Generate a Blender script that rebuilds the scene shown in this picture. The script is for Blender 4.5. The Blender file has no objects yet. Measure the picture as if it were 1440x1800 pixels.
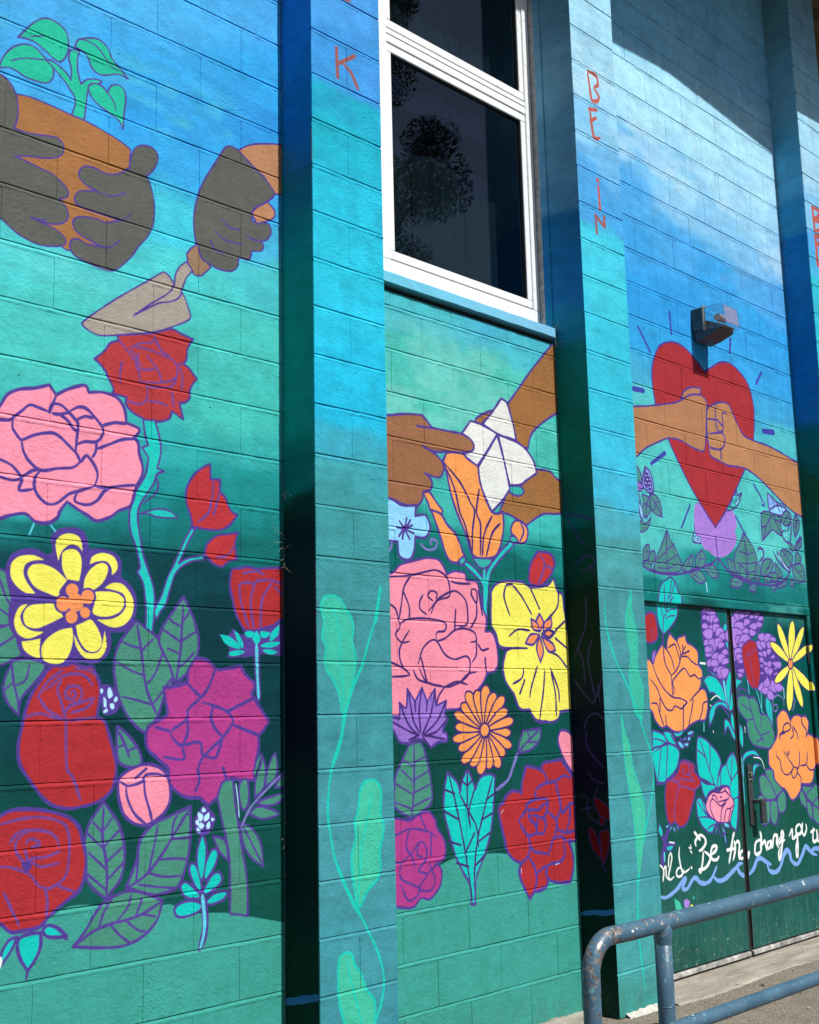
import bpy, bmesh, math, random
import numpy as np
from mathutils import Vector, Matrix

# ------------------------------------------------------------------ camera, sky, sun, exposure
scene = bpy.context.scene
COL = scene.collection
EYE = 1.41
cam_data = bpy.data.cameras.new('camera')
cam = bpy.data.objects.new('camera', cam_data)
COL.objects.link(cam)
fwd = Vector((0.698216602548507, 0.695227990612677, 0.17073844615164913))
rgt = Vector((0.7081897003542406, -0.7056568740916335, -0.022709565372230744))
up = Vector((-0.1046944326972122, -0.13677140459863718, 0.9850546475431324))
m = Matrix((rgt, up, -fwd)).transposed().to_4x4()
m.translation = Vector((0.0, -3.6605, EYE))
cam.matrix_world = m
cam_data.sensor_fit = 'VERTICAL'
cam_data.sensor_height = 36.0
cam_data.lens = 2077.594 / 1800.0 * 36.0
cam_data.clip_start = 0.05
cam_data.clip_end = 2000.0
scene.camera = cam

SUN = Vector((0.10, -1.0, 1.25)).normalized()
world = bpy.data.worlds.new('World')
scene.world = world
world.use_nodes = True
wn = world.node_tree
wn.nodes.clear()
sky = wn.nodes.new('ShaderNodeTexSky')
sky.sky_type = 'NISHITA'
sky.sun_disc = False
sky.sun_elevation = math.asin(SUN.z)
sky.sun_rotation = math.atan2(SUN.x, SUN.y)
bgn = wn.nodes.new('ShaderNodeBackground')
bgn.inputs['Strength'].default_value = 0.062
wo = wn.nodes.new('ShaderNodeOutputWorld')
wn.links.new(sky.outputs[0], bgn.inputs[0])
wn.links.new(bgn.outputs[0], wo.inputs[0])
sun_data = bpy.data.lights.new('sun', 'SUN')
sun_data.energy = 5.0
sun_data.angle = math.radians(0.5)
sun_data.color = (1.0, 0.982, 0.955)
sun = bpy.data.objects.new('sun', sun_data)
COL.objects.link(sun)
sun.rotation_euler = SUN.to_track_quat('Z', 'Y').to_euler()
scene.view_settings.view_transform = 'Standard'
scene.view_settings.look = 'None'
scene.view_settings.exposure = 0.30
scene.view_settings.gamma = 1.0
scene.view_settings.use_curve_mapping = False
random.seed(7)
rng = np.random.default_rng(7)

# ------------------------------------------------------------------ paint on the walls: colours and outlines in mm on each face (along, up)
PALETTE = {'pu': '#523C92', 'pd': '#3F2A70', 'pr': '#70448F', 'lv': '#7C74C0', 'plant': '#22BE9C', 'leaf': '#478C78', 'leafd': '#3E8C74', 'vine': '#4A8A86', 'teal': '#10C6BC', 'tstem': '#1EC4BA', 'tl': '#5CCBE0', 'pot': '#A47043', 'glove': '#5E605A', 'skin': '#BB8560', 'handle': '#96785E', 'trowel': '#A59B91', 'rose': '#B23A3D', 'red': '#AC2E33', 'redr': '#A82D33', 'bud': '#B83439', 'mag': '#B03C88', 'pink': '#F996AE', 'pinkm': '#F490A6', 'yel': '#F2EA62', 'org': '#F2935A', 'orgr': '#F29C58', 'lb': '#8FD2F8', 'lbw': '#B4E4FF', 'lot': '#946FC8', 'lav': '#A87DD6', 'heart': '#A93037', 'skl': '#B27D58', 'skr': '#B9845C', 'arm': '#9C6B3E', 'hand': '#9A694A', 'paper': '#E6E7E2', 'hill': '#3D9D90', 'white': '#F2F4F2', 'wave': '#7FA8EA', 'tick': '#3F45A8', 'pt': '#1AC6B4', 'pl': '#3DB9A0', 'pl2': '#44BE9F', 'kbr': '#9A5E5C', 'let': '#BE5F55', 'band': '#3D7FC4', 'dred': '#701A1C', 'pshade': '#453F86', 'gap': '#35AFA4'}
MURAL = '''
L|f|hill|0.0|pu|1285,811 1506,812 1688,775 1881,754 1975,793 2045,821 2109,821 2206,804 2393,781 2441,782 2507,754 2558,737 2670,725 2777,700 2992,643* 2983,-597* 1337,-72*
L|f|plant|6.1|pu|1766,3815* 1786,3844 1822,3894 1867,3932 1913,3934 1950,3914 1960,3879 1960,3839 1945,3801 1926,3784 1902,3788 1871,3806 1832,3821 1802,3822
L|s|pu|5.2||1812,3836 1846,3852 1869,3865
L|f|plant|5.9|pu|1701,3669* 1710,3706 1737,3755 1780,3792 1825,3803 1860,3783 1891,3764 1905,3739 1901,3706 1879,3682 1844,3675 1799,3674 1754,3686 1718,3679
L|s|pu|5.1||1742,3713 1782,3739 1827,3756 1876,3770
L|f|plant|6.3|pu|1970,3851* 2007,3862* 1999,3823 2002,3777 2015,3731* 2042,3760 2079,3774 2100,3774 2087,3759 2055,3747 2044,3714 2039,3666 2031,3584* 1979,3589* 1992,3632 1994,3664 1976,3689 1943,3723 1876,3770* 1896,3776 1950,3757 1975,3731* 1975,3774 1964,3817
L|f|plant|6.4|pu|1987,3870* 2002,3904 2042,3927 2083,3938 2121,3921 2143,3882 2178,3855 2212,3828* 2170,3831 2128,3812 2095,3799 2062,3809 2044,3842 2027,3863*
L|s|pu|5.5||1987,3878 2002,3904 2034,3913 2076,3907 2109,3880 2135,3854 2169,3845
L|f|plant|6.5|pu|2046,3731 2071,3755 2104,3754 2125,3739* 2141,3772 2170,3787 2196,3777 2204,3743 2198,3685 2195,3615* 2174,3644 2140,3659 2090,3676 2060,3697
L|s|pu|5.6||2125,3739 2151,3715 2164,3680
L|f|pot|6.1|pu|1650,3579 1707,3589 1765,3597 1817,3605 1893,3603 1979,3596 2035,3593 2108,3581 2175,3565 2227,3546* 2224,3470* 2255,3400 2257,3282 2184,3183 2119,3127 2040,3096 1963,3080 1869,3167 1762,3281 1647,3315*
L|f|glove|6.4|pu|2224,3470* 2178,3431 2129,3416 2080,3422 2039,3415 2018,3388 2021,3364 2049,3343 2098,3334* 2058,3326 2018,3310 2003,3283 2008,3261 2044,3253 2100,3251 2191,3251* 2133,3226 2085,3227 2029,3217 2002,3199 1999,3176 2011,3157 2047,3141 2119,3127* 2055,3120 2023,3130 1996,3119 1989,3094 2006,3065 2057,3051 2105,3044 2154,3044 2186,3062 2239,3120 2268,3168 2306,3217 2331,3272 2336,3338 2332,3384 2315,3435 2299,3461* 2327,3492 2346,3534 2344,3570 2313,3586 2269,3575 2244,3552 2231,3520
L|s|pu|5.4||2057,3342 2106,3332 2155,3335 2213,3367
L|s|pu|5.5||2182,3246 2215,3266 2236,3292
L|s|pu|5.4||2079,3123 2128,3127 2160,3142 2192,3174
L|f|glove|5.9|pu|1661,3650* 1697,3649 1719,3646 1749,3624 1769,3587 1776,3537 1772,3491 1762,3467* 1807,3466 1859,3475 1904,3485 1935,3485 1955,3461 1945,3427 1914,3405 1862,3389 1817,3379 1772,3365* 1810,3359 1863,3351 1916,3342 1955,3321 1976,3297 1969,3272 1942,3260* 1966,3241 1978,3215 1975,3191 1952,3168 1907,3155 1836,3158* 1877,3151 1930,3141 1965,3121 1971,3097 1940,3079* 1872,3066 1798,3081 1747,3110 1717,3130 1659,3176*
L|s|pu|5.0||1836,3158 1869,3159 1899,3167
L|f|skin|7.7|pu|2729,3712* 2784,3754 2866,3789 3005,3831* 3003,3605* 2918,3579* 2866,3637 2804,3669
L|f|glove|7.4|pu|2654,3688* 2674,3712 2704,3718 2734,3711 2794,3675 2856,3642 2908,3597 2918,3579 2897,3550 2814,3486 2804,3461 2804,3427 2855,3437 2891,3435 2899,3402 2876,3366 2850,3354* 2860,3331 2845,3308 2799,3297* 2794,3270 2779,3253 2735,3249 2730,3214 2696,3183 2647,3176 2605,3181 2562,3195 2534,3241 2519,3294 2516,3367 2532,3446 2559,3521 2606,3604 2635,3656
L|f|skin|7.6|pu|2799,3460* 2825,3493 2881,3535* 2918,3504 2912,3472 2871,3445 2825,3422*
L|s|pu|6.3||2646,3393 2685,3367 2744,3371
L|s|pu|6.2||2616,3334 2656,3308 2715,3309 2754,3310
L|s|pu|6.1||2594,3287 2618,3256 2666,3244
L|s|pu|6.4||2850,3354 2814,3348 2774,3354
L|f|handle|7.0|pu|2484,3199* 2506,3229 2534,3253* 2553,3200 2581,3188 2598,3173* 2554,3127* 2521,3123 2493,3156
L|f|trowel|6.5|pu|2378,3098* 2400,3092 2431,3060* 2463,3040* 2477,3020 2505,2955 2496,2933 2420,2888 2342,2851 2275,2829 2192,2806 2112,2789 2064,2801 2044,2815 2055,2832 2109,2882 2189,2950 2313,3046
L|f|trowel|6.8|pu|2484,3166* 2512,3137* 2485,3102 2467,3057 2456,3019 2419,2990 2358,2967 2256,2897* 2323,2955 2401,3017 2427,3055 2435,3105 2457,3143
L|f|rose|9.2|pu|2188,2805* 2225,2816 2342,2849 2420,2880 2465,2870 2517,2861* 2493,2817 2489,2777 2475,2755* 2502,2741 2521,2721 2537,2707* 2508,2664 2504,2624 2482,2603* 2459,2597* 2476,2536* 2425,2560* 2416,2532 2391,2517 2335,2504 2297,2513 2255,2528 2230,2553 2230,2579* 2173,2584* 2176,2603 2155,2636 2139,2666 2098,2698* 2137,2736 2160,2770 2193,2785*
L|s|pr|8.1||2188,2799 2218,2767 2251,2737 2277,2704 2286,2646
L|s|pr|8.3||2242,2765 2275,2791 2326,2807 2351,2819 2378,2786 2422,2764 2449,2730 2436,2689 2388,2665 2329,2654 2286,2649
L|s|pr|8.2||2242,2765 2268,2740 2269,2703 2277,2693 2328,2703 2362,2717
L|s|pr|8.2||2276,2757 2277,2727 2294,2707
L|s|pr|8.3||2250,2778 2309,2779 2361,2774 2413,2762
L|s|pr|8.3||2314,2757 2331,2738 2362,2709 2380,2663
L|s|pr|8.4||2343,2840 2360,2805 2378,2782
L|s|pr|8.0||2210,2713 2203,2667 2204,2630
L|s|pr|8.2||2316,2636 2317,2591 2288,2563 2238,2566
L|s|pr|8.4||2312,2635 2363,2641 2423,2656 2449,2707
L|s|pr|8.3||2321,2580 2364,2584 2407,2576
L|s|pr|8.6||2458,2740 2472,2696 2468,2649
L|s|pr|8.6||2449,2746 2475,2755
L|s|pr|8.5||2424,2633 2433,2581
L|s|pu|7.2||2351,2305 2369,2278 2361,2240 2311,2197
L|f|tstem|8.0|pu|2302,2507* 2352,2512* 2366,2471 2379,2421 2376,2375 2364,2333* 2394,2325* 2364,2310 2352,2276 2323,2235 2299,2196 2287,2166 2288,2118 2299,2061 2308,2019 2332,1956 2354,1900 2363,1843 2361,1793* 2353,1728* 2324,1742* 2327,1792 2322,1856 2313,1905 2287,1946* 2299,1961 2282,2031 2256,2093 2251,2157 2258,2177 2263,2207 2286,2253 2314,2300 2327,2368* 2299,2402* 2324,2413* 2311,2455
L|f|tstem|7.3|pu|2364,1790* 2360,1808 2392,1867 2416,1933 2441,1979 2466,2032 2488,2078 2518,2127* 2533,2120* 2501,2065 2480,2022 2463,1986* 2502,2009 2572,2026* 2577,2011* 2519,1999 2472,1973 2446,1942 2430,1898 2409,1832 2389,1809 2370,1776*
L|f|tstem|6.3|pu|2287,2153* 2320,2165 2370,2181 2421,2179 2456,2157* 2413,2153 2362,2151 2329,2160
L|f|bud|9.6|pu|2601,2382* 2604,2322* 2648,2326* 2648,2281 2671,2261 2699,2210 2730,2197* 2690,2150 2644,2129 2580,2126 2522,2130* 2513,2170 2495,2218 2494,2271 2525,2327 2569,2364
L|s|pr|9.6||2615,2316 2614,2270 2598,2199 2580,2177 2544,2147
L|s|pr|9.7||2645,2281 2634,2234 2616,2181
L|f|bud|8.7|pu|2733,2127* 2719,2083 2728,2023* 2691,2012 2659,1987* 2617,1999 2577,2030* 2590,2072 2635,2107 2681,2117
L|s|pr|8.7||2626,2022 2681,2033 2719,2080
L|f|pink|12.3|pu|1711,2409 1743,2455 1756,2474 1776,2509 1818,2534 1875,2549 1926,2570* 1953,2537* 1964,2546 2001,2569 2062,2593 2078,2570* 2133,2580 2189,2572 2222,2537 2232,2483* 2273,2475 2288,2463 2266,2432* 2283,2414 2287,2378 2301,2335 2301,2299 2277,2255* 2270,2222 2254,2180 2206,2156 2175,2132 2121,2112 2082,2129 2051,2143* 2005,2167* 1980,2133 1970,2107 1934,2086 1890,2087 1854,2109 1805,2100 1751,2081 1703,2099*
L|s|pu|11.6||1953,2537 1942,2507 1929,2473 1939,2503 1972,2505 2003,2485 2023,2467 2039,2449 2036,2391 2034,2349 2046,2322
L|s|pu|11.9||2007,2490 2041,2510 2072,2508 2103,2484 2136,2450 2136,2425 2114,2396 2067,2389 2037,2374
L|s|pu|11.9||2034,2462 2065,2480 2096,2479
L|s|pu|11.1||1738,2414 1786,2422 1800,2434 1827,2459 1855,2485 1884,2483 1929,2473
L|s|pu|11.5||1797,2423 1798,2396 1816,2372 1831,2360 1880,2385 1938,2401 1968,2394 2007,2366 2042,2336 2054,2316 2076,2340 2108,2309 2121,2275 2110,2235
L|s|pu|11.4||1831,2360 1840,2321 1862,2290 1906,2265 1964,2279 2024,2291 2054,2316
L|s|pu|11.3||1906,2265 1885,2238 1883,2204 1898,2175 1932,2152 1968,2159 2012,2195 2049,2210 2110,2235
L|s|pu|11.0||1743,2287 1799,2268 1835,2235 1846,2240 1877,2261 1906,2265
L|s|pu|11.0||1745,2227 1801,2217 1836,2225 1829,2187 1880,2197
L|s|pu|11.7||1966,2472 1996,2456 2020,2431 2036,2420
L|s|pu|12.3||2136,2458 2183,2476 2232,2480
L|s|pu|12.0||2114,2392 2111,2360 2099,2337
L|s|pu|12.2||2114,2369 2161,2392 2217,2419 2274,2431
L|s|pu|12.1||2110,2235 2157,2234 2204,2246 2277,2259
L|s|pu|11.8||2042,2202 2035,2173 2081,2165 2119,2183 2149,2222 2181,2240
L|s|pu|11.6||1940,2471 1966,2471 2003,2482 2023,2471
L|f|leaf|8.4|pu|1730,1917 1764,1919 1799,1905 1828,1868 1844,1810 1832,1757 1812,1731 1737,1740*
L|s|pu|8.4||1772,1884 1795,1827 1817,1795
L|s|pu|6.6||1762,1793 1804,1769
L|f|leaf|8.3|pu|1738,1715* 1778,1726 1819,1737 1854,1713 1870,1668 1850,1635 1823,1622 1796,1608 1743,1601*
L|s|pu|8.3||1767,1659 1807,1685 1840,1706
L|f|leaf|8.4|pu|1830,1622* 1804,1570 1798,1526 1815,1482 1853,1445* 1858,1494 1895,1539 1929,1578 1938,1611 1885,1626
L|s|pu|8.3||1823,1609 1833,1545 1848,1494 1853,1450
L|s|pu|6.6||1832,1551 1803,1526
L|s|pu|6.7||1836,1539 1873,1558 1885,1610
L|f|red|11.8|pu|1950,1591* 1985,1611 2043,1615 2088,1603 2118,1603 2142,1560 2151,1526 2148,1486 2138,1432* 2169,1418 2193,1358 2210,1304 2218,1260 2215,1226 2197,1181 2152,1151 2093,1139 2035,1136 1978,1153 1935,1190 1898,1236 1870,1275 1858,1305 1856,1355 1865,1399 1877,1462 1896,1513 1923,1552
L|s|pr|10.4||2032,1506 2046,1523 2057,1513 2047,1496 2025,1496 2017,1516 2031,1536 2068,1536 2079,1513 2069,1490 2033,1477
L|s|pr|10.3||1924,1500 1954,1461 2019,1428 2071,1427 2130,1432
L|s|pr|10.3||1945,1526 1973,1546 1994,1565 2037,1579 2089,1573 2120,1539
L|s|pr|10.3||2001,1559 1988,1526 2003,1487 2019,1434
L|s|pr|10.3||2023,1428 2031,1268 2054,1235 2085,1159
L|s|pr|10.1||1871,1437 1926,1449 1976,1435 2020,1425
L|s|pr|10.4||2019,1434 2029,1467 2084,1486 2129,1499
L|s|pr|10.5||2041,1450 2092,1463 2125,1489
L|s|pr|10.2||1917,1500 1951,1552 2007,1592
L|s|pr|10.6||2051,1599 2103,1593 2134,1573
L|f|pu|0.0|pu|2147,1536 2189,1541 2226,1499 2216,1451 2168,1441 2153,1486
L|f|lbw|0.0|pu|2148,1523* 2154,1531 2162,1523 2156,1511*
L|f|lbw|0.0|pu|2178,1523* 2183,1535 2193,1526 2199,1506 2184,1496 2178,1509
L|f|lbw|0.0|pu|2205,1495 2214,1504 2219,1493 2212,1484 2204,1485
L|f|lbw|0.0|pu|2163,1502* 2174,1492 2175,1465* 2165,1469
L|f|lbw|0.0|pu|2189,1479* 2202,1479 2206,1465 2197,1458 2189,1469
L|f|lbw|0.0|pu|2164,1455 2179,1462 2179,1450 2164,1447
L|f|pu|4.9|pu|1959,1990 1950,2037 1978,2067 2038,2078 2076,2062 2093,2008* 2146,2013 2202,2000 2222,1970 2219,1920* 2260,1894 2285,1846 2278,1776 2247,1736 2181,1724* 2186,1676 2163,1634 2118,1617 2058,1622 2021,1605 1956,1604 1920,1623 1871,1632 1846,1661 1837,1693* 1812,1731 1807,1782 1816,1821* 1804,1860 1792,1911 1804,1958 1837,1984 1894,1992 1937,1975*
L|f|yel|0.0|pu|1969,1998 1968,2025 1986,2048 2019,2058 2053,2050 2065,2027 2068,1999* 2054,2015 2024,2020 1999,2004 1985,1982 1979,1959*
L|f|yel|0.0|pu|1992,1966 1995,1990 2021,2004 2047,2001 2064,1978 2066,1937 2058,1896* 2013,1899* 1996,1932
L|f|yel|0.0|pu|2098,1957* 2108,1985 2147,2001 2190,1992 2208,1965 2203,1940 2186,1925* 2183,1953 2163,1972 2132,1971
L|f|yel|0.0|pu|2077,1866* 2080,1904 2102,1940 2140,1965 2167,1958 2168,1931 2149,1895 2112,1868
L|f|yel|0.0|pu|2158,1878* 2188,1897 2228,1896 2261,1866 2275,1832 2266,1782 2231,1749 2184,1743 2129,1766* 2191,1772 2230,1795 2245,1830 2229,1864
L|f|yel|0.0|pu|2116,1858 2158,1866 2205,1863 2235,1844 2230,1809 2199,1786 2152,1777 2114,1789 2120,1824
L|f|yel|0.0|pu|2044,1712* 2053,1672 2080,1639 2110,1630 2148,1637 2170,1675 2161,1730* 2154,1688 2140,1658 2110,1650 2079,1660
L|f|yel|0.0|pu|2051,1743* 2077,1754 2107,1765 2138,1729 2151,1688 2136,1661 2106,1655 2079,1673 2059,1706
L|f|yel|0.0|pu|2036,1735* 1989,1724 1946,1696 1927,1663 1934,1627 1967,1612 2006,1618 2031,1652 2041,1699
L|f|yel|0.0|pu|1855,1683* 1890,1688 1921,1695* 1919,1656 1920,1631 1888,1639 1863,1658
L|f|yel|0.0|pu|1872,1808* 1844,1797 1828,1763 1829,1731 1847,1703 1883,1694 1935,1717* 1889,1720 1857,1739 1848,1771
L|f|yel|0.0|pu|1859,1778 1879,1802 1921,1810 1972,1810 2002,1771* 1959,1749 1910,1729 1874,1733 1860,1752
L|f|yel|0.0|pu|1927,1959* 1887,1972 1838,1964 1811,1939 1809,1899 1828,1868 1863,1845 1899,1844* 1869,1877 1854,1909 1860,1939 1888,1954
L|f|yel|0.0|pu|1868,1916 1885,1939 1924,1944 1968,1930 2013,1896* 1985,1857 1985,1837 1941,1848 1898,1865 1876,1891
L|f|org|8.1|pu|2060,1865 2055,1849 2042,1838 2025,1837 2011,1846 2005,1862 2010,1878 2023,1889 2040,1890 2054,1881
L|f|org|8.3|pu|2122,1845 2117,1827 2103,1816 2085,1815 2070,1825 2064,1841 2069,1859 2084,1870 2101,1871 2116,1861
L|f|org|8.2|pu|2107,1789 2103,1775 2091,1766 2077,1766 2065,1774 2060,1787 2064,1801 2075,1810 2090,1810 2102,1802
L|f|org|8.1|pu|2060,1773 2055,1757 2042,1747 2025,1747 2012,1756 2006,1771 2011,1787 2024,1797 2040,1798 2054,1789
L|f|org|8.0|pu|2030,1816 2025,1798 2011,1787 1992,1786 1977,1796 1971,1813 1976,1831 1991,1842 2009,1843 2024,1833
L|f|org|0.0|pu|2078,1823 2072,1804 2057,1792 2037,1792 2022,1802 2015,1820 2021,1838 2036,1851 2055,1852 2071,1841
L|s|tl|7.1||1885,2077 1871,2042
L|s|tl|7.3||1947,2079 1964,2061
L|f|leaf|10.4|pu|2287,1769* 2328,1743 2378,1709 2420,1653 2442,1597 2439,1547 2406,1498 2386,1439* 2334,1374* 2294,1399 2253,1444 2221,1505 2203,1580 2206,1649 2232,1704
L|s|pu|10.4||2291,1755 2309,1665 2331,1540 2357,1477 2382,1435
L|s|pu|8.2||2309,1672 2272,1678 2232,1694
L|s|pu|8.4||2313,1665 2345,1694 2361,1708
L|s|pu|8.2||2327,1574 2266,1595 2206,1625
L|s|pu|8.4||2331,1540 2371,1589 2399,1660
L|s|pu|8.2||2353,1474 2292,1491 2232,1502
L|s|pu|8.4||2361,1474 2406,1526 2438,1568
L|f|leaf|10.9|pu|2486,1865* 2512,1822 2535,1772 2553,1714 2549,1656 2515,1597 2456,1547* 2429,1611 2404,1653 2382,1702 2402,1759 2444,1812
L|s|pu|10.9||2486,1835 2479,1741 2475,1669 2456,1547
L|s|pu|8.7||2477,1755 2444,1768 2418,1789
L|s|pu|8.8||2480,1770 2517,1815
L|s|pu|8.6||2479,1697 2428,1725 2394,1745
L|s|pu|8.8||2483,1705 2548,1743
L|s|pu|8.6||2475,1654 2420,1674
L|s|pu|8.7||2463,1604 2497,1626 2536,1663
L|f|mag|12.9|pu|2540,1641* 2593,1635 2629,1606 2647,1599* 2748,1615* 2776,1578 2814,1548 2799,1511* 2833,1466 2871,1420 2882,1405* 2851,1368 2832,1354* 2832,1302 2813,1232 2813,1189* 2767,1187* 2703,1201* 2659,1147 2602,1108* 2562,1139* 2511,1142 2469,1162 2435,1195 2426,1250 2409,1262* 2376,1291 2343,1319 2334,1367 2350,1401 2407,1428* 2423,1442 2414,1484 2405,1533* 2464,1540 2507,1554* 2510,1597
L|s|pu|12.1||2568,1497 2603,1540 2629,1599
L|s|pu|11.8||2568,1497 2524,1533 2502,1553
L|s|pu|11.7||2568,1497 2512,1455 2504,1419 2441,1382
L|s|pu|11.9||2433,1379 2450,1350 2484,1328 2561,1336 2578,1290 2631,1324 2666,1351 2712,1408 2684,1445 2621,1468 2572,1479
L|s|pu|11.7||2508,1419 2509,1370 2492,1335
L|s|pu|12.1||2621,1464 2613,1417 2640,1374 2666,1351
L|s|pu|12.5||2684,1445 2814,1496
L|s|pu|12.5||2716,1394 2832,1354
L|s|pu|11.9||2666,1351 2649,1309 2631,1277 2579,1283 2557,1244
L|s|pu|11.5||2484,1325 2493,1279 2409,1289
L|s|pu|11.7||2553,1244 2562,1202 2545,1161
L|s|pu|12.1||2667,1239 2685,1195
L|s|pu|11.4||2433,1379 2375,1394
L|f|red|10.9|pu|2705,1979 2738,1989 2785,1998 2823,1991* 2872,1999 2992,2011* 2991,1837 2921,1787 2891,1757 2766,1751* 2729,1802 2710,1862 2696,1921
L|s|pr|11.0||2733,1924 2776,1938 2814,1933 2823,1945 2892,1953 2961,1938
L|s|pr|10.8||2742,1924 2747,1864 2785,1766
L|s|pr|10.9||2814,1929 2795,1866 2809,1760
L|s|pr|11.1||2901,1942 2852,1877 2842,1761
L|s|pr|11.3||2916,1927 2961,1890
L|s|pr|11.0||2757,1971 2823,1983 2862,1971
L|s|pu|27.6||2823,1722 2826,1601 2834,1488
L|f|pu|0.0|pu|2642,1735* 2683,1729 2710,1756* 2757,1735 2823,1760 2940,1788* 3000,1727 2940,1656* 2852,1662 2776,1649 2683,1647* 2692,1681
L|f|teal|0.0|pu|2651,1732* 2692,1726 2729,1704 2748,1682 2720,1682 2674,1699
L|f|teal|0.0|pu|2715,1749* 2738,1735 2757,1705 2757,1683 2734,1704
L|f|teal|0.0|pu|2692,1666* 2729,1674 2766,1671 2738,1656 2697,1653
L|f|teal|0.0|pu|2766,1743 2795,1750 2814,1741 2799,1725 2776,1727
L|f|teal|0.0|pu|2823,1753* 2842,1723 2823,1699 2804,1722
L|f|teal|0.0|pu|2842,1749 2871,1750 2891,1743 2871,1727 2847,1727
L|f|teal|0.0|pu|2935,1780* 2930,1741 2891,1713 2896,1747
L|f|teal|0.0|pu|2842,1692 2881,1709 2940,1710 2901,1690
L|f|teal|0.0|pu|2852,1677 2891,1682 2925,1671 2891,1661
L|s|tl|12.8||2823,1699 2826,1601 2833,1492
L|f|leaf|10.1|pu|2219,1401* 2255,1376 2295,1334 2316,1293 2312,1266 2265,1261 2226,1283 2217,1337
L|s|pu|10.0||2223,1384 2248,1343 2268,1295
L|s|pu|8.0||2248,1336 2224,1330
L|s|pu|8.1||2264,1315 2295,1328
L|s|leaf|9.7||2813,1210 2842,1275 2851,1187
L|f|leaf|8.7|pu|2813,1123* 2819,1188 2842,1246 2846,1283* 2865,1230 2856,1157
L|f|leaf|8.8|pu|2865,1164* 2872,1215 2899,1273 2914,1284* 2923,1227 2908,1184
L|f|leaf|8.8|pu|2823,1104* 2879,1119 2986,1135 2918,1094 2860,1091
L|f|leaf|8.7|pu|2787,1065* 2832,1089 2908,1069 2927,1053 2851,1042
L|f|leaf|8.9|pu|2913,1154* 2937,1190 2986,1210 2986,1157*
L|f|leaf|9.5|pu|2744,1178 2776,1194 2787,1139 2781,1096 2756,1083 2741,1135
L|f|leaf|9.3|pu|2641,1134* 2659,1069 2686,968 2700,883 2701,717* 2781,700* 2777,833 2754,948 2726,1093 2712,1194* 2667,1189
L|f|leaf|8.2|pu|2624,998* 2668,984 2686,954 2691,905* 2651,943
L|f|leaf|8.5|pu|2744,1034* 2795,1016 2841,955 2855,867* 2804,901 2767,947
L|s|pu|8.5||2754,1026 2795,966 2846,882
L|s|lv|9.6||2751,1019 2795,1088 2870,1149 2957,1211
L|s|lbw|4.7||2726,1179 2735,1121 2742,1056
L|f|leaf|10.4|pu|2171,1150* 2199,1115 2230,1074 2251,1013 2256,947 2242,890 2212,855 2190,829* 2145,863 2114,904 2105,962 2104,1026 2117,1076 2146,1119
L|s|pu|10.5||2172,1130 2170,1033 2188,935 2190,832
L|s|pu|8.3||2170,1046 2135,1084
L|s|pu|8.4||2171,1052 2207,1095
L|s|pu|8.3||2175,994 2112,1051
L|s|pu|8.4||2175,1000 2231,1048
L|s|pu|8.3||2184,929 2119,986
L|s|pu|8.4||2184,948 2249,994
L|s|pu|8.4||2189,889 2252,941
L|s|pu|8.3||2190,857 2118,916
L|f|leaf|11.2|pu|2524,1110* 2445,1085 2364,1057 2317,1007 2303,943 2265,858* 2344,830 2392,821 2473,838 2506,902 2522,969 2525,1037
L|s|pu|11.1||2273,858 2343,892 2406,953 2454,1016 2516,1097
L|s|pu|8.8||2355,908 2373,982 2388,1055
L|s|pu|8.6||2304,874 2310,955
L|s|pu|9.0||2390,937 2455,936 2509,928
L|s|pu|8.9||2351,898 2415,878 2489,874
L|s|pu|8.8||2312,863 2392,846 2465,834
L|s|pu|9.1||2446,1003 2521,1002
L|s|pu|9.0||2446,1010 2454,1063 2470,1083
L|f|leaf|10.5|pu|2070,694* 2112,735 2147,786 2190,825 2273,845 2352,826 2410,798* 2393,742 2354,701 2300,677 2239,669 2149,679
L|s|pu|10.4||2073,693 2141,731 2207,747 2268,752 2329,763 2404,794
L|s|pu|8.3||2163,740 2184,794 2213,829
L|s|pu|8.5||2230,750 2274,796 2285,833
L|s|pu|8.6||2306,763 2329,815
L|s|pu|8.5||2268,748 2315,713 2350,703
L|s|pu|8.4||2207,744 2246,703 2289,672
L|s|pu|8.7||2329,763 2381,749
L|f|pinkm|11.9|pu|2227,1219 2257,1244 2304,1262 2352,1266 2401,1248 2427,1216 2437,1174 2436,1133 2412,1094 2372,1070 2336,1057* 2292,1069 2253,1098 2232,1146 2226,1186
L|s|pu|10.1||2231,1216 2266,1197 2321,1208 2337,1230 2385,1231 2422,1219
L|s|pu|10.0||2258,1194 2263,1157 2292,1102 2340,1062
L|s|pu|10.2||2329,1221 2334,1166 2355,1104 2364,1070
L|s|pu|10.2||2297,1222 2337,1251
L|f|red|12.8|pu|1743,1105 1795,1126 1841,1144 1908,1143 1978,1130 2043,1107 2081,1073 2096,1026 2109,974 2107,917 2086,869 2037,838 1982,801 1948,772 1881,767 1848,771 1814,799 1755,825*
L|s|pr|9.7||1776,1097 1869,1114 1951,1114 2022,1090 2045,1050 2047,980 2035,919 1993,892 1965,889 1937,905 1909,938 1847,966 1794,974
L|s|pr|9.7||1895,952 1887,977 1862,1010 1858,1041 1877,1064 1918,1076 1973,1065 2002,1041 2010,1015
L|s|pr|9.6||1838,1043 1863,1071 1904,1080
L|s|pr|9.7||1892,1035 1905,1049 1933,1041 1940,1028 1913,1024
L|s|pr|9.8||1881,966 1914,987 1962,988 2018,1002
L|s|pr|9.8||1914,978 1949,959 2012,965
L|s|pr|9.8||1965,889 1974,845 1971,803
L|s|pr|10.0||2014,890 2065,869
L|s|pr|9.4||1823,893 1852,836 1880,784
L|s|pr|9.7||1900,982 1892,1013
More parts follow.
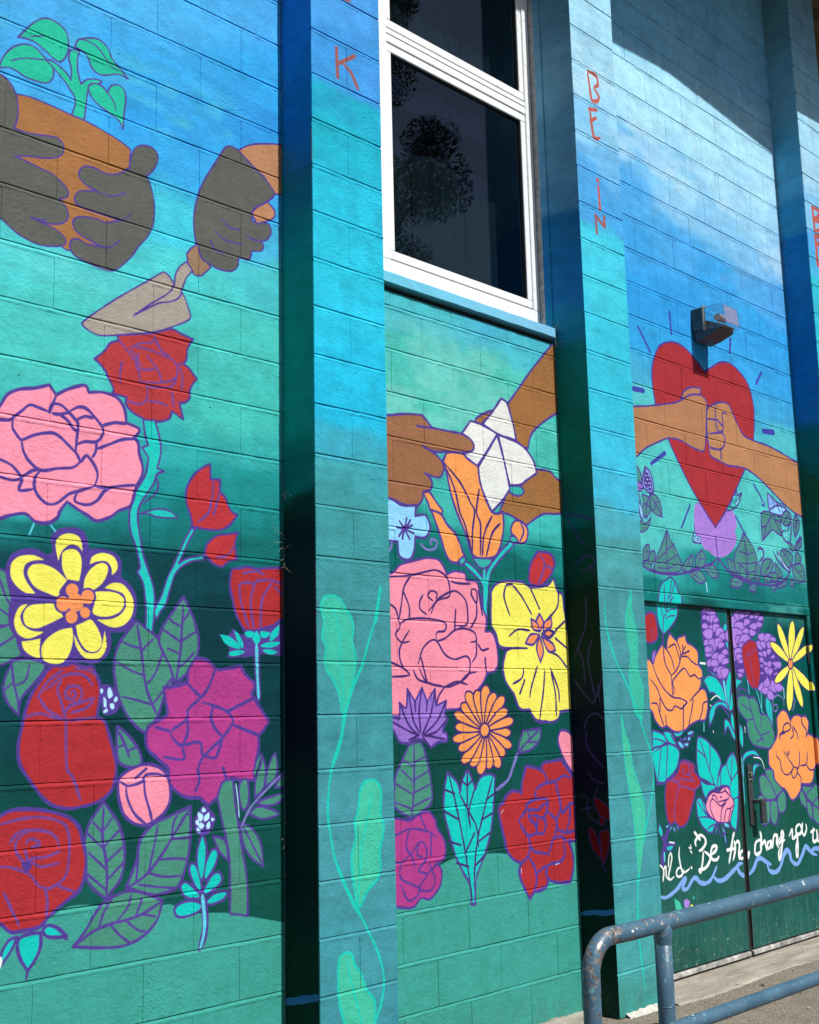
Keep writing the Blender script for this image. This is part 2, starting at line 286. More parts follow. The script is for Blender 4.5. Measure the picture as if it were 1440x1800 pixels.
L|f|pu|0.0|pu|1880,978 1907,981 1915,962 1895,946
L|f|teal|10.0|pu|1819,686* 1827,720 1849,747 1874,750* 1856,716 1834,687 1806,659*
L|f|white|0.0|pu|1806,676* 1821,701 1826,682 1816,657*
L|f|teal|11.7|pu|1875,722 1885,748 1922,755 1954,753* 1955,714 1941,679 1913,643* 1887,682
L|s|pu|8.8||1913,648 1909,620
L|f|teal|12.0|pu|1962,761 1979,773 2011,761 2045,731* 2005,732 1973,741
L|f|pu|0.0|pu|2036,745* 2056,716* 2033,723
L|f|pu|0.0|pu|2554,1084 2584,1109 2633,1071 2624,1030 2598,1007 2551,1015 2538,1057
L|f|lbw|0.0|pu|2580,1105* 2593,1091 2580,1085 2572,1093
L|f|lbw|0.0|pu|2556,1089* 2580,1075 2572,1054 2559,1062
L|f|lbw|0.0|pu|2606,1085* 2606,1062 2585,1053 2585,1071
L|f|lbw|0.0|pu|2546,1056 2559,1062 2563,1045 2553,1042
L|f|lbw|0.0|pu|2594,1039 2607,1052 2611,1031 2598,1025
L|f|lbw|0.0|pu|2568,1051 2585,1040 2572,1027 2559,1038
L|f|lbw|0.0|pu|2615,1065* 2631,1058 2617,1050
L|f|lbw|0.0|pu|2555,1035 2572,1016 2553,1020
L|s|pu|26.4||2576,827 2592,716 2588,662 2569,611
L|f|teal|19.6|pu|2577,1002* 2590,963 2586,894 2574,854 2560,897 2560,952
L|f|teal|19.8|pu|2633,948 2642,930 2625,890 2591,853 2595,900 2616,940
L|f|teal|19.4|pu|2531,907 2548,898 2565,855 2570,814 2544,844 2527,887
L|f|teal|19.8|pu|2651,863 2659,838 2626,814 2587,802 2600,831 2625,859
L|f|teal|19.2|pu|2490,837 2506,846 2536,825 2566,794 2523,796 2498,815
L|f|teal|19.8|pu|2683,791 2669,775 2626,765 2600,769 2626,790 2665,796
L|f|teal|19.1|pu|2466,762 2490,776 2540,777 2573,759 2549,742 2499,736 2474,743
L|f|teal|0.0|pu|2577,1002* 2590,963 2586,894 2574,854 2560,897 2560,952
L|f|teal|0.0|pu|2633,948 2642,930 2625,890 2591,853 2595,900 2616,940
L|f|teal|0.0|pu|2531,907 2548,898 2565,855 2570,814 2544,844 2527,887
L|f|teal|0.0|pu|2651,863 2659,838 2626,814 2587,802 2600,831 2625,859
L|f|teal|0.0|pu|2490,837 2506,846 2536,825 2566,794 2523,796 2498,815
L|f|teal|0.0|pu|2683,791 2669,775 2626,765 2600,769 2626,790 2665,796
L|f|teal|0.0|pu|2466,762 2490,776 2540,777 2573,759 2549,742 2499,736 2474,743
L|s|tl|13.2||2578,799 2589,716 2586,663 2571,614
P1|s|pt|10.8||3300,1936 3281,1835 3234,1722 3189,1612 3135,1519 3102,1436 3070,1332 3028,1230 3012,1153 3006,1038 3042,876 3110,747 3159,676 3208,598 3258,504 3279,415 3259,332 3226,270 3199,203 3178,137
P1|s|pt|16.3||3184,1604 3135,1519 3097,1429 3075,1332 3038,1244
P1|s|pt|15.7||3042,876 3110,747 3159,676
P1|s|pt|17.4||3300,1936 3287,1875 3266,1786
P1|f|pl|8.1|pt|2982,1851 2997,1875 3038,1883 3079,1872 3110,1834 3140,1797 3150,1751 3139,1711 3159,1658 3152,1596 3135,1535 3113,1474 3092,1429 3077,1436* 3068,1489 3043,1549 3004,1594 2996,1639 3005,1677 2985,1722 2994,1776 2982,1821
P1|s|pt|6.3||3038,1846 3072,1748 3080,1633 3088,1519 3090,1444
P1|f|pl2|10.8|pt|3168,1122 3190,1162 3232,1171 3269,1154 3284,1107 3277,1047 3292,994 3285,949 3268,898 3272,839 3255,796 3202,758 3165,705* 3145,714 3135,766 3122,839 3123,905 3144,961 3140,1013 3162,1070
P1|s|pt|8.1||3231,1133 3208,1030 3174,922 3162,813 3150,714
P1|f|pl2|10.3|pt|3046,501 3056,535 3086,548 3116,533 3130,495 3155,470 3174,432 3193,393 3223,360 3233,316 3221,261 3199,203 3091,279 3058,347 3045,412 3045,460
P1|s|pt|7.7||3086,523 3114,428 3151,316 3179,207
P1|s|kbr|17.6||3099,4234 3103,4100
P1|s|kbr|17.9||3107,4164 3201,4236
P1|s|kbr|17.9||3132,4178 3180,4149 3219,4088
P1|s|kbr|14.9||3129,4483 3179,4488
M|f|hill|0.0|pu|3196,787 3477,788 3637,756 3818,778 3907,798 4115,798 4278,775 4416,709 4530,770 4732,816 4860,824* 4703,-1146* 3174,-658*
M|f|arm|12.1|pu|4759,3313* 4568,3126 4387,2933 4325,2897 4228,2861 4147,2818 4132,2796* 4273,2759 4391,2738 4528,2722* 4564,2804 4664,2882 4783,2949 4887,2993* 4917,3401*
M|f|arm|12.0|pu|4592,2625* 4695,2628 4758,2595 4856,2576* 4845,2439* 4745,2412 4632,2400 4551,2362 4488,2326* 4428,2350 4355,2371 4297,2375 4329,2433 4378,2517
M|f|gap|11.7|pu|4378,2512 4454,2522 4483,2495 4436,2470 4376,2482
M|f|orgr|13.5|pu|3931,2617* 4040,2628 4150,2585* 4172,2473 4238,2369 4319,2377* 4319,2300 4287,2201 4241,2151 4128,2136 4080,2160 4043,2245 3987,2342 3950,2427 3927,2518 3905,2576*
M|s|pd|12.0||3928,2537 3978,2449 4007,2344 4039,2291 4087,2156
M|s|pd|12.1||3915,2563 4020,2483 4085,2396 4111,2361 4092,2259 4088,2165
M|s|pd|12.3||4151,2470 4124,2357 4150,2302 4142,2151
M|s|pd|12.4||4237,2349 4176,2257 4156,2152
M|s|pd|12.5||4293,2317 4233,2263 4184,2149
M|f|paper|13.1|pu|4335,2947* 4379,2932 4413,2851 4440,2750* 4296,2763 4188,2795* 4265,2867
M|f|paper|12.5|pu|4103,2796* 4188,2790 4296,2763* 4225,2674 4142,2582* 4067,2612 4047,2630* 4111,2652 4119,2687 4078,2710 4037,2723*
M|f|paper|13.3|pu|4303,2759* 4437,2744 4512,2715 4571,2662 4590,2604* 4518,2564 4454,2527 4378,2517* 4353,2593
M|f|paper|12.9|pu|4295,2758* 4327,2669 4353,2593 4377,2497* 4314,2431 4238,2369* 4198,2428 4160,2500 4149,2576*
M|f|hand|11.4|pu|3455,2695 3577,2737 3677,2759 3773,2770* 3804,2747 3836,2720* 3935,2721 4030,2722 4085,2711 4119,2687 4111,2652 4054,2634 3945,2623 3864,2610 3806,2615* 3864,2593 3908,2553 3893,2504 3860,2489 3795,2496* 3826,2468 3818,2430 3766,2410* 3759,2373 3713,2336 3639,2341 3566,2355 3447,2355*
M|s|pu|10.4||3738,2713 3836,2718
M|s|pu|10.4||3767,2626 3825,2611 3891,2614
M|s|pu|10.3||3795,2496 3782,2499
M|f|orgr|11.6|pu|3766,2406* 3805,2415 3855,2370 3893,2338* 3879,2321 3815,2328 3797,2364*
M|f|orgr|13.0|pu|3815,2333* 3879,2321 3917,2279 3982,2230 4019,2159 4038,2138* 4003,2108 3936,2107 3899,2150 3863,2237
M|f|orgr|13.1|pu|4373,2300 4405,2342 4458,2343 4502,2308 4483,2247 4422,2236 4386,2267
M|s|pu|11.7||4450,2337 4470,2295 4437,2243
M|s|pu|35.0||4037,2104 4110,2064 4163,2003 4161,1836
M|s|pu|36.1||4392,2239 4300,2173 4210,2090 4185,2032 4174,1938
M|s|pu|35.3||4167,2092 4162,1938 4165,1817
M|s|tstem|16.1||4037,2104 4110,2064 4163,2003 4161,1836
M|s|tstem|16.7||4392,2239 4300,2173 4210,2090 4185,2032 4174,1938
M|s|tstem|16.3||4167,2092 4162,1938 4165,1817
M|f|gap|10.9|pu|4086,2135* 4229,2143* 4211,2114 4167,2092 4126,2098
M|f|gap|10.6|pu|4004,2126 4032,2137 4037,2115 4009,2096 3990,2107
M|f|gap|11.5|pu|4363,2255 4394,2268 4422,2241 4384,2230
M|f|lb|12.2|pu|3447,2346 3566,2355 3626,2334 3720,2344* 3712,2295* 3775,2306 3800,2277 3805,2241 3772,2202 3709,2201* 3700,2142 3680,2101 3643,2092 3607,2108 3597,2169* 3443,2164*
M|s|pu|11.0||3641,2230 3612,2262
M|s|pu|11.1||3644,2230 3657,2280
M|s|pu|11.1||3648,2230 3680,2272
M|s|pu|11.1||3650,2231 3690,2250
M|s|pu|11.1||3650,2228 3699,2215
M|s|pu|11.1||3645,2226 3673,2186
M|s|pu|11.0||3638,2225 3628,2184
M|s|pu|11.0||3635,2227 3607,2194
M|s|pu|11.0||3633,2229 3596,2232
M|f|pu|0.0|pu|3662,2232 3658,2222 3648,2215 3636,2214 3626,2219 3623,2228 3627,2238 3637,2245 3649,2246 3659,2241
M|s|lv|11.4||3739,2172 3782,2149 3834,2158 3848,2191 3816,2199 3803,2182 3815,2174
M|s|lv|10.8||3512,2114 3560,2139 3561,2165
M|s|lv|10.8||3547,2121 3560,2148
M|f|bud|14.9|pu|4572,2205* 4666,2203 4703,2165 4684,2114 4625,2055 4561,2027* 4500,2043 4496,2091 4522,2152
M|s|pr|13.4||4587,2191 4622,2139 4561,2037
M|s|pr|13.6||4622,2139 4677,2128
M|f|pinkm|11.2|pu|3416,2008 3557,2026 3606,2064 3680,2088 3781,2111 3858,2106 3895,2068 3908,2046* 3961,2063 4028,2059 4040,2027* 4108,2023 4127,1982 4144,1909 4169,1855 4159,1794* 4208,1791 4234,1746 4244,1672 4227,1617 4163,1602* 4126,1552 4056,1499 3974,1446 3896,1438 3658,1416 3575,1413 3403,1428*
M|s|pd|10.0||3509,2006 3678,2026 3779,2050 3843,2059 3907,2032 3925,1979 3916,1943 3838,1921 3797,1861
M|s|pd|9.7||3627,1953 3661,1885 3660,1833
M|s|pd|9.7||3678,2026 3633,1971 3613,1892 3599,1831
M|s|pd|9.9||3598,1788 3610,1814 3672,1834 3784,1838 3886,1825 3884,1789 3832,1779 3825,1748
M|s|pd|9.5||3598,1788 3573,1762 3608,1729 3656,1734
M|s|pd|9.5||3658,1782 3626,1746 3595,1694 3605,1635 3652,1593
M|s|pd|10.3||3824,1739 3883,1754 3949,1792 4016,1803 4083,1787 4095,1751 4054,1741
M|s|pd|10.0||3708,1637 3741,1706 3793,1742 3831,1739 3880,1683 3944,1662 4024,1677 4049,1646 4027,1588 3952,1552 3874,1538 3761,1560 3714,1620
M|s|pd|9.8||3728,1663 3761,1560
M|s|pd|9.8||3677,1611 3712,1568 3874,1538
M|s|pd|10.3||3785,1874 3825,1911 3864,1940 3957,1972 4023,1939 4040,1886 4031,1822 3950,1814
M|s|pd|10.3||3960,1886 3949,1792
M|s|pd|9.9||3772,1856 3729,1880 3730,1915 3750,1942
M|s|pd|10.1||3812,1919 3781,1940 3801,1963 3839,1956 3832,1929
M|s|pd|10.5||3933,2016 3972,2009 4067,2011
M|s|pd|10.7||4072,1988 4106,1981 4104,1925 4071,1960 4072,1988
M|s|pd|10.6||4104,1925 4100,1861 4057,1804
M|s|pd|10.8||4120,1982 4142,1872
M|s|pd|10.5||4096,1760 4092,1687 4063,1651
M|s|pd|10.7||4108,1733 4134,1707 4183,1717
M|s|pd|10.7||4153,1670 4157,1607
M|s|pd|10.4||4088,1606 4034,1597 3979,1561
M|s|pd|10.2||3874,1538 3953,1561 4025,1548
M|s|pd|9.9||3874,1538 3834,1499 3820,1465
M|s|pd|9.5||3506,1903 3576,1873 3598,1805
M|s|pd|9.4||3476,1658 3593,1626 3652,1589 3532,1580
M|f|yel|12.8|pu|4211,1987* 4249,2022 4322,2041 4440,2044 4499,2023 4561,2027 4639,2041 4689,2079* 4717,2016 4755,1999 4766,1919 4789,1801 4829,1673 4825,1525 4802,1427* 4698,1419* 4680,1386 4647,1372 4601,1368* 4571,1374 4540,1369* 4496,1384 4578,1369* 4504,1384 4462,1432* 4389,1437 4349,1507* 4295,1562 4277,1627 4303,1701 4347,1721* 4261,1728 4236,1783 4203,1837
M|s|pd|11.2||4321,2022 4303,1964 4341,1876
M|s|pd|11.5||4365,2029 4436,1971 4506,1888
M|s|pd|11.7||4506,2014 4569,1920
M|s|pd|12.0||4725,2017 4711,1936 4619,1864
M|s|pd|11.3||4329,1777 4396,1812 4486,1810
M|s|pd|11.2||4274,1710 4347,1721 4465,1724
M|s|pd|11.2||4430,1628 4412,1581 4345,1553
M|s|pd|11.2||4434,1572 4393,1507
M|s|pd|11.4||4535,1639 4484,1544 4465,1488
M|s|pd|11.6||4588,1621 4573,1525 4534,1384
M|s|pd|11.8||4638,1612 4665,1506 4665,1400
M|s|pd|11.8||4634,1631 4690,1525 4693,1467
M|s|pd|12.1||4687,1817 4762,1864
M|s|pd|12.1||4684,1778 4776,1731
M|s|pd|12.0||4640,1708 4701,1690 4769,1633
M|s|pd|11.3||4321,2022 4365,2029
M|f|org|11.7|pu|4567,1895* 4595,1853 4566,1808* 4533,1846
M|f|org|11.9|pu|4659,1880* 4656,1836 4592,1806* 4603,1853
M|f|org|11.8|pu|4680,1719* 4624,1713 4575,1784* 4658,1753
M|f|org|11.6|pu|4559,1659* 4533,1725 4560,1784* 4586,1717
M|f|org|11.5|pu|4451,1747* 4492,1791 4560,1793* 4511,1744
M|f|org|11.6|pu|4500,1868* 4548,1846 4561,1808* 4509,1821
M|f|pd|8.9|pu|4686,1807* 4637,1776 4576,1796* 4632,1825
M|f|org|0.0|pu|4659,1804* 4633,1788 4602,1799* 4631,1813
M|f|lot|10.6|pu|3401,1379 3493,1394 3551,1409 3586,1404 3588,1471* 3629,1450 3638,1530* 3684,1475* 3729,1534* 3758,1474* 3810,1530* 3814,1456* 3882,1477* 3871,1413 3888,1399* 3853,1344 3878,1335 3877,1300 3826,1298 3775,1274* 3740,1305 3679,1315 3642,1299 3583,1309 3538,1360 3401,1347*
M|s|pd|9.6||3729,1530 3708,1440 3716,1339
M|s|pd|9.5||3644,1525 3670,1399 3710,1339
M|s|pd|9.7||3812,1525 3781,1422 3722,1330
M|s|pd|9.5||3590,1467 3645,1374 3704,1331
M|s|pd|9.8||3878,1473 3817,1388 3728,1330
M|s|pd|9.4||3539,1393 3644,1349 3704,1331
M|s|pd|9.8||3885,1397 3816,1345 3740,1326
M|s|pd|9.5||3704,1331 3643,1312
M|s|pd|9.6||3728,1322 3769,1278
M|s|pd|9.8||3740,1330 3865,1309
M|s|pd|9.6||3684,1475 3685,1432
M|s|pd|9.7||3758,1474 3754,1431
M|f|leaf|10.5|pu|3642,1291* 3715,1297 3749,1220 3775,1105 3767,1039 3693,1002 3644,985* 3575,1019 3547,1053 3556,1158 3592,1218
M|s|pu|10.5||3672,1290 3666,1111 3647,985
M|s|pu|8.4||3663,1136 3592,1189
M|s|pu|8.5||3667,1144 3760,1177
M|s|pu|8.3||3659,1083 3555,1134
M|s|pu|8.5||3666,1090 3772,1122
M|s|pu|8.3||3653,1023 3553,1057
M|s|pu|8.5||3658,1033 3764,1064
M|s|pu|8.4||3669,1198 3599,1234
M|s|pu|8.6||3670,1215 3743,1241
M|f|orgr|9.4|pd|4152,1333 4219,1315 4282,1305 4311,1314 4317,1332 4293,1349 4227,1351 4156,1346
M|f|orgr|9.4|pd|4148,1327 4208,1287 4269,1255 4304,1252 4322,1266 4306,1291 4239,1317 4159,1337
M|f|orgr|9.3|pd|4139,1324 4174,1272 4216,1227 4247,1216 4272,1224 4270,1252 4219,1292 4155,1331
M|f|orgr|9.2|pd|4134,1319 4152,1250 4178,1189 4207,1168 4234,1171 4241,1201 4204,1261 4152,1323
M|f|orgr|9.2|pd|4126,1320 4117,1253 4120,1191 4140,1169 4167,1167 4186,1194 4172,1256 4145,1321
M|f|orgr|9.1|pd|4119,1319 4087,1246 4069,1179 4079,1150 4106,1145 4133,1172 4141,1241 4138,1317
M|f|orgr|9.0|pd|4112,1324 4061,1267 4025,1213 4027,1187 4051,1179 4084,1196 4111,1254 4130,1319
M|f|orgr|9.0|pd|4106,1328 4034,1280 3976,1232 3968,1207 3989,1194 4029,1208 4077,1259 4122,1321
M|f|orgr|8.9|pd|4105,1336 4028,1312 3964,1285 3950,1264 3964,1250 4003,1251 4060,1283 4116,1326
M|f|orgr|8.9|pd|4104,1343 4018,1339 3943,1329 3917,1314 3923,1296 3959,1288 4032,1305 4108,1331
M|f|orgr|8.9|pd|4109,1350 4038,1369 3970,1380 3941,1372 3935,1355 3960,1339 4030,1334 4106,1338
M|f|orgr|9.0|pd|4113,1357 4047,1397 3981,1429 3946,1432 3930,1417 3948,1393 4018,1368 4103,1347
M|f|orgr|9.0|pd|4122,1361 4079,1414 4031,1459 3999,1469 3976,1458 3981,1432 4037,1391 4107,1353
M|f|orgr|9.1|pd|4128,1365 4101,1436 4067,1499 4037,1518 4011,1512 4008,1481 4051,1422 4110,1360
M|f|orgr|9.2|pd|4136,1364 4135,1434 4125,1498 4103,1521 4076,1519 4061,1490 4082,1428 4117,1362
M|f|orgr|9.2|pd|4144,1365 4167,1442 4179,1513 4164,1542 4137,1544 4114,1514 4113,1443 4125,1366
M|f|orgr|9.3|pd|4150,1360 4194,1421 4225,1481 4220,1507 4193,1513 4162,1491 4141,1431 4132,1363
M|f|orgr|9.4|pd|4156,1356 4224,1409 4278,1461 4282,1489 4260,1499 4220,1482 4176,1427 4140,1363
M|f|orgr|9.4|pd|4157,1348 4231,1375 4292,1406 4303,1427 4285,1442 4245,1438 4193,1401 4145,1357
M|f|orgr|9.4|pd|4160,1341 4240,1346 4315,1359 4337,1375 4331,1394 4293,1400 4223,1381 4153,1353
M|f|orgr|10.5|pd|4165,1341 4158,1322 4141,1311 4121,1311 4105,1323 4100,1342 4107,1361 4124,1372 4144,1372 4160,1360
M|f|teal|11.2|pu|3878,1167* 3934,1121 3957,1077* 3973,1128 4008,1174* 4038,1125 4056,1080* 4092,1130 4147,1145 4194,1134* 4182,1038 4155,908 4109,800 4044,696 4032,588* 4004,591* 4004,667 3955,739 3908,819 3868,931 3847,1017 3856,1100
M|s|pd|9.9||3884,1158 3929,1011 3978,812 4016,598
M|s|pd|10.2||4180,1135 4097,956 4051,831 4027,664
M|s|pd|10.1||4007,1165 4000,1006 4015,919
M|s|pd|10.1||3945,1078 4006,989 4055,916 4064,830
M|s|pd|10.1||4049,1081 4006,989
M|s|pd|9.8||3856,1092 3919,1071
M|s|pd|9.8||3850,1000 3939,959
M|s|pd|9.8||3866,873 3947,849
M|s|pd|9.8||3919,776 3995,752
M|s|pd|10.4||4183,1055 4127,1032
M|s|pd|10.3||4165,969 4096,948
M|s|pd|10.2||4140,884 4072,855
M|s|pd|10.1||4108,792 4047,755
M|s|pd|10.0||3978,812 4040,892
M|s|pd|10.0||4004,1100 3960,1129
M|s|pd|10.1||4004,1100 4041,1124
M|s|lv|16.1||4365,1238 4322,1169 4283,1112 4198,1070
M|f|leaf|11.1|pu|4404,1331* 4538,1341* 4528,1290 4465,1246 4362,1229* 4379,1285
M|s|pu|11.2||4523,1332 4438,1283 4362,1231
M|s|pu|8.9||4453,1292 4440,1325
M|s|pu|9.0||4438,1279 4504,1277
M|f|mag|10.2|pu|3392,969 3482,978 3551,992 3632,978 3692,998 3753,1005 3795,966* 3800,936 3847,874 3844,808 3794,784* 3824,753 3815,696 3777,660 3740,644 3692,653 3644,623 3563,633 3385,675*
M|s|pu|9.3||3526,914 3631,942 3738,925 3798,895
M|s|pu|9.4||3698,994 3738,925
M|s|pu|9.2||3631,942 3611,871 3639,836 3661,785
M|s|pu|9.3||3639,836 3694,884 3730,860 3728,811 3684,767 3732,746 3682,695 3753,679 3779,724 3746,793
M|s|pu|9.3||3688,880 3675,833 3710,821
M|s|pu|9.1||3577,722 3610,659 3657,658 3682,695 3578,746 3580,810
M|s|pu|9.4||3732,746 3794,784
M|s|pu|9.0||3628,837 3580,810 3478,828
M|s|pu|9.5||3762,906 3759,825
M|f|red|16.0|pu|4418,1168* 4467,1162 4531,1145* 4547,1176 4613,1182 4688,1188* 4730,1145 4773,1107 4787,1092* 4783,988 4776,852 4776,799 4719,799* 4745,743 4748,676 4720,608* 4646,612 4589,623 4547,640* 4538,611 4487,595 4445,596* 4409,566* 4383,603 4346,666 4342,709 4364,732* 4317,745 4272,779 4254,810* 4237,870 4215,948 4210,990 4245,1013* 4274,1046 4315,1060 4363,1053 4376,1044* 4386,1100
M|s|pu|15.0||4531,1145 4558,1122 4570,1086
M|s|pu|15.0||4473,1034 4497,1063 4562,1082 4636,1087 4705,1110 4756,1094
M|s|pu|15.2||4636,1082 4648,1041 4666,986 4663,951 4631,904
M|s|pu|14.7||4479,1016 4480,1033
M|s|pu|14.6||4348,925 4406,968 4415,994 4486,1011 4551,1011 4571,992 4561,958 4537,924 4509,926 4474,937 4425,937
M|s|pu|14.7||4406,968 4455,965 4497,962 4527,978 4571,988
M|s|pu|14.5||4348,925 4373,889 4413,851 4476,855 4525,851 4549,888 4537,915 4488,932
M|s|pu|14.5||4420,963 4431,923 4465,899 4483,859
M|s|pu|14.6||4476,859 4487,919
M|s|pu|14.9||4561,953 4596,929 4630,900 4619,843 4587,802 4562,752
M|s|pu|15.2||4631,904 4635,864 4700,841 4768,844
M|s|pu|15.3||4739,963 4734,901 4700,841
M|s|pu|15.4||4665,968 4685,936 4740,972 4786,974
M|s|pu|14.3||4413,851 4423,803 4407,758 4364,732
M|s|pu|14.5||4423,803 4457,774 4562,752
M|s|pu|14.7||4407,758 4452,706 4464,675 4508,692 4580,706 4654,712 4686,749 4675,803
M|s|pu|14.4||4464,675 4462,637 4445,596
M|s|pu|14.6||4550,688 4535,672 4547,640
M|s|pu|15.1||4617,821 4662,826 4704,800
M|s|lbw|3.2||4243,980 4225,964
M|s|lbw|3.2||4356,707 4356,686
M|s|lbw|3.4||4609,699 4638,703
M|f|pinkm|11.8|pu|4691,1328* 4746,1322 4791,1282 4797,1157 4786,1114 4741,1154 4698,1209 4669,1277
P2|f|pl|5.6|pt|5073,2024* 5066,1948 5077,1878 5104,1798 5096,1718 5095,1618 5130,1519 5106,1371* 5048,1401 5022,1489 5010,1577 5033,1696 5008,1795 5008,1885 5042,1967
P2|s|pt|12.2||4837,1951 4836,1848 4889,1693 4993,1538 5067,1411 5125,1292 5182,1162 5168,1031 5110,890 5045,753 4997,608 4976,390 4996,169 5005,96
P2|f|pl2|5.4|pt|4930,1403* 4948,1325 4983,1247 5006,1135 5034,1076 5083,959 5080,845 5043,734 5006,607* 4993,739 4983,899 4961,1023 4939,1138 4939,1138 4926,1278
P2|s|pl2|24.1||5045,753 5006,645
P2|s|let|20.4||4928,4851 4941,4751 4954,4692 5000,4701 5021,4735 4984,4774 5018,4804 5003,4851 4928,4851
P2|s|let|20.2||4924,4627 4990,4644
P2|s|let|20.1||4931,4629 4955,4479 5013,4490
P2|s|let|20.1||4931,4560 4982,4595
P2|s|let|19.8||4970,4194 4975,4065
P2|s|let|21.4||4966,4230 4971,4227
P2|s|kbr|19.6||4931,4019 4935,3920
P2|s|kbr|19.7||4937,4015 5002,3978
P2|s|kbr|19.9||5010,4031 5010,3975
P3|s|let|33.5||7527,4849 7537,4683
P3|s|let|33.7||7527,4849 7631,4850 7590,4787 7533,4766 7630,4762 7605,4703 7537,4683
P3|s|let|33.3||7535,4639 7540,4532
P3|s|let|33.6||7535,4639 7627,4658
P3|s|let|33.5||7537,4582 7617,4604
P3|s|let|33.2||7534,4502 7540,4431
R|f|vine|8.9|pu|5416,2786* 5487,2760 5520,2721 5515,2669 5402,2641*
R|f|lot|8.9|pu|5431,2688 5491,2674 5539,2658 5511,2626 5425,2623
R|f|wave|12.5|pu|5568,2769* 5610,2747 5637,2699 5634,2633 5586,2627 5538,2651 5537,2701
R|f|pu|0.0|pu|5567,2756* 5602,2731 5624,2698 5623,2646 5587,2642 5551,2660 5549,2703
R|s|lbw|5.7||5578,2743 5583,2741
R|s|lbw|5.7||5570,2720 5575,2718
R|s|lbw|5.7||5595,2723 5600,2721
R|s|lbw|5.7||5580,2699 5585,2697
R|s|lbw|5.7||5606,2703 5611,2700
R|s|lbw|5.6||5565,2676 5570,2673
R|s|lbw|5.7||5593,2678 5598,2675
R|s|lbw|5.7||5608,2659 5612,2657
R|s|lbw|5.7||5586,2653 5590,2651
R|s|lbw|5.7||5609,2681 5612,2679
R|f|vine|9.0|pu|5521,2605* 5583,2598 5604,2564 5600,2521 5545,2472* 5511,2504 5528,2556
R|s|pu|9.0||5590,2606 5558,2545 5545,2475
R|s|pu|7.2||5566,2560 5528,2549
R|s|pu|7.2||5565,2546 5596,2542
R|f|vine|9.1|pu|5597,2614* 5660,2614 5701,2575 5712,2496* 5649,2504 5607,2529 5592,2570
R|s|pu|9.1||5602,2608 5655,2563 5706,2503
R|s|pu|7.3||5643,2576 5695,2582
R|s|pu|7.3||5654,2555 5625,2523
R|s|pu|10.0||5485,2616 5504,2553 5485,2494 5518,2448
R|s|pu|10.0||5470,2585 5492,2559
R|f|lb|6.7|pu|5485,2551 5513,2526 5520,2469 5496,2481
R|f|vine|8.9|pu|5487,2452 5542,2443 5593,2480* 5572,2432 5525,2398 5476,2394
R|f|lav|0.0|pu|6072,2613* 6129,2623 6206,2562 6284,2501 6401,2614 6506,2618* 6531,2573 6539,2526 6512,2492 6525,2446 6490,2388 6441,2353 6378,2324 6304,2311 6233,2320 6193,2340 6138,2350 6114,2386 6063,2419 6049,2478 6051,2554
R|s|pu|9.8||6044,2493 6045,2448 6017,2385 6113,2379
R|s|pu|9.8||6056,2419 6104,2415 6100,2385 6045,2388
R|f|lb|6.1|pu|6056,2419 6104,2417 6100,2385 6045,2384
R|s|pu|7.3||6061,2404 6089,2410
R|s|pu|7.3||6066,2393 6095,2400
R|f|gap|10.6|pu|6568,2792* 6552,2734 6493,2688 6417,2624 6445,2611 6524,2635 6573,2665 6630,2744* 6566,2720*
R|s|lb|9.3||6494,2692 6534,2708
R|s|lb|9.3||6483,2671 6511,2650
R|s|lb|9.4||6565,2712 6577,2689 6543,2661
R|s|pu|8.0||6519,2714 6480,2647
R|s|pu|8.1||6621,2734 6528,2668
R|f|vine|11.4|pu|6852,2638* 6903,2656 7018,2656 7100,2639 7107,2582 7105,2515* 7048,2526 6993,2546* 6931,2515 6842,2458* 6843,2523
R|s|pu|9.9||7009,2647 6925,2580 6861,2476
R|s|pu|10.0||6944,2599 6968,2543
R|s|pu|9.8||6906,2562 6855,2549
R|s|pu|10.1||7007,2638 7056,2577 7099,2531
R|s|pu|10.1||7029,2615 7103,2606
R|f|wave|11.5|pu|6958,2784* 7017,2756 7079,2721 6972,2676 6954,2724
R|s|lbw|7.2||6989,2736 6995,2733
R|s|lbw|7.2||7011,2713 7017,2711
R|s|lbw|7.2||6992,2703 6999,2700
R|f|lb|13.1|pu|6969,2659 7025,2698 7112,2716 7194,2700 7205,2659 7118,2650
R|s|pu|10.2||7077,2708 7105,2673
R|s|pu|10.3||7129,2718 7139,2677
R|s|pu|10.4||7181,2724 7184,2690
R|s|pu|10.3||7064,2736 7198,2726
R|f|vine|11.8|pu|7137,2660 7193,2691 7250,2672 7242,2620 7176,2588 7120,2608
R|s|pu|8.9||7225,2678 7144,2602
R|s|pu|8.9||7195,2653 7237,2645
R|f|vine|12.0|pu|7321,2679* 7359,2640 7348,2580 7287,2523* 7270,2581 7280,2641
R|s|pu|12.0||7320,2675 7313,2602 7292,2532
R|s|pu|9.7||7315,2619 7350,2639
R|s|pu|9.6||7309,2584 7282,2599
R|s|pu|13.3||7242,2620 7188,2556
R|s|pu|13.3||7171,2554 7128,2550 7114,2515 7167,2479 7212,2491 7241,2561 7250,2621
R|s|pu|13.4||7359,2538 7256,2444 7236,2476
R|s|lb|8.8||7140,2518 7176,2534 7162,2495
R|f|vine|12.0|pu|7376,2531* 7367,2479 7308,2440 7265,2445 7299,2490
R|s|pu|12.0||7365,2521 7283,2446
R|s|pu|9.6||7334,2493 7308,2491
R|f|vine|10.3|pu|7185,2480* 7243,2468 7273,2437 7211,2432
R|f|vine|9.2|pu|5750,2428* 5782,2372 5835,2318 5880,2248 5875,2204* 5807,2185 5678,2176 5590,2184* 5622,2250 5681,2327 5719,2380
R|s|pu|9.2||5749,2423 5736,2302 5730,2186
R|s|pu|7.3||5736,2302 5634,2244
R|s|pu|7.4||5737,2310 5826,2354
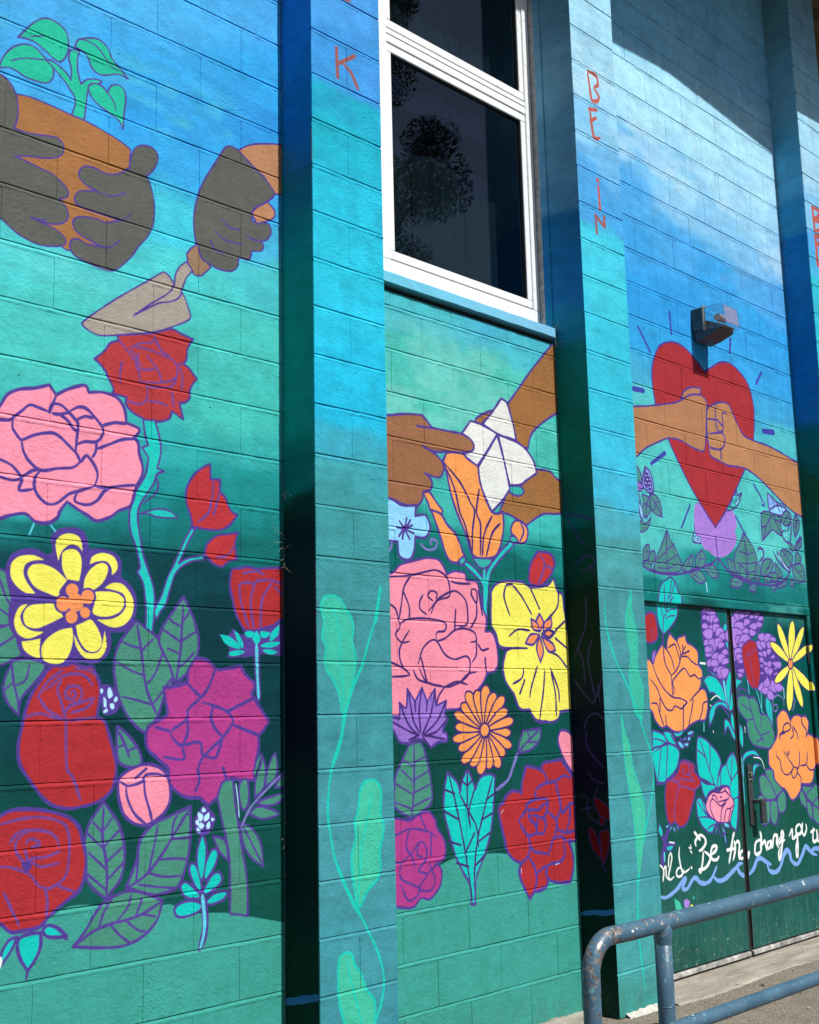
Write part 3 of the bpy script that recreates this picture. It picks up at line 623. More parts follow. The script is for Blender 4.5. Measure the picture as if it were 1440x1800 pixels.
R|s|pu|7.3||5732,2237 5633,2229
R|s|pu|7.4||5734,2244 5845,2289
R|s|pu|7.3||5732,2201 5642,2202
R|s|pu|7.4||5732,2201 5853,2239
R|f|vine|8.8|pu|5503,2297 5555,2326 5564,2288 5547,2244 5497,2233
R|f|vine|8.9|pu|5562,2274 5608,2295 5617,2264 5581,2219 5551,2223
R|f|vine|8.8|pu|5483,2218 5545,2223 5579,2190 5529,2186
R|f|vine|9.5|pu|5895,2198* 5906,2243 6008,2306* 6000,2235 5955,2202
R|f|vine|9.8|pu|6034,2237* 6040,2290 6116,2345* 6144,2306 6133,2252 6082,2233
R|f|vine|9.9|pu|6124,2240 6198,2265 6252,2246 6281,2195 6216,2183 6155,2209
R|f|vine|9.6|pu|5961,2192 6012,2221 6080,2218 6130,2170 6084,2141 6018,2155
R|f|vine|10.4|pu|6398,2310* 6464,2300 6489,2263 6498,2225 6433,2236 6401,2272
R|s|pu|5.5||5536,2321 5534,2243
R|s|pu|6.0||5993,2294 5916,2207
R|s|pu|6.1||6108,2333 6055,2239
R|s|pu|6.2||6145,2238 6268,2201
R|s|pu|6.0||5982,2197 6114,2154
R|s|pu|6.5||6419,2296 6484,2231
R|s|pu|5.5||5513,2277 5551,2287
R|s|pu|6.1||6060,2284 6130,2290
R|s|pu|6.0||5947,2246 5987,2241
R|s|pu|6.2||6166,2240 6211,2258
R|s|pu|6.0||6021,2185 6051,2209
R|f|vine|10.7|pu|6607,2487* 6682,2444 6736,2385 6758,2322 6730,2233 6630,2187* 6514,2226 6478,2293 6501,2357 6564,2426
R|s|pu|10.7||6605,2469 6639,2361 6629,2265 6631,2194
R|s|pu|8.5||6636,2360 6548,2369
R|s|pu|8.6||6638,2353 6719,2375
R|s|pu|8.5||6633,2297 6508,2295
R|s|pu|8.6||6633,2297 6741,2313
R|s|pu|8.5||6631,2250 6547,2251
R|s|pu|8.6||6630,2242 6725,2256
R|f|vine|10.6|pu|6544,2283* 6594,2263 6617,2201 6543,2220
R|f|vine|10.9|pu|6741,2313* 6786,2292 6784,2228 6740,2194 6724,2248
R|f|vine|11.1|pu|6804,2254* 6812,2310 6874,2347 6939,2348* 6966,2314 6909,2261 6840,2232
R|f|vine|11.4|pu|6985,2331* 7046,2295 7072,2248 6988,2242
R|f|vine|11.7|pu|7073,2412 7151,2427 7231,2392 7204,2331 7149,2311 7071,2346
R|f|vine|11.9|pu|7221,2333* 7328,2349 7376,2319 7379,2234* 7273,2228 7220,2274
R|f|vine|11.9|pu|7289,2430* 7336,2400 7329,2357 7259,2352
R|f|vine|10.4|pu|6417,2173 6481,2208 6555,2197 6550,2158 6487,2139 6421,2150
R|f|vine|10.7|pu|6641,2156 6706,2180 6728,2169 6699,2128* 6645,2129
R|f|vine|11.2|pu|6916,2197 6982,2201 6967,2155 6926,2157
R|f|vine|11.4|pu|6998,2202 7067,2214 7062,2181 7010,2170
R|f|vine|11.5|pu|7077,2227 7119,2226 7104,2188 7063,2190
R|f|vine|11.7|pu|7179,2230 7222,2233 7207,2194 7173,2196
R|f|vine|11.3|pu|6924,2254 6975,2266 7011,2227 6950,2207
R|f|vine|11.1|pu|6840,2232 6906,2236 6917,2205 6844,2200
R|s|pu|7.3||7098,2414 7205,2340
R|s|pu|7.3||7110,2382 7165,2412
R|s|pu|7.4||7237,2325 7363,2242
R|s|pu|7.5||7284,2295 7355,2300
R|s|pu|7.0||6843,2248 6937,2336
R|s|pu|7.0||6864,2282 6914,2294
R|s|pu|7.1||7000,2316 7023,2252
R|s|pu|6.5||6432,2174 6536,2173
R|s|pu|6.5||6484,2173 6488,2146
R|s|pu|6.7||6653,2133 6712,2168
R|s|pu|6.8||6762,2291 6750,2210
R|s|pu|12.8||5487,2197 5553,2181 5652,2170 5780,2172 5941,2194 6081,2230 6227,2274 6289,2310
R|s|pu|14.7||6289,2310 6355,2261 6452,2214 6599,2185 6769,2180 6946,2182 7084,2216 7170,2279 7214,2340
R|s|pu|15.2||6776,2388 6786,2405 6834,2405 6844,2361 6773,2315
R|s|pu|15.8||6972,2404 7021,2351 7098,2307 7178,2280
R|s|pu|15.9||7022,2408 7088,2347 7165,2304
R|s|pu|13.9||6303,2303 6284,2271
R|s|lbw|8.7||7043,2385 7102,2332 7155,2295
R|s|lbw|7.3||6138,2148 6143,2096
R|s|pu|11.4||6280,2443 6287,2348 6292,2279
R|s|tick|16.9||6780,2823 6875,2735 6877,2698 6901,2697 6897,2725
R|s|tick|14.4||6015,2599 5907,2455
R|s|tick|16.1||6532,2585 6640,2476
R|s|lbw|7.1||6880,2715 6891,2704
R|f|heart|12.2|pu|6279,3464* 6378,3515 6478,3563 6599,3578 6717,3542 6808,3481 6856,3370 6856,3252 6827,3116* 6682,2896* 6438,2627 6283,2492* 6172,2586 6015,2730 5830,2959 5711,3152* 5693,3273 5699,3369 5739,3460 5808,3535 5940,3581 6069,3571 6174,3525
R|f|skl|11.1|pu|5368,3085* 5604,3128 5769,3166 5941,3210 6033,3257 6147,3295 6237,3299 6278,3269 6280,3195 6258,3104 6218,2963 6182,2945* 6063,2958 5958,2979 5832,2975 5704,2929 5579,2876 5475,2810 5339,2768*
R|f|skl|11.9|pu|5986,3230* 6026,3292 6107,3331 6220,3348* 6204,3306 6101,3285
R|f|skr|12.7|pu|6270,3205* 6297,3241 6371,3275* 6443,3298 6539,3302 6591,3247 6643,3178 6709,3124 6831,3110 7061,3098 7377,3049 7711,2997* 7649,2643* 7291,2693 7016,2802 6847,2872 6679,2908 6486,2901 6371,2916 6282,2935 6268,3007 6261,3092
R|s|pu|12.5||6382,3275 6371,3185 6385,3112 6430,3106 6458,3136 6457,3224 6507,3239
R|s|pu|12.3||6276,3163 6393,3176
R|s|pu|12.3||6276,3070 6453,3097 6450,3021 6380,2986 6278,2990
R|s|pu|12.3||6288,2979 6403,2983 6396,2926
R|s|pu|12.5||6393,3176 6447,3147
R|s|pu|12.1||6280,3244 6252,3091 6267,2994
R|s|tick|18.4||5577,3596 5689,3468
R|s|tick|19.5||5924,3765 5928,3628
R|s|tick|21.8||6622,3747 6604,3651
R|s|tick|22.9||6999,3597 6919,3508
R|s|tick|30.5||5495,3210 5593,3217
R|s|tick|39.0||6958,3193 7098,3207
R|s|tick|25.5||5630,2795 5780,2878
R|f|teal|10.4|pu|5759,2158* 5801,2126 5828,2077 5855,2046 5846,2005 5829,1934 5757,1873 5681,1829* 5650,1869 5632,1921 5633,1970 5615,2016 5642,2081 5672,2118
R|s|pu|8.5||5772,2153 5747,2080 5706,2012 5726,1952 5693,1924 5680,1831
R|s|pu|8.4||5690,2112 5685,2069 5674,1985 5692,1928
R|s|pu|8.4||5715,2049 5741,2030 5739,2012 5727,1961
R|s|pu|8.5||5726,1956 5768,1974 5826,1979
R|s|pu|8.5||5715,1920 5756,1936 5814,1942
R|s|pu|8.5||5725,2008 5769,2042
R|s|pu|8.6||5802,2134 5747,2044
R|s|gap|2.7||5516,2063 5533,2046
R|s|gap|3.0||5491,2059 5859,2059 6343,2054 6642,2052
R|f|redr|11.0|pu|5504,1916 5537,1944 5576,1950 5606,1938 5624,1886 5625,1816 5591,1789 5543,1779 5506,1786*
R|s|pr|4.8||5567,1858 5568,1797
R|s|pr|4.8||5590,1858 5587,1823
R|s|pu|18.1||5677,1826 5670,1765
R|f|orgr|12.1|pu|5497,1692* 5534,1688 5562,1663* 5590,1711 5659,1773 5675,1769* 5704,1752 5718,1801 5746,1842* 5814,1799 5832,1818 5908,1834* 5920,1794 5984,1773 6031,1737 6023,1669* 6061,1638 6065,1598* 6047,1588 6038,1548 6023,1530* 6074,1530 6096,1498 6103,1458* 6094,1413 6061,1355 5985,1352 5899,1327* 5830,1298 5734,1296 5681,1319 5659,1328* 5611,1320 5554,1360 5528,1407 5485,1428*
R|f|lot|6.8|pu|5556,1710 5586,1745* 5596,1728 5567,1667
R|s|pd|9.7||5675,1774 5676,1704 5694,1652 5736,1604 5739,1556 5740,1491
R|s|pd|9.9||5721,1757 5771,1776 5795,1777 5822,1724 5833,1680 5787,1631 5736,1604
R|s|pd|9.8||5682,1765 5733,1722 5760,1679 5771,1635
R|s|pd|10.0||5814,1799 5841,1751 5844,1707 5823,1667
R|s|pd|10.1||5869,1779 5873,1743 5853,1716
R|s|pd|10.1||5901,1771 5864,1734
R|s|pd|10.1||5939,1745 5863,1725
R|s|pd|10.2||5853,1711 5911,1712 5957,1686 6014,1665
R|s|pd|10.0||5740,1495 5759,1521 5748,1565 5766,1587 5836,1631 5878,1645 5931,1601 5974,1610 6021,1588 6057,1597
R|s|pd|9.7||5562,1658 5594,1598 5657,1530 5716,1495 5755,1482 5818,1477 5881,1455 5846,1437 5820,1420 5757,1436 5723,1413 5669,1422 5620,1478 5588,1534 5531,1581
R|s|pd|10.2||5915,1463 5959,1490 6040,1534
R|s|pd|10.0||5949,1476 5931,1423 5883,1327
R|s|pd|9.5||5526,1453 5579,1449 5597,1406 5635,1328
R|s|pd|9.5||5614,1491 5605,1410
R|s|pd|9.6||5657,1383 5658,1324
R|s|pd|9.9||5841,1429 5828,1311
R|s|pd|10.3||6103,1458 6055,1449 6033,1400 6002,1356
R|s|pd|10.0||5881,1455 5845,1431
R|s|white|10.4||6049,1678 6100,1676
R|f|pu|0.0|pu|6105,1997 6202,2006 6244,1989 6284,1949 6311,1884 6361,1848 6367,1754 6358,1688 6326,1651 6317,1581 6271,1576 6215,1622 6124,1657 6103,1766 6087,1849 6087,1922
R|f|lav|6.0|pu|6145,1971* 6145,1987 6139,1997 6121,1997 6103,1989 6100,1979 6116,1974
R|f|lav|6.0|pu|6145,1971* 6166,1987 6174,1998 6161,2005 6138,2004 6123,1996 6128,1985
R|f|lav|6.1|pu|6162,1962* 6198,1976 6216,1989 6207,2000 6181,2004 6157,1998 6154,1983
R|f|lav|6.1|pu|6177,1949* 6224,1959 6253,1971 6250,1985 6225,1995 6195,1991 6182,1975
R|f|lav|6.1|pu|6167,1935* 6153,1953 6136,1962 6113,1957 6099,1945 6103,1933 6128,1931
R|f|lav|6.1|pu|6173,1916* 6197,1938 6204,1953 6185,1961 6155,1958 6137,1946 6147,1932
R|f|lav|6.2|pu|6190,1908* 6242,1926 6270,1942 6260,1959 6225,1966 6191,1958 6183,1938
R|f|lav|6.2|pu|6209,1918* 6250,1919 6278,1926 6284,1939 6269,1951 6244,1951 6226,1939
R|f|lav|6.1|pu|6169,1879* 6155,1902 6137,1914 6110,1910 6090,1896 6093,1881 6122,1877
R|f|lav|6.1|pu|6193,1861* 6223,1880 6234,1895 6218,1905 6188,1905 6167,1895 6172,1880
R|f|lav|6.2|pu|6219,1858* 6268,1876 6293,1893 6280,1909 6244,1915 6213,1906 6207,1886
R|f|lav|6.1|pu|6168,1870* 6129,1870 6104,1866 6096,1854 6108,1843 6130,1840 6149,1851
R|f|lav|6.1|pu|6177,1805* 6204,1844 6206,1871 6166,1881 6115,1870 6093,1848 6119,1827
R|f|lav|6.2|pu|6234,1835* 6296,1846 6331,1859 6330,1879 6298,1892 6260,1889 6241,1868
R|f|lav|6.2|pu|6250,1826* 6305,1820 6344,1822 6360,1839 6349,1858 6319,1865 6286,1852
R|f|lav|6.0|pu|6192,1787* 6167,1810 6141,1820 6113,1813 6097,1795 6107,1780 6141,1779
R|f|lav|6.1|pu|6204,1741* 6256,1778 6275,1806 6243,1823 6186,1822 6150,1803 6161,1775
R|f|lav|6.2|pu|6234,1770* 6287,1790 6312,1809 6298,1825 6259,1831 6225,1822 6220,1800
R|f|lav|6.2|pu|6260,1761* 6307,1774 6333,1787 6327,1801 6296,1809 6267,1804 6258,1787
R|f|lav|6.2|pu|6274,1733* 6321,1730 6354,1732 6366,1747 6354,1762 6328,1767 6302,1755
R|f|lav|6.0|pu|6202,1723* 6177,1745 6151,1756 6122,1749 6106,1731 6116,1716 6150,1715
R|f|lav|6.1|pu|6194,1732* 6198,1763 6188,1782 6154,1784 6120,1771 6112,1753 6140,1741
R|f|lav|6.1|pu|6248,1668* 6281,1705 6287,1731 6250,1743 6200,1736 6174,1715 6195,1693
R|f|lav|6.2|pu|6267,1678* 6312,1701 6331,1720 6312,1734 6273,1737 6243,1725 6244,1705
R|f|lav|6.2|pu|6283,1669* 6335,1676 6367,1686 6366,1702 6340,1714 6309,1712 6292,1696
R|f|lav|6.1|pu|6230,1668* 6197,1693 6165,1705 6132,1696 6117,1675 6130,1658 6170,1658
R|f|lav|6.1|pu|6245,1650* 6246,1682 6233,1702 6196,1703 6162,1689 6155,1669 6187,1658
R|f|lav|6.1|pu|6261,1631* 6243,1651 6223,1661 6198,1656 6183,1642 6189,1630 6217,1628
R|f|lav|6.1|pu|6273,1585* 6278,1609 6272,1624 6246,1627 6218,1618 6210,1605 6231,1594
R|f|lav|6.2|pu|6277,1585* 6324,1620 6341,1646 6309,1662 6256,1661 6222,1643 6234,1617
R|f|lav|6.2|pu|6299,1585* 6347,1613 6366,1636 6341,1652 6294,1653 6261,1639 6268,1616
R|f|lav|6.0|pu|6206,1760* 6165,1775 6132,1779 6109,1767 6107,1748 6127,1737 6160,1743
R|f|teal|7.9|pu|6347,1916 6369,1912 6369,1877 6341,1871 6330,1889
R|f|teal|6.3|pu|6347,1810 6369,1806 6368,1768 6348,1787
R|f|teal|10.7|pu|6114,1643* 6189,1621 6254,1576 6299,1511 6323,1428* 6275,1470 6232,1548 6187,1603
R|f|teal|10.6|pu|6071,1579* 6126,1607 6204,1598 6268,1548 6310,1465 6329,1405* 6264,1452 6175,1507 6131,1507*
R|f|teal|10.5|pu|6103,1314* 6118,1403 6194,1452 6291,1452 6338,1401* 6253,1434 6190,1421 6158,1376
R|f|teal|10.9|pu|6370,1646* 6383,1604 6362,1511 6331,1419 6308,1511 6325,1576
R|f|teal|7.0|pu|6383,1534* 6392,1465 6365,1405 6330,1410*
R|f|teal|10.7|pu|6267,1269* 6273,1347 6304,1351 6352,1304 6397,1238 6361,1239 6308,1309
R|f|teal|7.0|pu|6355,1396* 6378,1363 6385,1280 6346,1327
R|f|tl|6.2|pu|6280,1576 6307,1576 6323,1428 6308,1447
R|s|pu|12.2||6252,1429 6301,1396 6333,1364
R|s|white|6.0||6135,1466 6199,1491 6245,1473
R|s|white|6.0||6127,1439 6137,1430
R|s|white|5.9||6141,1290 6144,1281
R|s|tl|8.8||6046,1337 6041,1293
R|f|teal|10.2|pu|5521,1309* 5584,1297 5634,1274 5657,1237* 5623,1231 5535,1202 5510,1202*
R|f|teal|10.5|pu|5630,1296 5690,1294 5727,1264 5755,1219* 5690,1232 5652,1255
R|f|teal|7.1|pu|5723,1293 5770,1288 5826,1305* 5810,1280 5754,1267
R|f|teal|11.5|pu|5509,1195 5603,1224 5670,1233 5735,1216 5772,1186 5760,1139 5735,1097 5684,1063 5629,1041 5608,1028* 5537,1030*
R|s|pu|9.1||5516,1263 5580,1257 5656,1230 5602,1221 5535,1194
R|s|pu|9.1||5596,1221 5574,1140 5543,1028
R|s|pu|9.2||5663,1230 5643,1137 5622,1037
R|s|pu|9.2||5652,1255 5656,1230
R|s|pu|9.4||5695,1279 5755,1219 5774,1204
R|s|pu|9.0||5536,1021 5614,1024
R|f|tl|7.7|pu|5764,1241 5798,1236 5829,1206* 5788,1207
R|f|tl|7.8|pu|5818,1228 5873,1234* 5864,1212 5843,1213
R|f|tl|7.8|pu|5870,1264 5897,1259 5888,1245 5867,1242
R|f|tl|7.8|pu|5806,1247 5849,1264 5847,1250
R|f|tl|7.9|pu|5873,1290 5922,1296 5928,1284 5878,1271
R|f|tl|7.7|pu|5786,1255 5800,1256 5796,1249
R|f|tl|7.9|pu|5906,1274 5927,1275 5908,1266
R|f|redr|11.7|pu|5779,1131 5834,1136 5915,1110 5917,1070 5968,1027 5964,994* 5912,971 5902,942 5868,890 5825,820 5788,791 5733,784 5690,813* 5650,805 5619,825 5606,889 5609,978 5628,1030* 5690,1052 5747,1082
R|s|pr|9.4||5648,1036 5701,1030 5765,1001 5845,986 5898,972 5964,994
R|s|pr|9.2||5765,1001 5728,971 5691,884 5690,813
R|s|pr|9.5||5784,1116 5833,1121 5886,1101 5889,1075 5826,1060 5787,1080 5816,1093
R|s|pr|9.5||5745,1064 5782,1036 5850,1029 5917,1015
R|s|pr|9.5||5832,1059 5879,1046 5903,1015
R|s|pr|9.3||5709,1047 5754,1023
R|s|pr|9.5||5859,1113 5856,1084
R|f|tl|5.1|pu|5589,792* 5610,803 5633,803* 5615,790
R|f|tl|5.1|pu|5625,765* 5634,782 5649,798* 5654,787
R|f|tl|5.0|pu|5577,734* 5585,754 5613,769* 5611,755
R|f|tl|5.1|pu|5665,793* 5680,785 5691,759* 5672,772
R|f|tl|5.2|pu|5702,798* 5713,782 5718,764* 5703,780
R|s|pu|22.4||5621,783 5590,736 5566,696
R|f|teal|6.7|pu|5534,818* 5562,780 5561,739* 5540,754 5523,777*
R|f|teal|11.1|pu|5971,1257 5996,1260* 6051,1244 6092,1220 6152,1180 6197,1129 6200,1094 6164,1039 6148,972* 6126,973 6030,1016 5963,1042 5944,1124 5953,1198
R|s|pu|9.3||5988,1253 6039,1146 6079,1062 6126,973
R|s|pu|9.3||6092,1223 6091,1156 6076,1066
R|s|pu|9.2||5952,1191 6006,1166 6039,1146
R|f|teal|11.5|pu|6147,965* 6164,1039 6206,1079 6261,1099* 6288,1133 6341,1161* 6370,1125 6385,1067 6388,1028 6372,913 6349,800 6323,719* 6267,754 6257,845 6279,957 6200,977
R|s|pu|9.7||6339,1150 6319,1085 6300,998
R|s|pu|9.6||6261,1099 6283,1041 6300,998 6279,957
R|s|pu|9.7||6300,998 6383,1051
R|s|pu|9.7||6316,894 6371,906
R|s|pu|9.4||6185,1061 6185,978
R|s|pu|9.5||6204,1067 6178,1038
R|f|teal|11.0|pu|5968,1027* 6028,997 6113,989 6125,966 6051,948 6018,913* 5987,955
R|f|teal|10.8|pu|5915,908 5934,924 5969,920 6007,880 6021,824 6103,792 6115,773* 6084,753 6059,729 6010,737 5958,774 5922,820 5914,868
R|s|pu|9.0||5926,911 5969,865 6021,821
R|s|pu|9.1||5929,820 6020,815 6110,788
R|s|pu|9.1||6004,748 6049,763 6108,773
R|s|pu|9.1||5968,916 5991,870 6001,833
R|f|pink|10.6|pu|6024,905 6064,943 6124,955 6167,949 6198,966 6244,971 6278,950 6285,915* 6309,894 6315,860 6283,813 6247,770 6130,777* 6062,810 6017,850 6010,880
R|s|pd|8.8||6048,929 6094,949 6173,939 6233,945 6274,916
R|s|pd|8.9||6221,968 6233,948 6274,916
R|s|pd|8.7||6116,776 6078,820 6055,866 6066,902 6096,908 6136,883 6171,866 6218,885 6273,912
R|s|pd|8.7||6082,909 6092,931 6120,925 6145,890
R|s|pd|8.8||6145,890 6189,894 6256,898
R|s|pd|8.8||6232,880 6176,847 6159,777
R|s|pd|8.8||6312,864 6272,847 6227,843 6208,811 6196,774
R|s|pd|8.9||6280,847 6241,778
R|s|pd|8.8||6170,915 6188,917
R|s|pd|8.9||6293,831 6259,773
R|f|tl|6.2|pu|6129,768* 6133,742 6149,696* 6137,719
R|f|tl|6.2|pu|6166,769* 6184,738 6209,709* 6175,727
R|f|tl|6.3|pu|6188,771 6231,764 6258,739* 6207,747
R|f|tl|6.1|pu|6092,708* 6104,744 6129,764*
R|s|pu|21.2||6173,716 6199,684 6202,654
R|s|tl|6.2||6193,700 6196,666
R|f|gap|5.3|pu|6434,1142* 6452,1103 6434,1026 6416,1065
R|f|pu|0.0|pu|6439,1965 6518,2004 6606,2007 6748,2003 6815,1986 6794,1911 6697,1854 6636,1828 6583,1788 6535,1720 6538,1606 6448,1624 6427,1671 6406,1793
R|f|lav|8.0|pu|6482,1876* 6534,1922 6549,1956 6505,1973 6437,1965 6398,1940 6421,1911
R|f|lav|8.0|pu|6508,1929* 6560,1963 6579,1989 6550,2006 6497,2003 6461,1986 6470,1961
R|f|lav|8.1|pu|6524,1945* 6579,1960 6610,1976 6603,1993 6568,2001 6533,1995 6522,1974
R|f|lav|8.2|pu|6597,1962* 6644,1978 6669,1992 6659,2006 6591,2009 6598,2005 6592,1988
R|f|lav|8.3|pu|6644,1954* 6689,1960 6717,1969 6719,1982 6698,1992 6672,1991 6655,1977
R|f|lav|8.3|pu|6721,1953* 6764,1973 6784,1991 6768,2003 6731,2006 6702,1995 6703,1977
R|f|lav|8.4|pu|6740,1948* 6787,1950 6817,1957 6824,1971 6807,1983 6780,1984 6759,1971
R|f|lav|8.4|pu|6730,1948* 6732,1924 6743,1909 6773,1909 6800,1921 6804,1936 6778,1944
R|f|lav|8.1|pu|6478,1842* 6561,1875 6603,1904 6580,1929 6517,1938 6462,1922 6456,1889
R|f|lav|8.2|pu|6571,1908* 6625,1920 6657,1934 6652,1950 6621,1960 6587,1955 6574,1936
R|f|lav|8.3|pu|6619,1914* 6664,1896 6701,1890 6731,1903 6737,1924 6715,1938 6675,1932
R|f|lav|8.3|pu|6637,1900* 6632,1872 6640,1854 6673,1851 6708,1863 6717,1880 6688,1892
R|f|lav|8.2|pu|6528,1868* 6578,1861 6615,1862 6632,1877 6623,1895 6596,1902 6565,1891
R|f|lav|8.0|pu|6453,1761* 6528,1825 6551,1873 6490,1897 6394,1888 6340,1854 6369,1812
R|f|lav|8.0|pu|6471,1794* 6527,1812 6556,1829 6545,1846 6508,1854 6473,1846 6464,1825
R|f|lav|8.1|pu|6480,1795* 6572,1797 6631,1808 6645,1836 6612,1861 6559,1864 6518,1839
R|f|lav|8.1|pu|6467,1766* 6530,1763 6573,1769 6587,1788 6568,1808 6532,1812 6500,1796
R|f|lav|7.9|pu|6438,1690* 6481,1727 6494,1755 6458,1770 6402,1765 6370,1745 6388,1720
R|f|lav|8.0|pu|6453,1699* 6526,1724 6564,1747 6547,1769 6495,1779 6449,1768 6441,1740
R|f|lav|8.0|pu|6457,1695* 6507,1707 6534,1720 6527,1735 6496,1744 6465,1739 6456,1721
R|f|lav|8.0|pu|6461,1685* 6500,1681 6528,1682 6539,1695 6531,1708 6508,1713 6486,1703
R|f|lav|8.0|pu|6450,1643* 6480,1625 6506,1618 6531,1625 6540,1642 6526,1654 6495,1652
R|f|lav|8.0|pu|6448,1624* 6463,1605 6480,1595 6505,1599 6520,1611 6515,1623 6489,1626
R|f|pu|0.0|pu|6726,1850 6779,1876 6888,1875 6945,1852 6994,1708 6988,1535 6933,1510 6865,1462 6774,1511 6706,1515 6724,1704
R|f|lav|5.9|pu|6798,1808* 6820,1841 6823,1866 6793,1876 6752,1870 6734,1851 6754,1831
R|f|lav|6.0|pu|6819,1813* 6874,1834 6904,1853 6896,1871 6862,1877 6828,1867 6817,1845
R|f|lav|6.0|pu|6876,1795* 6930,1815 6960,1833 6953,1850 6921,1856 6887,1847 6875,1826
R|f|lav|5.9|pu|6772,1763* 6783,1797 6777,1820 6744,1827 6707,1818 6694,1799 6721,1781
R|f|lav|5.9|pu|6813,1774* 6825,1801 6822,1820 6795,1827 6765,1820 6753,1805 6772,1790
R|f|lav|6.0|pu|6861,1765* 6901,1791 6918,1813 6900,1826 6863,1827 6836,1813 6840,1793
R|f|lav|5.9|pu|6776,1724* 6779,1745 6773,1758 6752,1762 6730,1755 6724,1744 6742,1734
R|f|lav|5.9|pu|6815,1720* 6830,1743 6832,1760 6810,1767 6782,1763 6769,1750 6784,1736
R|f|lav|6.0|pu|6847,1735* 6880,1754 6895,1769 6883,1780 6856,1782 6834,1773 6834,1757
R|f|lav|5.9|pu|6800,1686* 6790,1709 6774,1724 6746,1725 6723,1714 6724,1700 6753,1692
R|f|lav|6.0|pu|6864,1716* 6901,1718 6927,1723 6935,1733 6924,1742 6902,1742 6884,1733
R|f|lav|6.0|pu|6881,1697* 6918,1671 6955,1658 6994,1664 7012,1682 6996,1699 6950,1702
R|f|lav|5.8|pu|6776,1656* 6775,1671 6769,1681 6752,1683 6736,1678 6734,1669 6749,1662
R|f|lav|5.9|pu|6837,1667* 6833,1686 6822,1698 6800,1700 6780,1692 6780,1681 6800,1673
R|f|lav|5.9|pu|6855,1657* 6876,1678 6884,1694 6865,1703 6838,1701 6821,1690 6831,1675
R|f|lav|6.0|pu|6895,1657* 6916,1651 6934,1650 6947,1654 6948,1662 6937,1666 6918,1664
R|f|lav|5.8|pu|6791,1627* 6766,1634 6746,1636 6731,1631 6730,1622 6743,1617 6764,1619
R|f|lav|5.9|pu|6819,1617* 6844,1641 6851,1658 6832,1669 6801,1667 6784,1655 6793,1638
R|f|lav|5.9|pu|6848,1608* 6881,1629 6896,1646 6881,1658 6851,1659 6828,1648 6830,1631
R|f|lav|6.0|pu|6889,1618* 6921,1615 6944,1617 6956,1624 6951,1633 6933,1636 6913,1630
R|f|lav|5.8|pu|6764,1578* 6713,1557 6688,1539 6698,1522 6733,1515 6765,1525 6772,1547
R|f|lav|5.8|pu|6802,1569* 6754,1541 6732,1518 6751,1500 6793,1497 6825,1511 6824,1536
R|f|lav|5.9|pu|6843,1579* 6823,1545 6823,1521 6854,1510 6895,1516 6913,1535 6891,1555
R|f|lav|6.0|pu|6865,1589* 6851,1547 6859,1518 6902,1508 6950,1518 6965,1542 6931,1564
R|f|lav|6.0|pu|6903,1579* 6903,1543 6917,1519 6958,1512 6997,1524 7005,1545 6969,1562
R|f|lav|5.9|pu|6826,1530* 6802,1498 6798,1475 6827,1463 6867,1467 6887,1484 6869,1505
R|f|lav|5.9|pu|6818,1608* 6776,1580 6759,1558 6779,1543 6818,1542 6846,1556 6842,1578
R|f|redr|10.6|pu|6534,1777 6586,1812 6636,1828 6702,1815 6722,1752 6737,1656 6714,1568 6680,1535 6632,1535 6580,1568 6551,1629 6533,1701
R|s|pr|6.6||6575,1730 6633,1741 6697,1781
R|s|pr|6.5||6573,1720 6606,1750 6628,1774
R|s|pr|6.5||6621,1721 6630,1654 6644,1549
R|f|yel|8.8|pd|7129,1716 7113,1798 7077,1876 7033,1930 7001,1946* 6989,1922 7002,1862 7045,1786 7107,1712
R|f|yel|9.0|pd|7151,1716 7198,1801 7223,1887 7220,1950 7198,1972* 7166,1949 7133,1885 7118,1800 7124,1716
R|f|yel|9.1|pd|7163,1711 7249,1782 7318,1857 7350,1915 7344,1939* 7303,1921 7240,1867 7181,1792 7141,1714
R|f|yel|9.1|pd|7169,1696 7274,1724 7363,1763 7415,1798 7417,1819* 7373,1819 7296,1795 7213,1755 7149,1706
R|f|yel|9.0|pd|7142,1666 7190,1604 7262,1551 7337,1519 7387,1515* 7395,1539 7357,1584 7274,1635 7170,1676
R|f|yel|8.9|pd|7131,1659 7142,1572 7171,1488 7212,1429 7244,1409* 7258,1434 7249,1498 7211,1581 7154,1662
R|f|yel|8.8|pd|7111,1658 7065,1567 7040,1477 7044,1411 7065,1386* 7097,1410 7129,1475 7145,1566 7138,1657
R|f|yel|8.7|pd|7097,1680 7008,1652 6940,1618 6906,1585 6912,1567* 6951,1567 7013,1587 7076,1625 7120,1671
R|f|yel|8.7|pd|7117,1707 7066,1758 6997,1801 6929,1824 6888,1825* 6884,1805 6922,1769 6999,1729 7095,1697
R|f|org|9.8|pd|7160,1688 7151,1670 7133,1658 7113,1658 7100,1669 7097,1687 7105,1706 7123,1718 7143,1718 7157,1707
R|f|teal|8.3|pu|6779,1482* 6825,1457 6847,1404 6840,1298* 6798,1347 6769,1414
R|s|pu|5.8||6814,1448 6821,1365 6843,1317
R|s|tl|7.4||6669,1525 6691,1477 6719,1400 6744,1376
R|s|tl|7.4||6725,1511 6721,1415
R|s|tl|7.3||6573,1582 6580,1501
R|f|teal|7.9|pu|6434,1591* 6506,1577 6456,1549 6429,1516*
R|f|leafd|11.3|pu|6437,1474 6485,1492 6541,1487 6577,1478 6634,1477 6676,1439 6697,1382 6773,1371 6824,1317 6851,1240 6821,1173 6686,1178 6576,1205 6530,1276 6529,1342* 6478,1375 6438,1418
R|s|pu|11.3||6567,1478 6593,1393 6628,1302 6694,1234 6708,1196
R|s|pu|8.9||6594,1397 6478,1441
R|s|pu|9.0||6615,1350 6530,1344
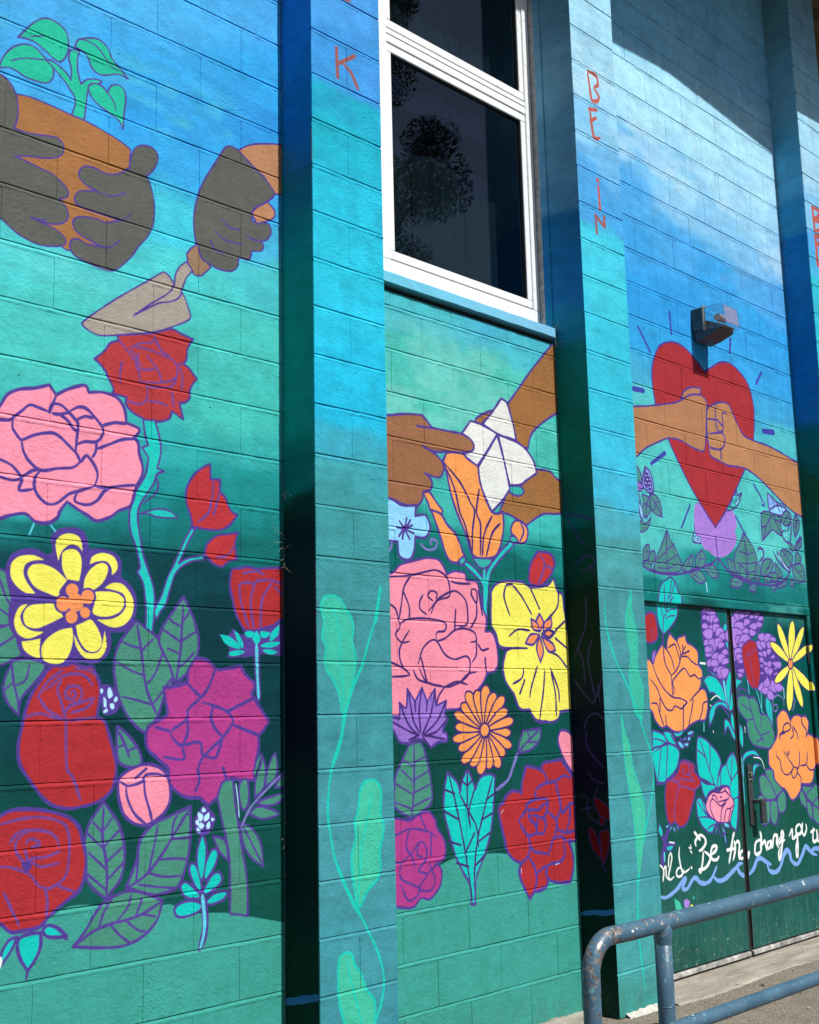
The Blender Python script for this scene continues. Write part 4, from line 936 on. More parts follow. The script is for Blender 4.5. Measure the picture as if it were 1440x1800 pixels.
R|s|pu|9.2||6706,1381 6694,1301
R|s|pu|9.1||6713,1234 6624,1213
R|s|pu|9.2||6697,1253 6797,1270
R|s|lv|8.5||6860,1428 6911,1432 6906,1398 6866,1399 6865,1462 6930,1491 6997,1466 7001,1422
R|s|lv|8.8||7134,1480 7144,1445 7109,1391
R|s|lbw|6.9||7013,1535 7013,1471
R|s|pu|12.8||6449,1497 6482,1535 6563,1511 6579,1492
R|f|teal|7.0|pu|6444,1325* 6474,1278 6461,1186 6431,1233
R|s|white|5.5||6498,1305 6501,1272
R|s|lb|7.2||6423,1914 6439,1903
R|f|orgr|12.8|pu|6893,1316 6899,1354 6966,1397 7026,1387 7069,1332* 7115,1361 7179,1365 7219,1354* 7273,1358 7310,1318 7287,1248* 7378,1210 7393,1108 7376,1060 7333,1014* 7316,964 7267,931 7150,937* 7126,892 7044,846 6996,853 6962,894 6925,919* 6856,938 6816,982 6808,1031* 6758,1068 6758,1117 6764,1155 6798,1172* 6882,1244
R|s|pd|11.2||7069,1332 7062,1288 7028,1269 6966,1266 6982,1304 7035,1318 7073,1293
R|s|pd|11.0||6932,1242 6956,1266
R|s|pd|11.4||7094,1297 7148,1246 7153,1212
R|s|pd|11.6||7219,1354 7222,1309 7269,1268 7261,1218
R|s|pd|11.6||7287,1248 7262,1228
R|s|pd|11.0||6918,1218 6923,1252 6985,1255
R|s|pd|11.3||7082,1287 7096,1243 7051,1220
R|s|pd|10.1||6858,1151 6861,1120 6896,1092 6911,1034 6947,1006 6995,1003 7040,1024 7060,1050 7010,1095 6953,1148
R|s|pd|10.2||6994,1146 7006,1119 7026,1145
R|s|pd|10.4||7158,1140 7149,1082 7124,1036 7060,1050
R|s|pd|10.6||7260,1137 7238,1058 7152,1050
R|s|pd|10.7||7236,1047 7282,1017 7334,1018
R|s|pd|10.4||7124,1036 7104,1013 7148,976 7146,937
R|s|pd|10.3||7040,1024 7035,997 7057,977 7093,994 7114,1025
R|f|leaf|10.5|pu|6708,1044 6747,1045 6793,1040 6809,986 6894,924* 6900,913 6824,879* 6771,943 6712,1013
R|f|leaf|10.3|pu|6629,973 6633,1002 6674,1017 6724,994 6777,935 6823,872* 6767,864 6691,873 6636,917
R|f|leaf|10.2|pu|6601,886 6641,898 6682,869 6618,844*
R|f|leaf|10.2|pu|6611,745 6625,840 6689,862 6735,859* 6722,752 6668,724
R|f|leaf|10.4|pu|6749,854 6820,853* 6825,789 6801,731 6767,717 6734,751
R|f|leaf|10.6|pu|6908,912* 6935,880 6927,804 6887,779 6840,784* 6829,864
R|f|leaf|11.3|pu|7140,926* 7290,914 7336,927 7385,908 7433,882 7361,775 7264,813 7196,864 7175,889
R|f|leaf|11.1|pu|7113,869 7145,906* 7193,845 7192,786 7131,822
R|f|leaf|11.2|pu|7200,833* 7262,797 7263,707* 7210,746
R|f|leaf|11.4|pu|7280,804* 7360,767 7406,732 7395,670 7327,679 7274,718
R|s|pu|8.5||7189,868 7316,912
R|s|pu|8.5||7273,812 7374,845
R|f|teal|7.6|pu|6557,999* 6562,1058 6585,1083 6659,1074* 6604,1063 6578,1035
R|f|teal|7.6|pu|6466,1143 6529,1163 6603,1160 6658,1117* 6578,1139 6494,1127 6452,1092 6449,1019 6445,1092
R|s|tl|6.2||6452,1092 6441,983 6441,856
R|s|white|5.8||6575,1124 6664,1109 6701,1048
R|f|lot|6.5|pu|6846,769* 6805,704
R|f|teal|8.6|pu|5593,692 5660,695 5635,670 5602,670
R|s|pu|32.2||5561,748 5578,705 5550,649 5550,601
R|s|pu|19.2||5578,705 5672,703
R|s|white|7.7||5623,713 5667,706
R|s|tl|13.3||5568,659 5566,623
R|s|white|11.3||5518,605 5543,587 5552,566 5540,520
R|s|white|11.3||5550,575 5571,593 5575,575 5575,540 5602,519
R|s|white|11.4||5598,585 5609,637 5628,656 5636,629 5615,583 5597,544 5608,520 5648,532
R|s|white|11.6||5730,565 5697,572 5673,553 5681,529 5721,530 5747,558
R|s|white|11.7||5717,678 5707,634 5720,572 5734,547 5768,546 5804,558
R|s|white|11.9||5822,562 5825,559
R|s|white|7.9||5811,669 5828,662
R|s|white|8.0||5828,680 5831,668
R|s|white|8.0||5824,650 5836,637
R|s|white|8.0||5816,663 5834,664
R|s|white|17.2||5878,743 5926,702
R|s|white|17.2||5953,629 5942,587 5925,545 5911,526 5901,542 5955,542 5999,563 6022,598 5966,634
R|s|white|17.2||5882,672 5879,697 5929,724 5975,707 5983,676 5944,648 5913,642
R|s|white|17.6||6035,609 6086,629 6095,650 6053,651 6030,615 6044,583 6092,578 6112,592
R|s|white|16.1||6284,703 6263,638 6236,583 6219,547
R|s|white|16.0||6209,618 6286,620
R|s|white|16.1||6298,709 6265,657 6240,615
R|s|white|16.1||6291,661 6299,622 6272,567 6265,558
R|s|white|16.3||6288,636 6329,658 6346,637 6333,587 6335,555
R|s|white|16.4||6380,602 6352,588 6348,560 6381,560 6397,581
R|s|white|24.3||6433,558 6447,580
R|s|white|18.2||6592,688 6601,654 6585,590
R|s|white|18.1||6599,644 6537,633 6517,589 6527,565 6575,571 6599,595
R|s|white|18.3||6594,608 6638,631 6648,604 6658,576
R|s|white|18.5||6700,626 6671,615 6673,585 6702,592 6714,624 6721,584
R|s|white|18.7||6729,586 6742,629 6760,654 6794,648 6782,612 6799,583
R|s|white|18.8||6828,635 6804,617 6816,602 6856,632 6827,541 6801,506 6797,543 6820,582
R|s|white|19.0||6845,606 6845,654 6862,669 6872,645 6846,613 6882,617
R|s|white|18.2||6943,635 6985,670 6984,618 7031,631 7028,659
R|s|white|18.3||7035,659 7045,582 7033,508 7018,506 7019,557 7051,616
R|s|white|18.5||7086,696 7039,679 7040,641 7084,637 7111,666 7086,696
R|s|white|18.7||7124,697 7109,653 7134,623 7170,655 7168,686
R|s|white|19.0||7228,636 7276,646
R|s|white|19.1||7259,658 7249,578 7305,587 7305,637 7310,573 7343,584
R|s|white|19.3||7353,640 7348,569
R|s|wave|23.6||5512,442 5565,435 5657,460 5729,500 5758,508 5725,464 5769,456 5832,500 5867,500 5899,475 5957,463 6019,480 6081,539
R|s|wave|25.3||6044,490 6090,463 6164,465 6270,504 6331,530 6364,529
R|s|wave|25.9||6303,513 6331,479 6373,458
R|s|wave|26.9||6432,461 6489,488 6536,535 6577,538 6628,516 6693,490
R|s|wave|28.7||6652,491 6674,456 6742,442 6801,463 6853,525 6901,554 6934,531 6949,488 7018,461 7084,503 7138,553 7180,535 7221,507 7280,491
R|s|wave|30.3||7215,515 7256,532 7332,521
R|f|pl2|5.7|gap|5640,415* 5688,391 5710,335 5691,317* 5655,348
R|f|lav|0.0|pu|5728,393 5757,404* 5784,386 5769,352* 5740,355
R|f|yel|0.0|pu|5791,367 5816,364 5811,344 5799,339*
R|f|gap|0.0|pu|5821,411 5838,403 5825,390
S2|s|pshade|9.1||24,2403 75,2315 132,2232
S2|s|pshade|9.0||24,2408 123,2388 194,2355
S2|s|pshade|8.9||65,2145 148,2191 187,2142 106,2110 168,2124 177,2073
S2|s|pshade|8.8||121,1980 120,1891 101,1814 32,1680
S2|s|pshade|8.7||147,1772 117,1676 134,1559 152,1463
S2|s|pshade|8.7||26,1573 94,1493 140,1463 195,1576
S2|s|pshade|8.6||72,1330 100,1387 149,1406 194,1376
S2|s|pshade|8.5||84,1321 91,1235 180,1145
S2|s|pshade|8.6||169,1539 176,1462
S2|s|pshade|8.7||65,1718 86,1658 92,1551
S2|f|dred|5.6|pshade|112,1003 158,986 194,960 197,903 148,916 121,957
S2|f|dred|5.6|pshade|70,852 103,847 133,772 139,718 86,770
S2|f|dred|5.5|pshade|137,837 187,851 186,776 149,691 139,773
S2|f|dred|5.6|pshade|169,894 165,883 156,876 146,875 139,882 136,893 140,904 149,911 159,911 166,905
S2|s|pshade|6.6||29,1001 71,1002 72,927 140,874
S2|s|pshade|6.6||84,1125 117,1088 175,1070
S2|s|pshade|6.6||139,1051 112,1003
S2|s|pshade|6.4||140,690 161,664
S2|s|pshade|6.6||32,944 98,956
S2|s|band|23.7||3,452 80,465 149,469 213,486
S1|s|band|25.0||-39,362 43,376 112,392 202,412
'''
GROUND_COLOURS = {
'L': '1694,3926,46AAE8 2267,4182,4AB0EC 2944,4404,48ACEC 1704,3648,40AAE8 2401,3875,36A6E6 2943,4031,30A6E8 2277,3638,30A2E8 2911,3837,2E9CE6 1720,3231,3FBAE0 2406,3518,35A8E6 2910,3556,3AA8E4 2409,3308,40C4DA 2909,3355,45B0D8 1790,3044,4CC9CC 2489,3145,4AC5C6 2909,3181,48C0C8 1946,2814,4AC4C0 2680,2887,46BFB8 1951,2649,49C3BC 2736,2619,42BDB4 2422,2391,30AEB0 2877,2455,35ACAC 2424,2262,1F9B9C 2877,2339,1A8F90 2876,2235,188A8A 2424,2208,0E7C7E 1862,2174,2FA8A8 1969,2078,0A6464 2426,2091,0F7070 2820,2150,128080 2904,2033,0A6A68 2684,1961,023C46 1973,1951,023E48 2428,1944,023E46 2819,1771,023640 1837,1734,023E46 2436,1349,023840 2819,1338,023A42 2212,1070,04443F 2900,912,084C46 2819,715,0A5048 1812,841,0A5048 1822,585,3FA68E',
'P1': '2974,4403,4AA2E8 3264,4477,4A9FE6 3125,4202,3D97E0 3324,4148,4398E0 2996,4103,3C97DE 2995,4046,18A9C6 3323,4079,3F98E0 3339,4023,18AEC8 3118,3808,1AB4CC 3114,3551,24BEDC 3109,3298,26C2DE 3105,3051,28C4E4 3101,2808,20BCE0 3098,2605,1EB6DC 3095,2475,3AA6BC 3093,2370,40A2AA 3091,2219,3E979C 3087,1991,3D9096 3083,1767,3E8E94 3077,1438,3F8F98 3068,908,43939E 3061,500,4194A0 3058,321,3C8C98',
'M': '3632,3199,48B8C4 4224,3334,4AB4D0 4662,3250,48B8C8 3702,3106,4ABDB4 4209,3041,50C0B0 3693,2835,4CBCAE 4626,2703,48BCB0 3613,2559,44B8B0 3978,2395,3FB4AA 4649,2354,3FBFB8 4689,2271,38B0AA 4257,2371,3AB0A6 3783,2242,0F7A76 4636,2165,12807C 3778,2113,056060 4367,2076,066460 4627,2036,05605C 4228,1824,034442 4248,1427,034040 3574,1245,05443F 4665,1284,04504A 4099,849,084C44 4598,964,0A4E46 4072,318,3EA48E',
'P2': '4944,5249,A6DCF4 5075,4926,A4D8F0 4902,4724,A0D6F0 5105,4666,9AD2F0 4839,4568,84C8EE 4935,4504,8CCBEE 4974,4352,6EB8E8 4911,4201,4FA6E4 5052,4050,48A4E4 4845,4004,4AA2E2 4839,3932,3FC0DC 5126,3999,46A6E4 5101,3901,40C6E0 4884,3872,42CAE0 4965,3641,3FCBE0 4938,3321,38C4DE 4962,3018,34BFDA 4960,2715,3CC0E0 4969,2537,40B6D6 4953,2358,4AA8B8 4968,2242,4A9EA2 4969,1981,46939A 4953,1275,44929A 4998,727,4597A0 4994,199,48A2A2 4974,-5,40988F',
'R': '5635,5536,86CEF2 6664,5937,80C8EE 7029,5877,86CCF0 5603,5186,B0E6FC 6556,5076,B0E4FA 7295,4991,B0E2F8 5700,4963,ACE2F8 7067,5044,B0E4FA 6092,5146,B0E6FC 6165,4634,9CD4F0 6850,4568,94CEEE 5613,4677,74BEEE 5854,4684,68B8EE 6165,4634,A0D8F2 6147,4478,8AC8EE 6737,4815,A6DCF4 6861,4652,9CD4F2 6036,4631,84C6EE 5533,4435,4CA8E8 6121,4246,4AA8E8 7049,4382,7CBEEC 7171,4170,4EA6E6 5561,4126,3CA4E6 6440,4143,36A2E6 5586,3784,2EA0E6 6065,3756,2C9CE4 7122,3838,30A0E4 7152,3528,34A2E2 5559,3503,2EA2E0 5540,3314,44A8D0 7194,3300,3CA4D8 5529,3194,54BEC4 7249,3152,50BCC8 6967,2808,54C4C0 5833,2772,52C2BE 5920,2480,54C4C0 6916,2469,58C8C6 5611,2321,50BFBE 5712,2200,2FA4A0 6197,2207,158886 7263,2273,38B0AC 6516,2135,0C6C6C 7244,2159,107676 5583,2047,0E7272 5892,1952,044644 7247,1938,044846 6110,1242,034242 7128,1212,084C46 5760,793,125048 7043,693,165448 5994,315,1C5850 6961,194,1B5650 5677,64,184E46',  # uppermost points: blue of the eave shade put into the paint
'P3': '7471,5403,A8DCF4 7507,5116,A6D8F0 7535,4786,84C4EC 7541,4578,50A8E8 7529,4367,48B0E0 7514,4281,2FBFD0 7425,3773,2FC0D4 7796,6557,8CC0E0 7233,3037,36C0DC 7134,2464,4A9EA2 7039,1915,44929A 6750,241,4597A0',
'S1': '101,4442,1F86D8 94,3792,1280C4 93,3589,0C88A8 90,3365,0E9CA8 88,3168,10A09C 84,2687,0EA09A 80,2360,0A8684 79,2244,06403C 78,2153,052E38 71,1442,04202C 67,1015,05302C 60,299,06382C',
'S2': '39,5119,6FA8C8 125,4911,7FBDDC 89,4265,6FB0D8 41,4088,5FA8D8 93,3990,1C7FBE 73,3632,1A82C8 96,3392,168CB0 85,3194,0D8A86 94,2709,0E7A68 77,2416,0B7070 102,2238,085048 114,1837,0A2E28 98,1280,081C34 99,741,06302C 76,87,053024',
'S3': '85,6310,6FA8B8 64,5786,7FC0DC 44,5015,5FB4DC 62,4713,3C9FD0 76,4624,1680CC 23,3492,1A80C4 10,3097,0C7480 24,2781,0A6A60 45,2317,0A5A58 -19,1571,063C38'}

PAINT = 0.80          # sunlit sRGB tone -> albedo

def lin(h):
    h = h.lstrip('#')
    v = np.array([int(h[i:i + 2], 16) for i in (0, 2, 4)], float) / 255.0
    return np.where(v <= 0.04045, v / 12.92, ((v + 0.055) / 1.055) ** 2.4) * PAINT

def vnoise(h, w, cells_y, cells_x, seed):
    r = np.random.default_rng(seed)
    g = r.random((int(cells_y) + 2, int(cells_x) + 2)).astype(np.float32)
    ys = np.linspace(0, cells_y, h, dtype=np.float32); xs = np.linspace(0, cells_x, w, dtype=np.float32)
    yi = np.minimum(ys.astype(int), int(cells_y)); xi = np.minimum(xs.astype(int), int(cells_x))
    fy = (ys - yi); fx = (xs - xi)
    fy = (fy * fy * (3 - 2 * fy))[:, None]; fx = (fx * fx * (3 - 2 * fx))[None, :]
    a = g[yi][:, xi]; b = g[yi][:, xi + 1]; c = g[yi + 1][:, xi]; d = g[yi + 1][:, xi + 1]
    return (a * (1 - fx) + b * fx) * (1 - fy) + (c * (1 - fx) + d * fx) * fy - 0.5

class Canvas:
    """a painted face in metres: x0..x1 along, 0..top up, res pixels per metre; row 0 is the bottom"""
    def __init__(self, x0, x1, top, res):
        self.x0, self.x1, self.top, self.res = x0, x1, top, res
        self.w = int(round((x1 - x0) * res)); self.h = int(round(top * res))
        self.px = np.zeros((self.h, self.w, 3), np.float32)
    def wash(self, xa, xb, text, seed, sx=0.45):
        """blend brushed background colours between sample points"""
        P = [e.split(',') for e in text.split()]
        cx = np.array([float(p[0]) for p in P]) / 1000; cz = np.array([float(p[1]) for p in P]) / 1000
        cc = np.array([lin(p[2]) for p in P], np.float32) ** 0.5
        ia = max(0, int((xa - self.x0) * self.res)); ib = min(self.w, int(math.ceil((xb - self.x0) * self.res)))
        step = 6
        n = max(2, (ib - ia) // step + 2); mrows = self.h // step + 2
        xs = xa + np.arange(n) * step / self.res; zs = np.arange(mrows) * step / self.res
        X, Z = np.meshgrid(xs, zs)
        X = X.astype(np.float32); Z = Z.astype(np.float32)
        wz = vnoise(mrows, n, mrows * step / self.res * 9, n * step / self.res * 3, seed) * 0.10 \
            + vnoise(mrows, n, mrows * step / self.res * 28, n * step / self.res * 7, seed + 1) * 0.05
        Z = Z + wz
        X = X + vnoise(mrows, n, mrows * step / self.res * 4, n * step / self.res * 4, seed + 2) * 0.2
        acc = np.zeros(X.shape + (3,), np.float32); ws = np.zeros(X.shape, np.float32)
        for a, b, c in zip(cx, cz, cc):
            d2 = ((X - a) * sx) ** 2 + (Z - b) ** 2 + 0.0006
            wgt = 1.0 / (d2 * d2)
            ws += wgt; acc += wgt[..., None] * c
        acc = (acc / ws[..., None]) ** 2
        # bilinear upsample
        yy = np.arange(self.h, dtype=np.float32) / step; xx = np.arange(ib - ia, dtype=np.float32) / step
        yi = yy.astype(int); xi = np.minimum(xx.astype(int), n - 2); fy = (yy - yi)[:, None, None]; fx = (xx - xi)[None, :, None]
        yi = np.minimum(yi, mrows - 2)
        r0 = acc[yi]; r1 = acc[yi + 1]
        rows = r0 * (1 - fy) + r1 * fy
        self.px[:, ia:ib] = rows[:, xi] * (1 - fx) + rows[:, xi + 1] * fx
    def blend(self, ya, xa, cov, col, lim=None):
        h, w = cov.shape
        self.px[ya:ya + h, xa:xa + w] += cov[..., None] * (col - self.px[ya:ya + h, xa:xa + w])
    def clipx(self, lim):
        return max(0, int(round((lim[0] - self.x0) * self.res))), min(self.w, int(round((lim[1] - self.x0) * self.res)))
    def fill(self, P, col, lim):
        lo, hi = self.clipx(lim)
        x = (P[:, 0] - self.x0) * self.res; y = P[:, 1] * self.res
        ya = max(0, int(math.floor(y.min()))); yb = min(self.h, int(math.ceil(y.max())) + 1)
        xa = max(lo, int(math.floor(x.min()))); xb = min(hi, int(math.ceil(x.max())) + 1)
        if yb <= ya or xb <= xa: return
        SS = 3
        x2 = np.roll(x, -1); y2 = np.roll(y, -1)
        W = xb - xa
        cov = np.zeros((yb - ya, W + 2), np.float32)
        for r in range((yb - ya) * SS):
            sy = ya + (r + 0.5) / SS
            k = (y <= sy) != (y2 <= sy)
            if not k.any(): continue
            c = np.sort(x[k] + (sy - y[k]) / (y2[k] - y[k]) * (x2[k] - x[k])) - xa
            row = cov[r // SS]
            for a, b in zip(c[0::2], c[1::2]):
                a = min(max(a, 0.0), W); b = min(max(b, 0.0), W)
                if b <= a: continue
                ai = int(a); bi = int(b)
                if ai == bi: row[ai] += b - a
                else:
                    row[ai] += ai + 1 - a; row[ai + 1:bi] += 1.0; row[bi] += b - bi
        self.blend(ya, xa, np.clip(cov[:, :W] / SS, 0, 1), col)
    def stroke(self, P, width, col, lim, closed=False, taper=False):
        lo, hi = self.clipx(lim)
        if closed: P = np.vstack([P, P[:1]])
        x = (P[:, 0] - self.x0) * self.res; y = P[:, 1] * self.res
        hw0 = max(width * self.res / 2, 0.55)
        n = len(x)
        s_ = np.concatenate([[0], np.cumsum(np.hypot(np.diff(x), np.diff(y)))])
        wob = 1 + 0.11 * np.sin(s_ / (9 + hw0 * 2) + x[0]) + 0.07 * np.sin(s_ / 5.3 + y[0])
        if taper and n > 6:
            t = np.minimum(np.arange(n), np.arange(n)[::-1]) / (n * 0.12)
            wob = wob * np.clip(0.55 + 0.45 * t, 0.5, 1)
        hw = hw0 * np.clip(wob, .5, 1.5)
        M = hw0 * 1.5 + 2
        ya = max(0, int(y.min() - M)); yb = min(self.h, int(y.max() + M) + 1)
        xa = max(lo, int(x.min() - M)); xb = min(hi, int(x.max() + M) + 1)
        if yb <= ya or xb <= xa: return
        cov = np.zeros((yb - ya, xb - xa), np.float32)
        for i in range(n - 1):
            ax, ay, bx, by = x[i], y[i], x[i + 1], y[i + 1]
            h = max(hw[i], hw[i + 1]) + 1
            y0 = max(ya, int(min(ay, by) - h)); y1 = min(yb, int(max(ay, by) + h) + 2)
            x0 = max(xa, int(min(ax, bx) - h)); x1 = min(xb, int(max(ax, bx) + h) + 2)
            if y1 <= y0 or x1 <= x0: continue
            Y = np.arange(y0, y1, dtype=np.float32)[:, None] + 0.5; X = np.arange(x0, x1, dtype=np.float32)[None, :] + 0.5
            dx, dy = bx - ax, by - ay
            L = dx * dx + dy * dy + 1e-9
            t = np.clip(((X - ax) * dx + (Y - ay) * dy) / L, 0, 1)
            d = np.sqrt((X - ax - t * dx) ** 2 + (Y - ay - t * dy) ** 2)
            c = np.clip((hw[i] * (1 - t) + hw[i + 1] * t) - d + 0.5, 0, 1)
            sub = cov[y0 - ya:y1 - ya, x0 - xa:x1 - xa]
            np.maximum(sub, c, out=sub)
        self.blend(ya, xa, cov, col)

def curve(text, closed, step=0.006):
    """control points 'x,z' in mm, '*' marks a corner; smooth elsewhere (Catmull-Rom)"""
    pts = []; cor = []
    for k in text.split():
        cor.append(k.endswith('*')); a, b = k.rstrip('*').split(',')
        pts.append((float(a) / 1000, float(b) / 1000))
    P = np.array(pts); n = len(P)
    if n < 3: return P if closed or n > 1 else np.vstack([P, P + 1e-4])
    out = []
    last = n if closed else n - 1
    for i in range(last):
        p1 = P[i]; p2 = P[(i + 1) % n]
        p0 = P[(i - 1) % n] if (closed or i > 0) else p1
        p3 = P[(i + 2) % n] if (closed or i + 2 < n) else p2
        m1 = (p2 - p1) * 0.5 if (cor[i] or (not closed and i == 0)) else (p2 - p0) * 0.5
        m2 = (p2 - p1) * 0.5 if (cor[(i + 1) % n] or (not closed and i + 2 >= n)) else (p3 - p1) * 0.5
        L = np.linalg.norm(p2 - p1)
        l1 = np.linalg.norm(m1); l2 = np.linalg.norm(m2)
        if l1 > L * 1.2: m1 = m1 * (L * 1.2 / l1)
        if l2 > L * 1.2: m2 = m2 * (L * 1.2 / l2)
        k = max(2, min(14, int(L / step)))
        t = (np.arange(k) / k)[:, None]
        out.append((2 * t ** 3 - 3 * t ** 2 + 1) * p1 + (t ** 3 - 2 * t ** 2 + t) * m1 + (-2 * t ** 3 + 3 * t ** 2) * p2 + (t ** 3 - t ** 2) * m2)
    if not closed: out.append(P[-1:])
    return np.vstack(out)

P1A, P1B = 2.9567, 3.3533          # pilaster faces along the wall
P2A, P2B = 4.7870, 5.1841
P3A, P3B = 7.4188, 7.8150
PD = 0.1997                        # how far the pilasters stand out
LIM = {'L': (-0.62, P1A), 'P1': (P1A, P1B), 'M': (P1B, P2A), 'P2': (P2A, P2B), 'R': (P2B, P3A), 'P3': (P3A, P3B)}
front = Canvas(-0.62, 9.1, 6.7, 440)
side = Canvas(0.0, 0.9, 6.7, 440)
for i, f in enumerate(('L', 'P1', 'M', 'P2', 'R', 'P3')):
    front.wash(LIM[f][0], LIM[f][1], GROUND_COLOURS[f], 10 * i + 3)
front.wash(P3B, 9.1, '7900,6500,8A7848 8400,6000,8A7848 8000,5700,6FA8D0 8400,5000,5FA8E0 8400,3500,30B0D0 8400,2300,0A6060 8400,1000,0A5048', 91)
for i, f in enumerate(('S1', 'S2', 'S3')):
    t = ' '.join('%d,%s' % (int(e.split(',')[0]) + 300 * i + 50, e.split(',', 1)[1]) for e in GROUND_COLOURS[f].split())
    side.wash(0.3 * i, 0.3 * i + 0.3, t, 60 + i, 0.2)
# streaky brush work over the washes
for cv, sd in ((front, 5), (side, 6)):
    hh, ww = cv.h // 2 + 1, cv.w // 2 + 1
    nz = vnoise(hh, ww, cv.top * 30, (cv.x1 - cv.x0) * 8, sd) + vnoise(hh, ww, cv.top * 12, (cv.x1 - cv.x0) * 20, sd + 1) * 0.8 + vnoise(hh, ww, cv.top * 80, (cv.x1 - cv.x0) * 40, sd + 2) * 0.6
    nz = np.repeat(np.repeat(nz, 2, 0), 2, 1)[:cv.h, :cv.w, None]
    cv.px *= (1 + 0.17 * nz)
# loose cloud strokes in the upper sky of the right bay
def clouds(xa, xb, za, zb, seed, col, amt):
    ia, ib = front.clipx((xa, xb)); ja, jb = int(za * front.res), int(zb * front.res)
    h, w = jb - ja, ib - ia
    n = vnoise(h, w, (zb - za) * 3, (xb - xa) * 1.4, seed) + 0.6 * vnoise(h, w, (zb - za) * 9, (xb - xa) * 4, seed + 1) + 0.35 * vnoise(h, w, (zb - za) * 30, (xb - xa) * 14, seed + 2)
    e = np.minimum(1, np.minimum(np.arange(h), np.arange(h)[::-1]) / (0.25 * h))[:, None]
    cov = np.clip((n - 0.10) * 3.2, 0, 1) * amt * e
    front.blend(ja, ia, cov.astype(np.float32), lin(col))
clouds(P2B, P3A, 4.1, 5.3, 31, '#BFE4F6', 0.55)
clouds(P2B, P3A, 4.2, 5.2, 47, '#4FA9E6', 0.22)
clouds(P2A, P2B, 4.5, 5.7, 36, '#C6E8F8', 0.6)
clouds(-0.6, P1A, 2.9, 3.6, 38, '#6FD0CC', 0.5)
clouds(-0.6, P1A, 3.6, 3.95, 39, '#58CCD8', 0.6)
clouds(P1B, P2A, 2.5, 3.3, 40, '#7FD2C8', 0.5)
clouds(P2B, P3A, 1.9, 2.5, 44, '#6AD2CA', 0.4)
# shapes and outlines, in the order they were painted
MURAL_LINES = MURAL.strip().split('\n')
PALIN = {k: lin(v) for k, v in PALETTE.items()}
OFFS = {'S1': 0.05, 'S2': 0.35, 'S3': 0.65}
for i, ln in enumerate([l for l in MURAL_LINES if l.startswith('L|')] + MURAL_LINES):
    f, kind, col, wd, lc, pts = ln.split('|')
    wd = float(wd) / 1000
    P = curve(pts, kind == 'f')
    if i < sum(1 for l in MURAL_LINES if l.startswith('L|')):     # the garden goes on to the left of the photograph
        if P[:, 1].max() > 3.3: continue
        P = P * np.array([-1.0, 1.0]) + np.array([3.22, 0.0])
    if f in OFFS:
        P = P + np.array([OFFS[f], 0.0]); cv = side; lim = (OFFS[f] - 0.05, OFFS[f] + 0.22)
    else:
        cv = front; lim = LIM[f]
    if kind == 'f':
        cv.fill(P, PALIN[col], lim)
        if wd > 0.0005: cv.stroke(P, wd, PALIN[lc], lim, closed=True)
    else:
        cv.stroke(P, wd, PALIN[col], lim, taper=True)
# thin coverage: brush unevenness and tiny missed specks over everything painted
hh, ww = front.h, front.w
nz = vnoise(hh, ww, 6.7 * 60, 9.7 * 60, 71)
nz = nz + vnoise(hh, ww, 6.7 * 26, 9.7 * 9, 72) * .8 + vnoise(hh, ww, 6.7 * 9, 9.7 * 30, 73) * .6 + vnoise(hh, ww, 6.7 * 170, 9.7 * 50, 74) * .5
front.px *= (1 + 0.11 * nz[..., None]); del nz

def to_image(cv, name):
    img = bpy.data.images.new(name, cv.w, cv.h, alpha=False, float_buffer=False)
    img.colorspace_settings.name = 'sRGB'
    v = np.clip(cv.px, 0, 1)
    v = np.where(v <= 0.0031308, v * 12.92, 1.055 * np.power(v, 1 / 2.4) - 0.055)
    buf = np.ones((cv.h, cv.w, 4), np.float32); buf[..., :3] = v
    img.pixels.foreach_set(buf.ravel()); img.update(); img.pack()
    return img
front_img = to_image(front, 'mural_front')
side_img = to_image(side, 'mural_sides')

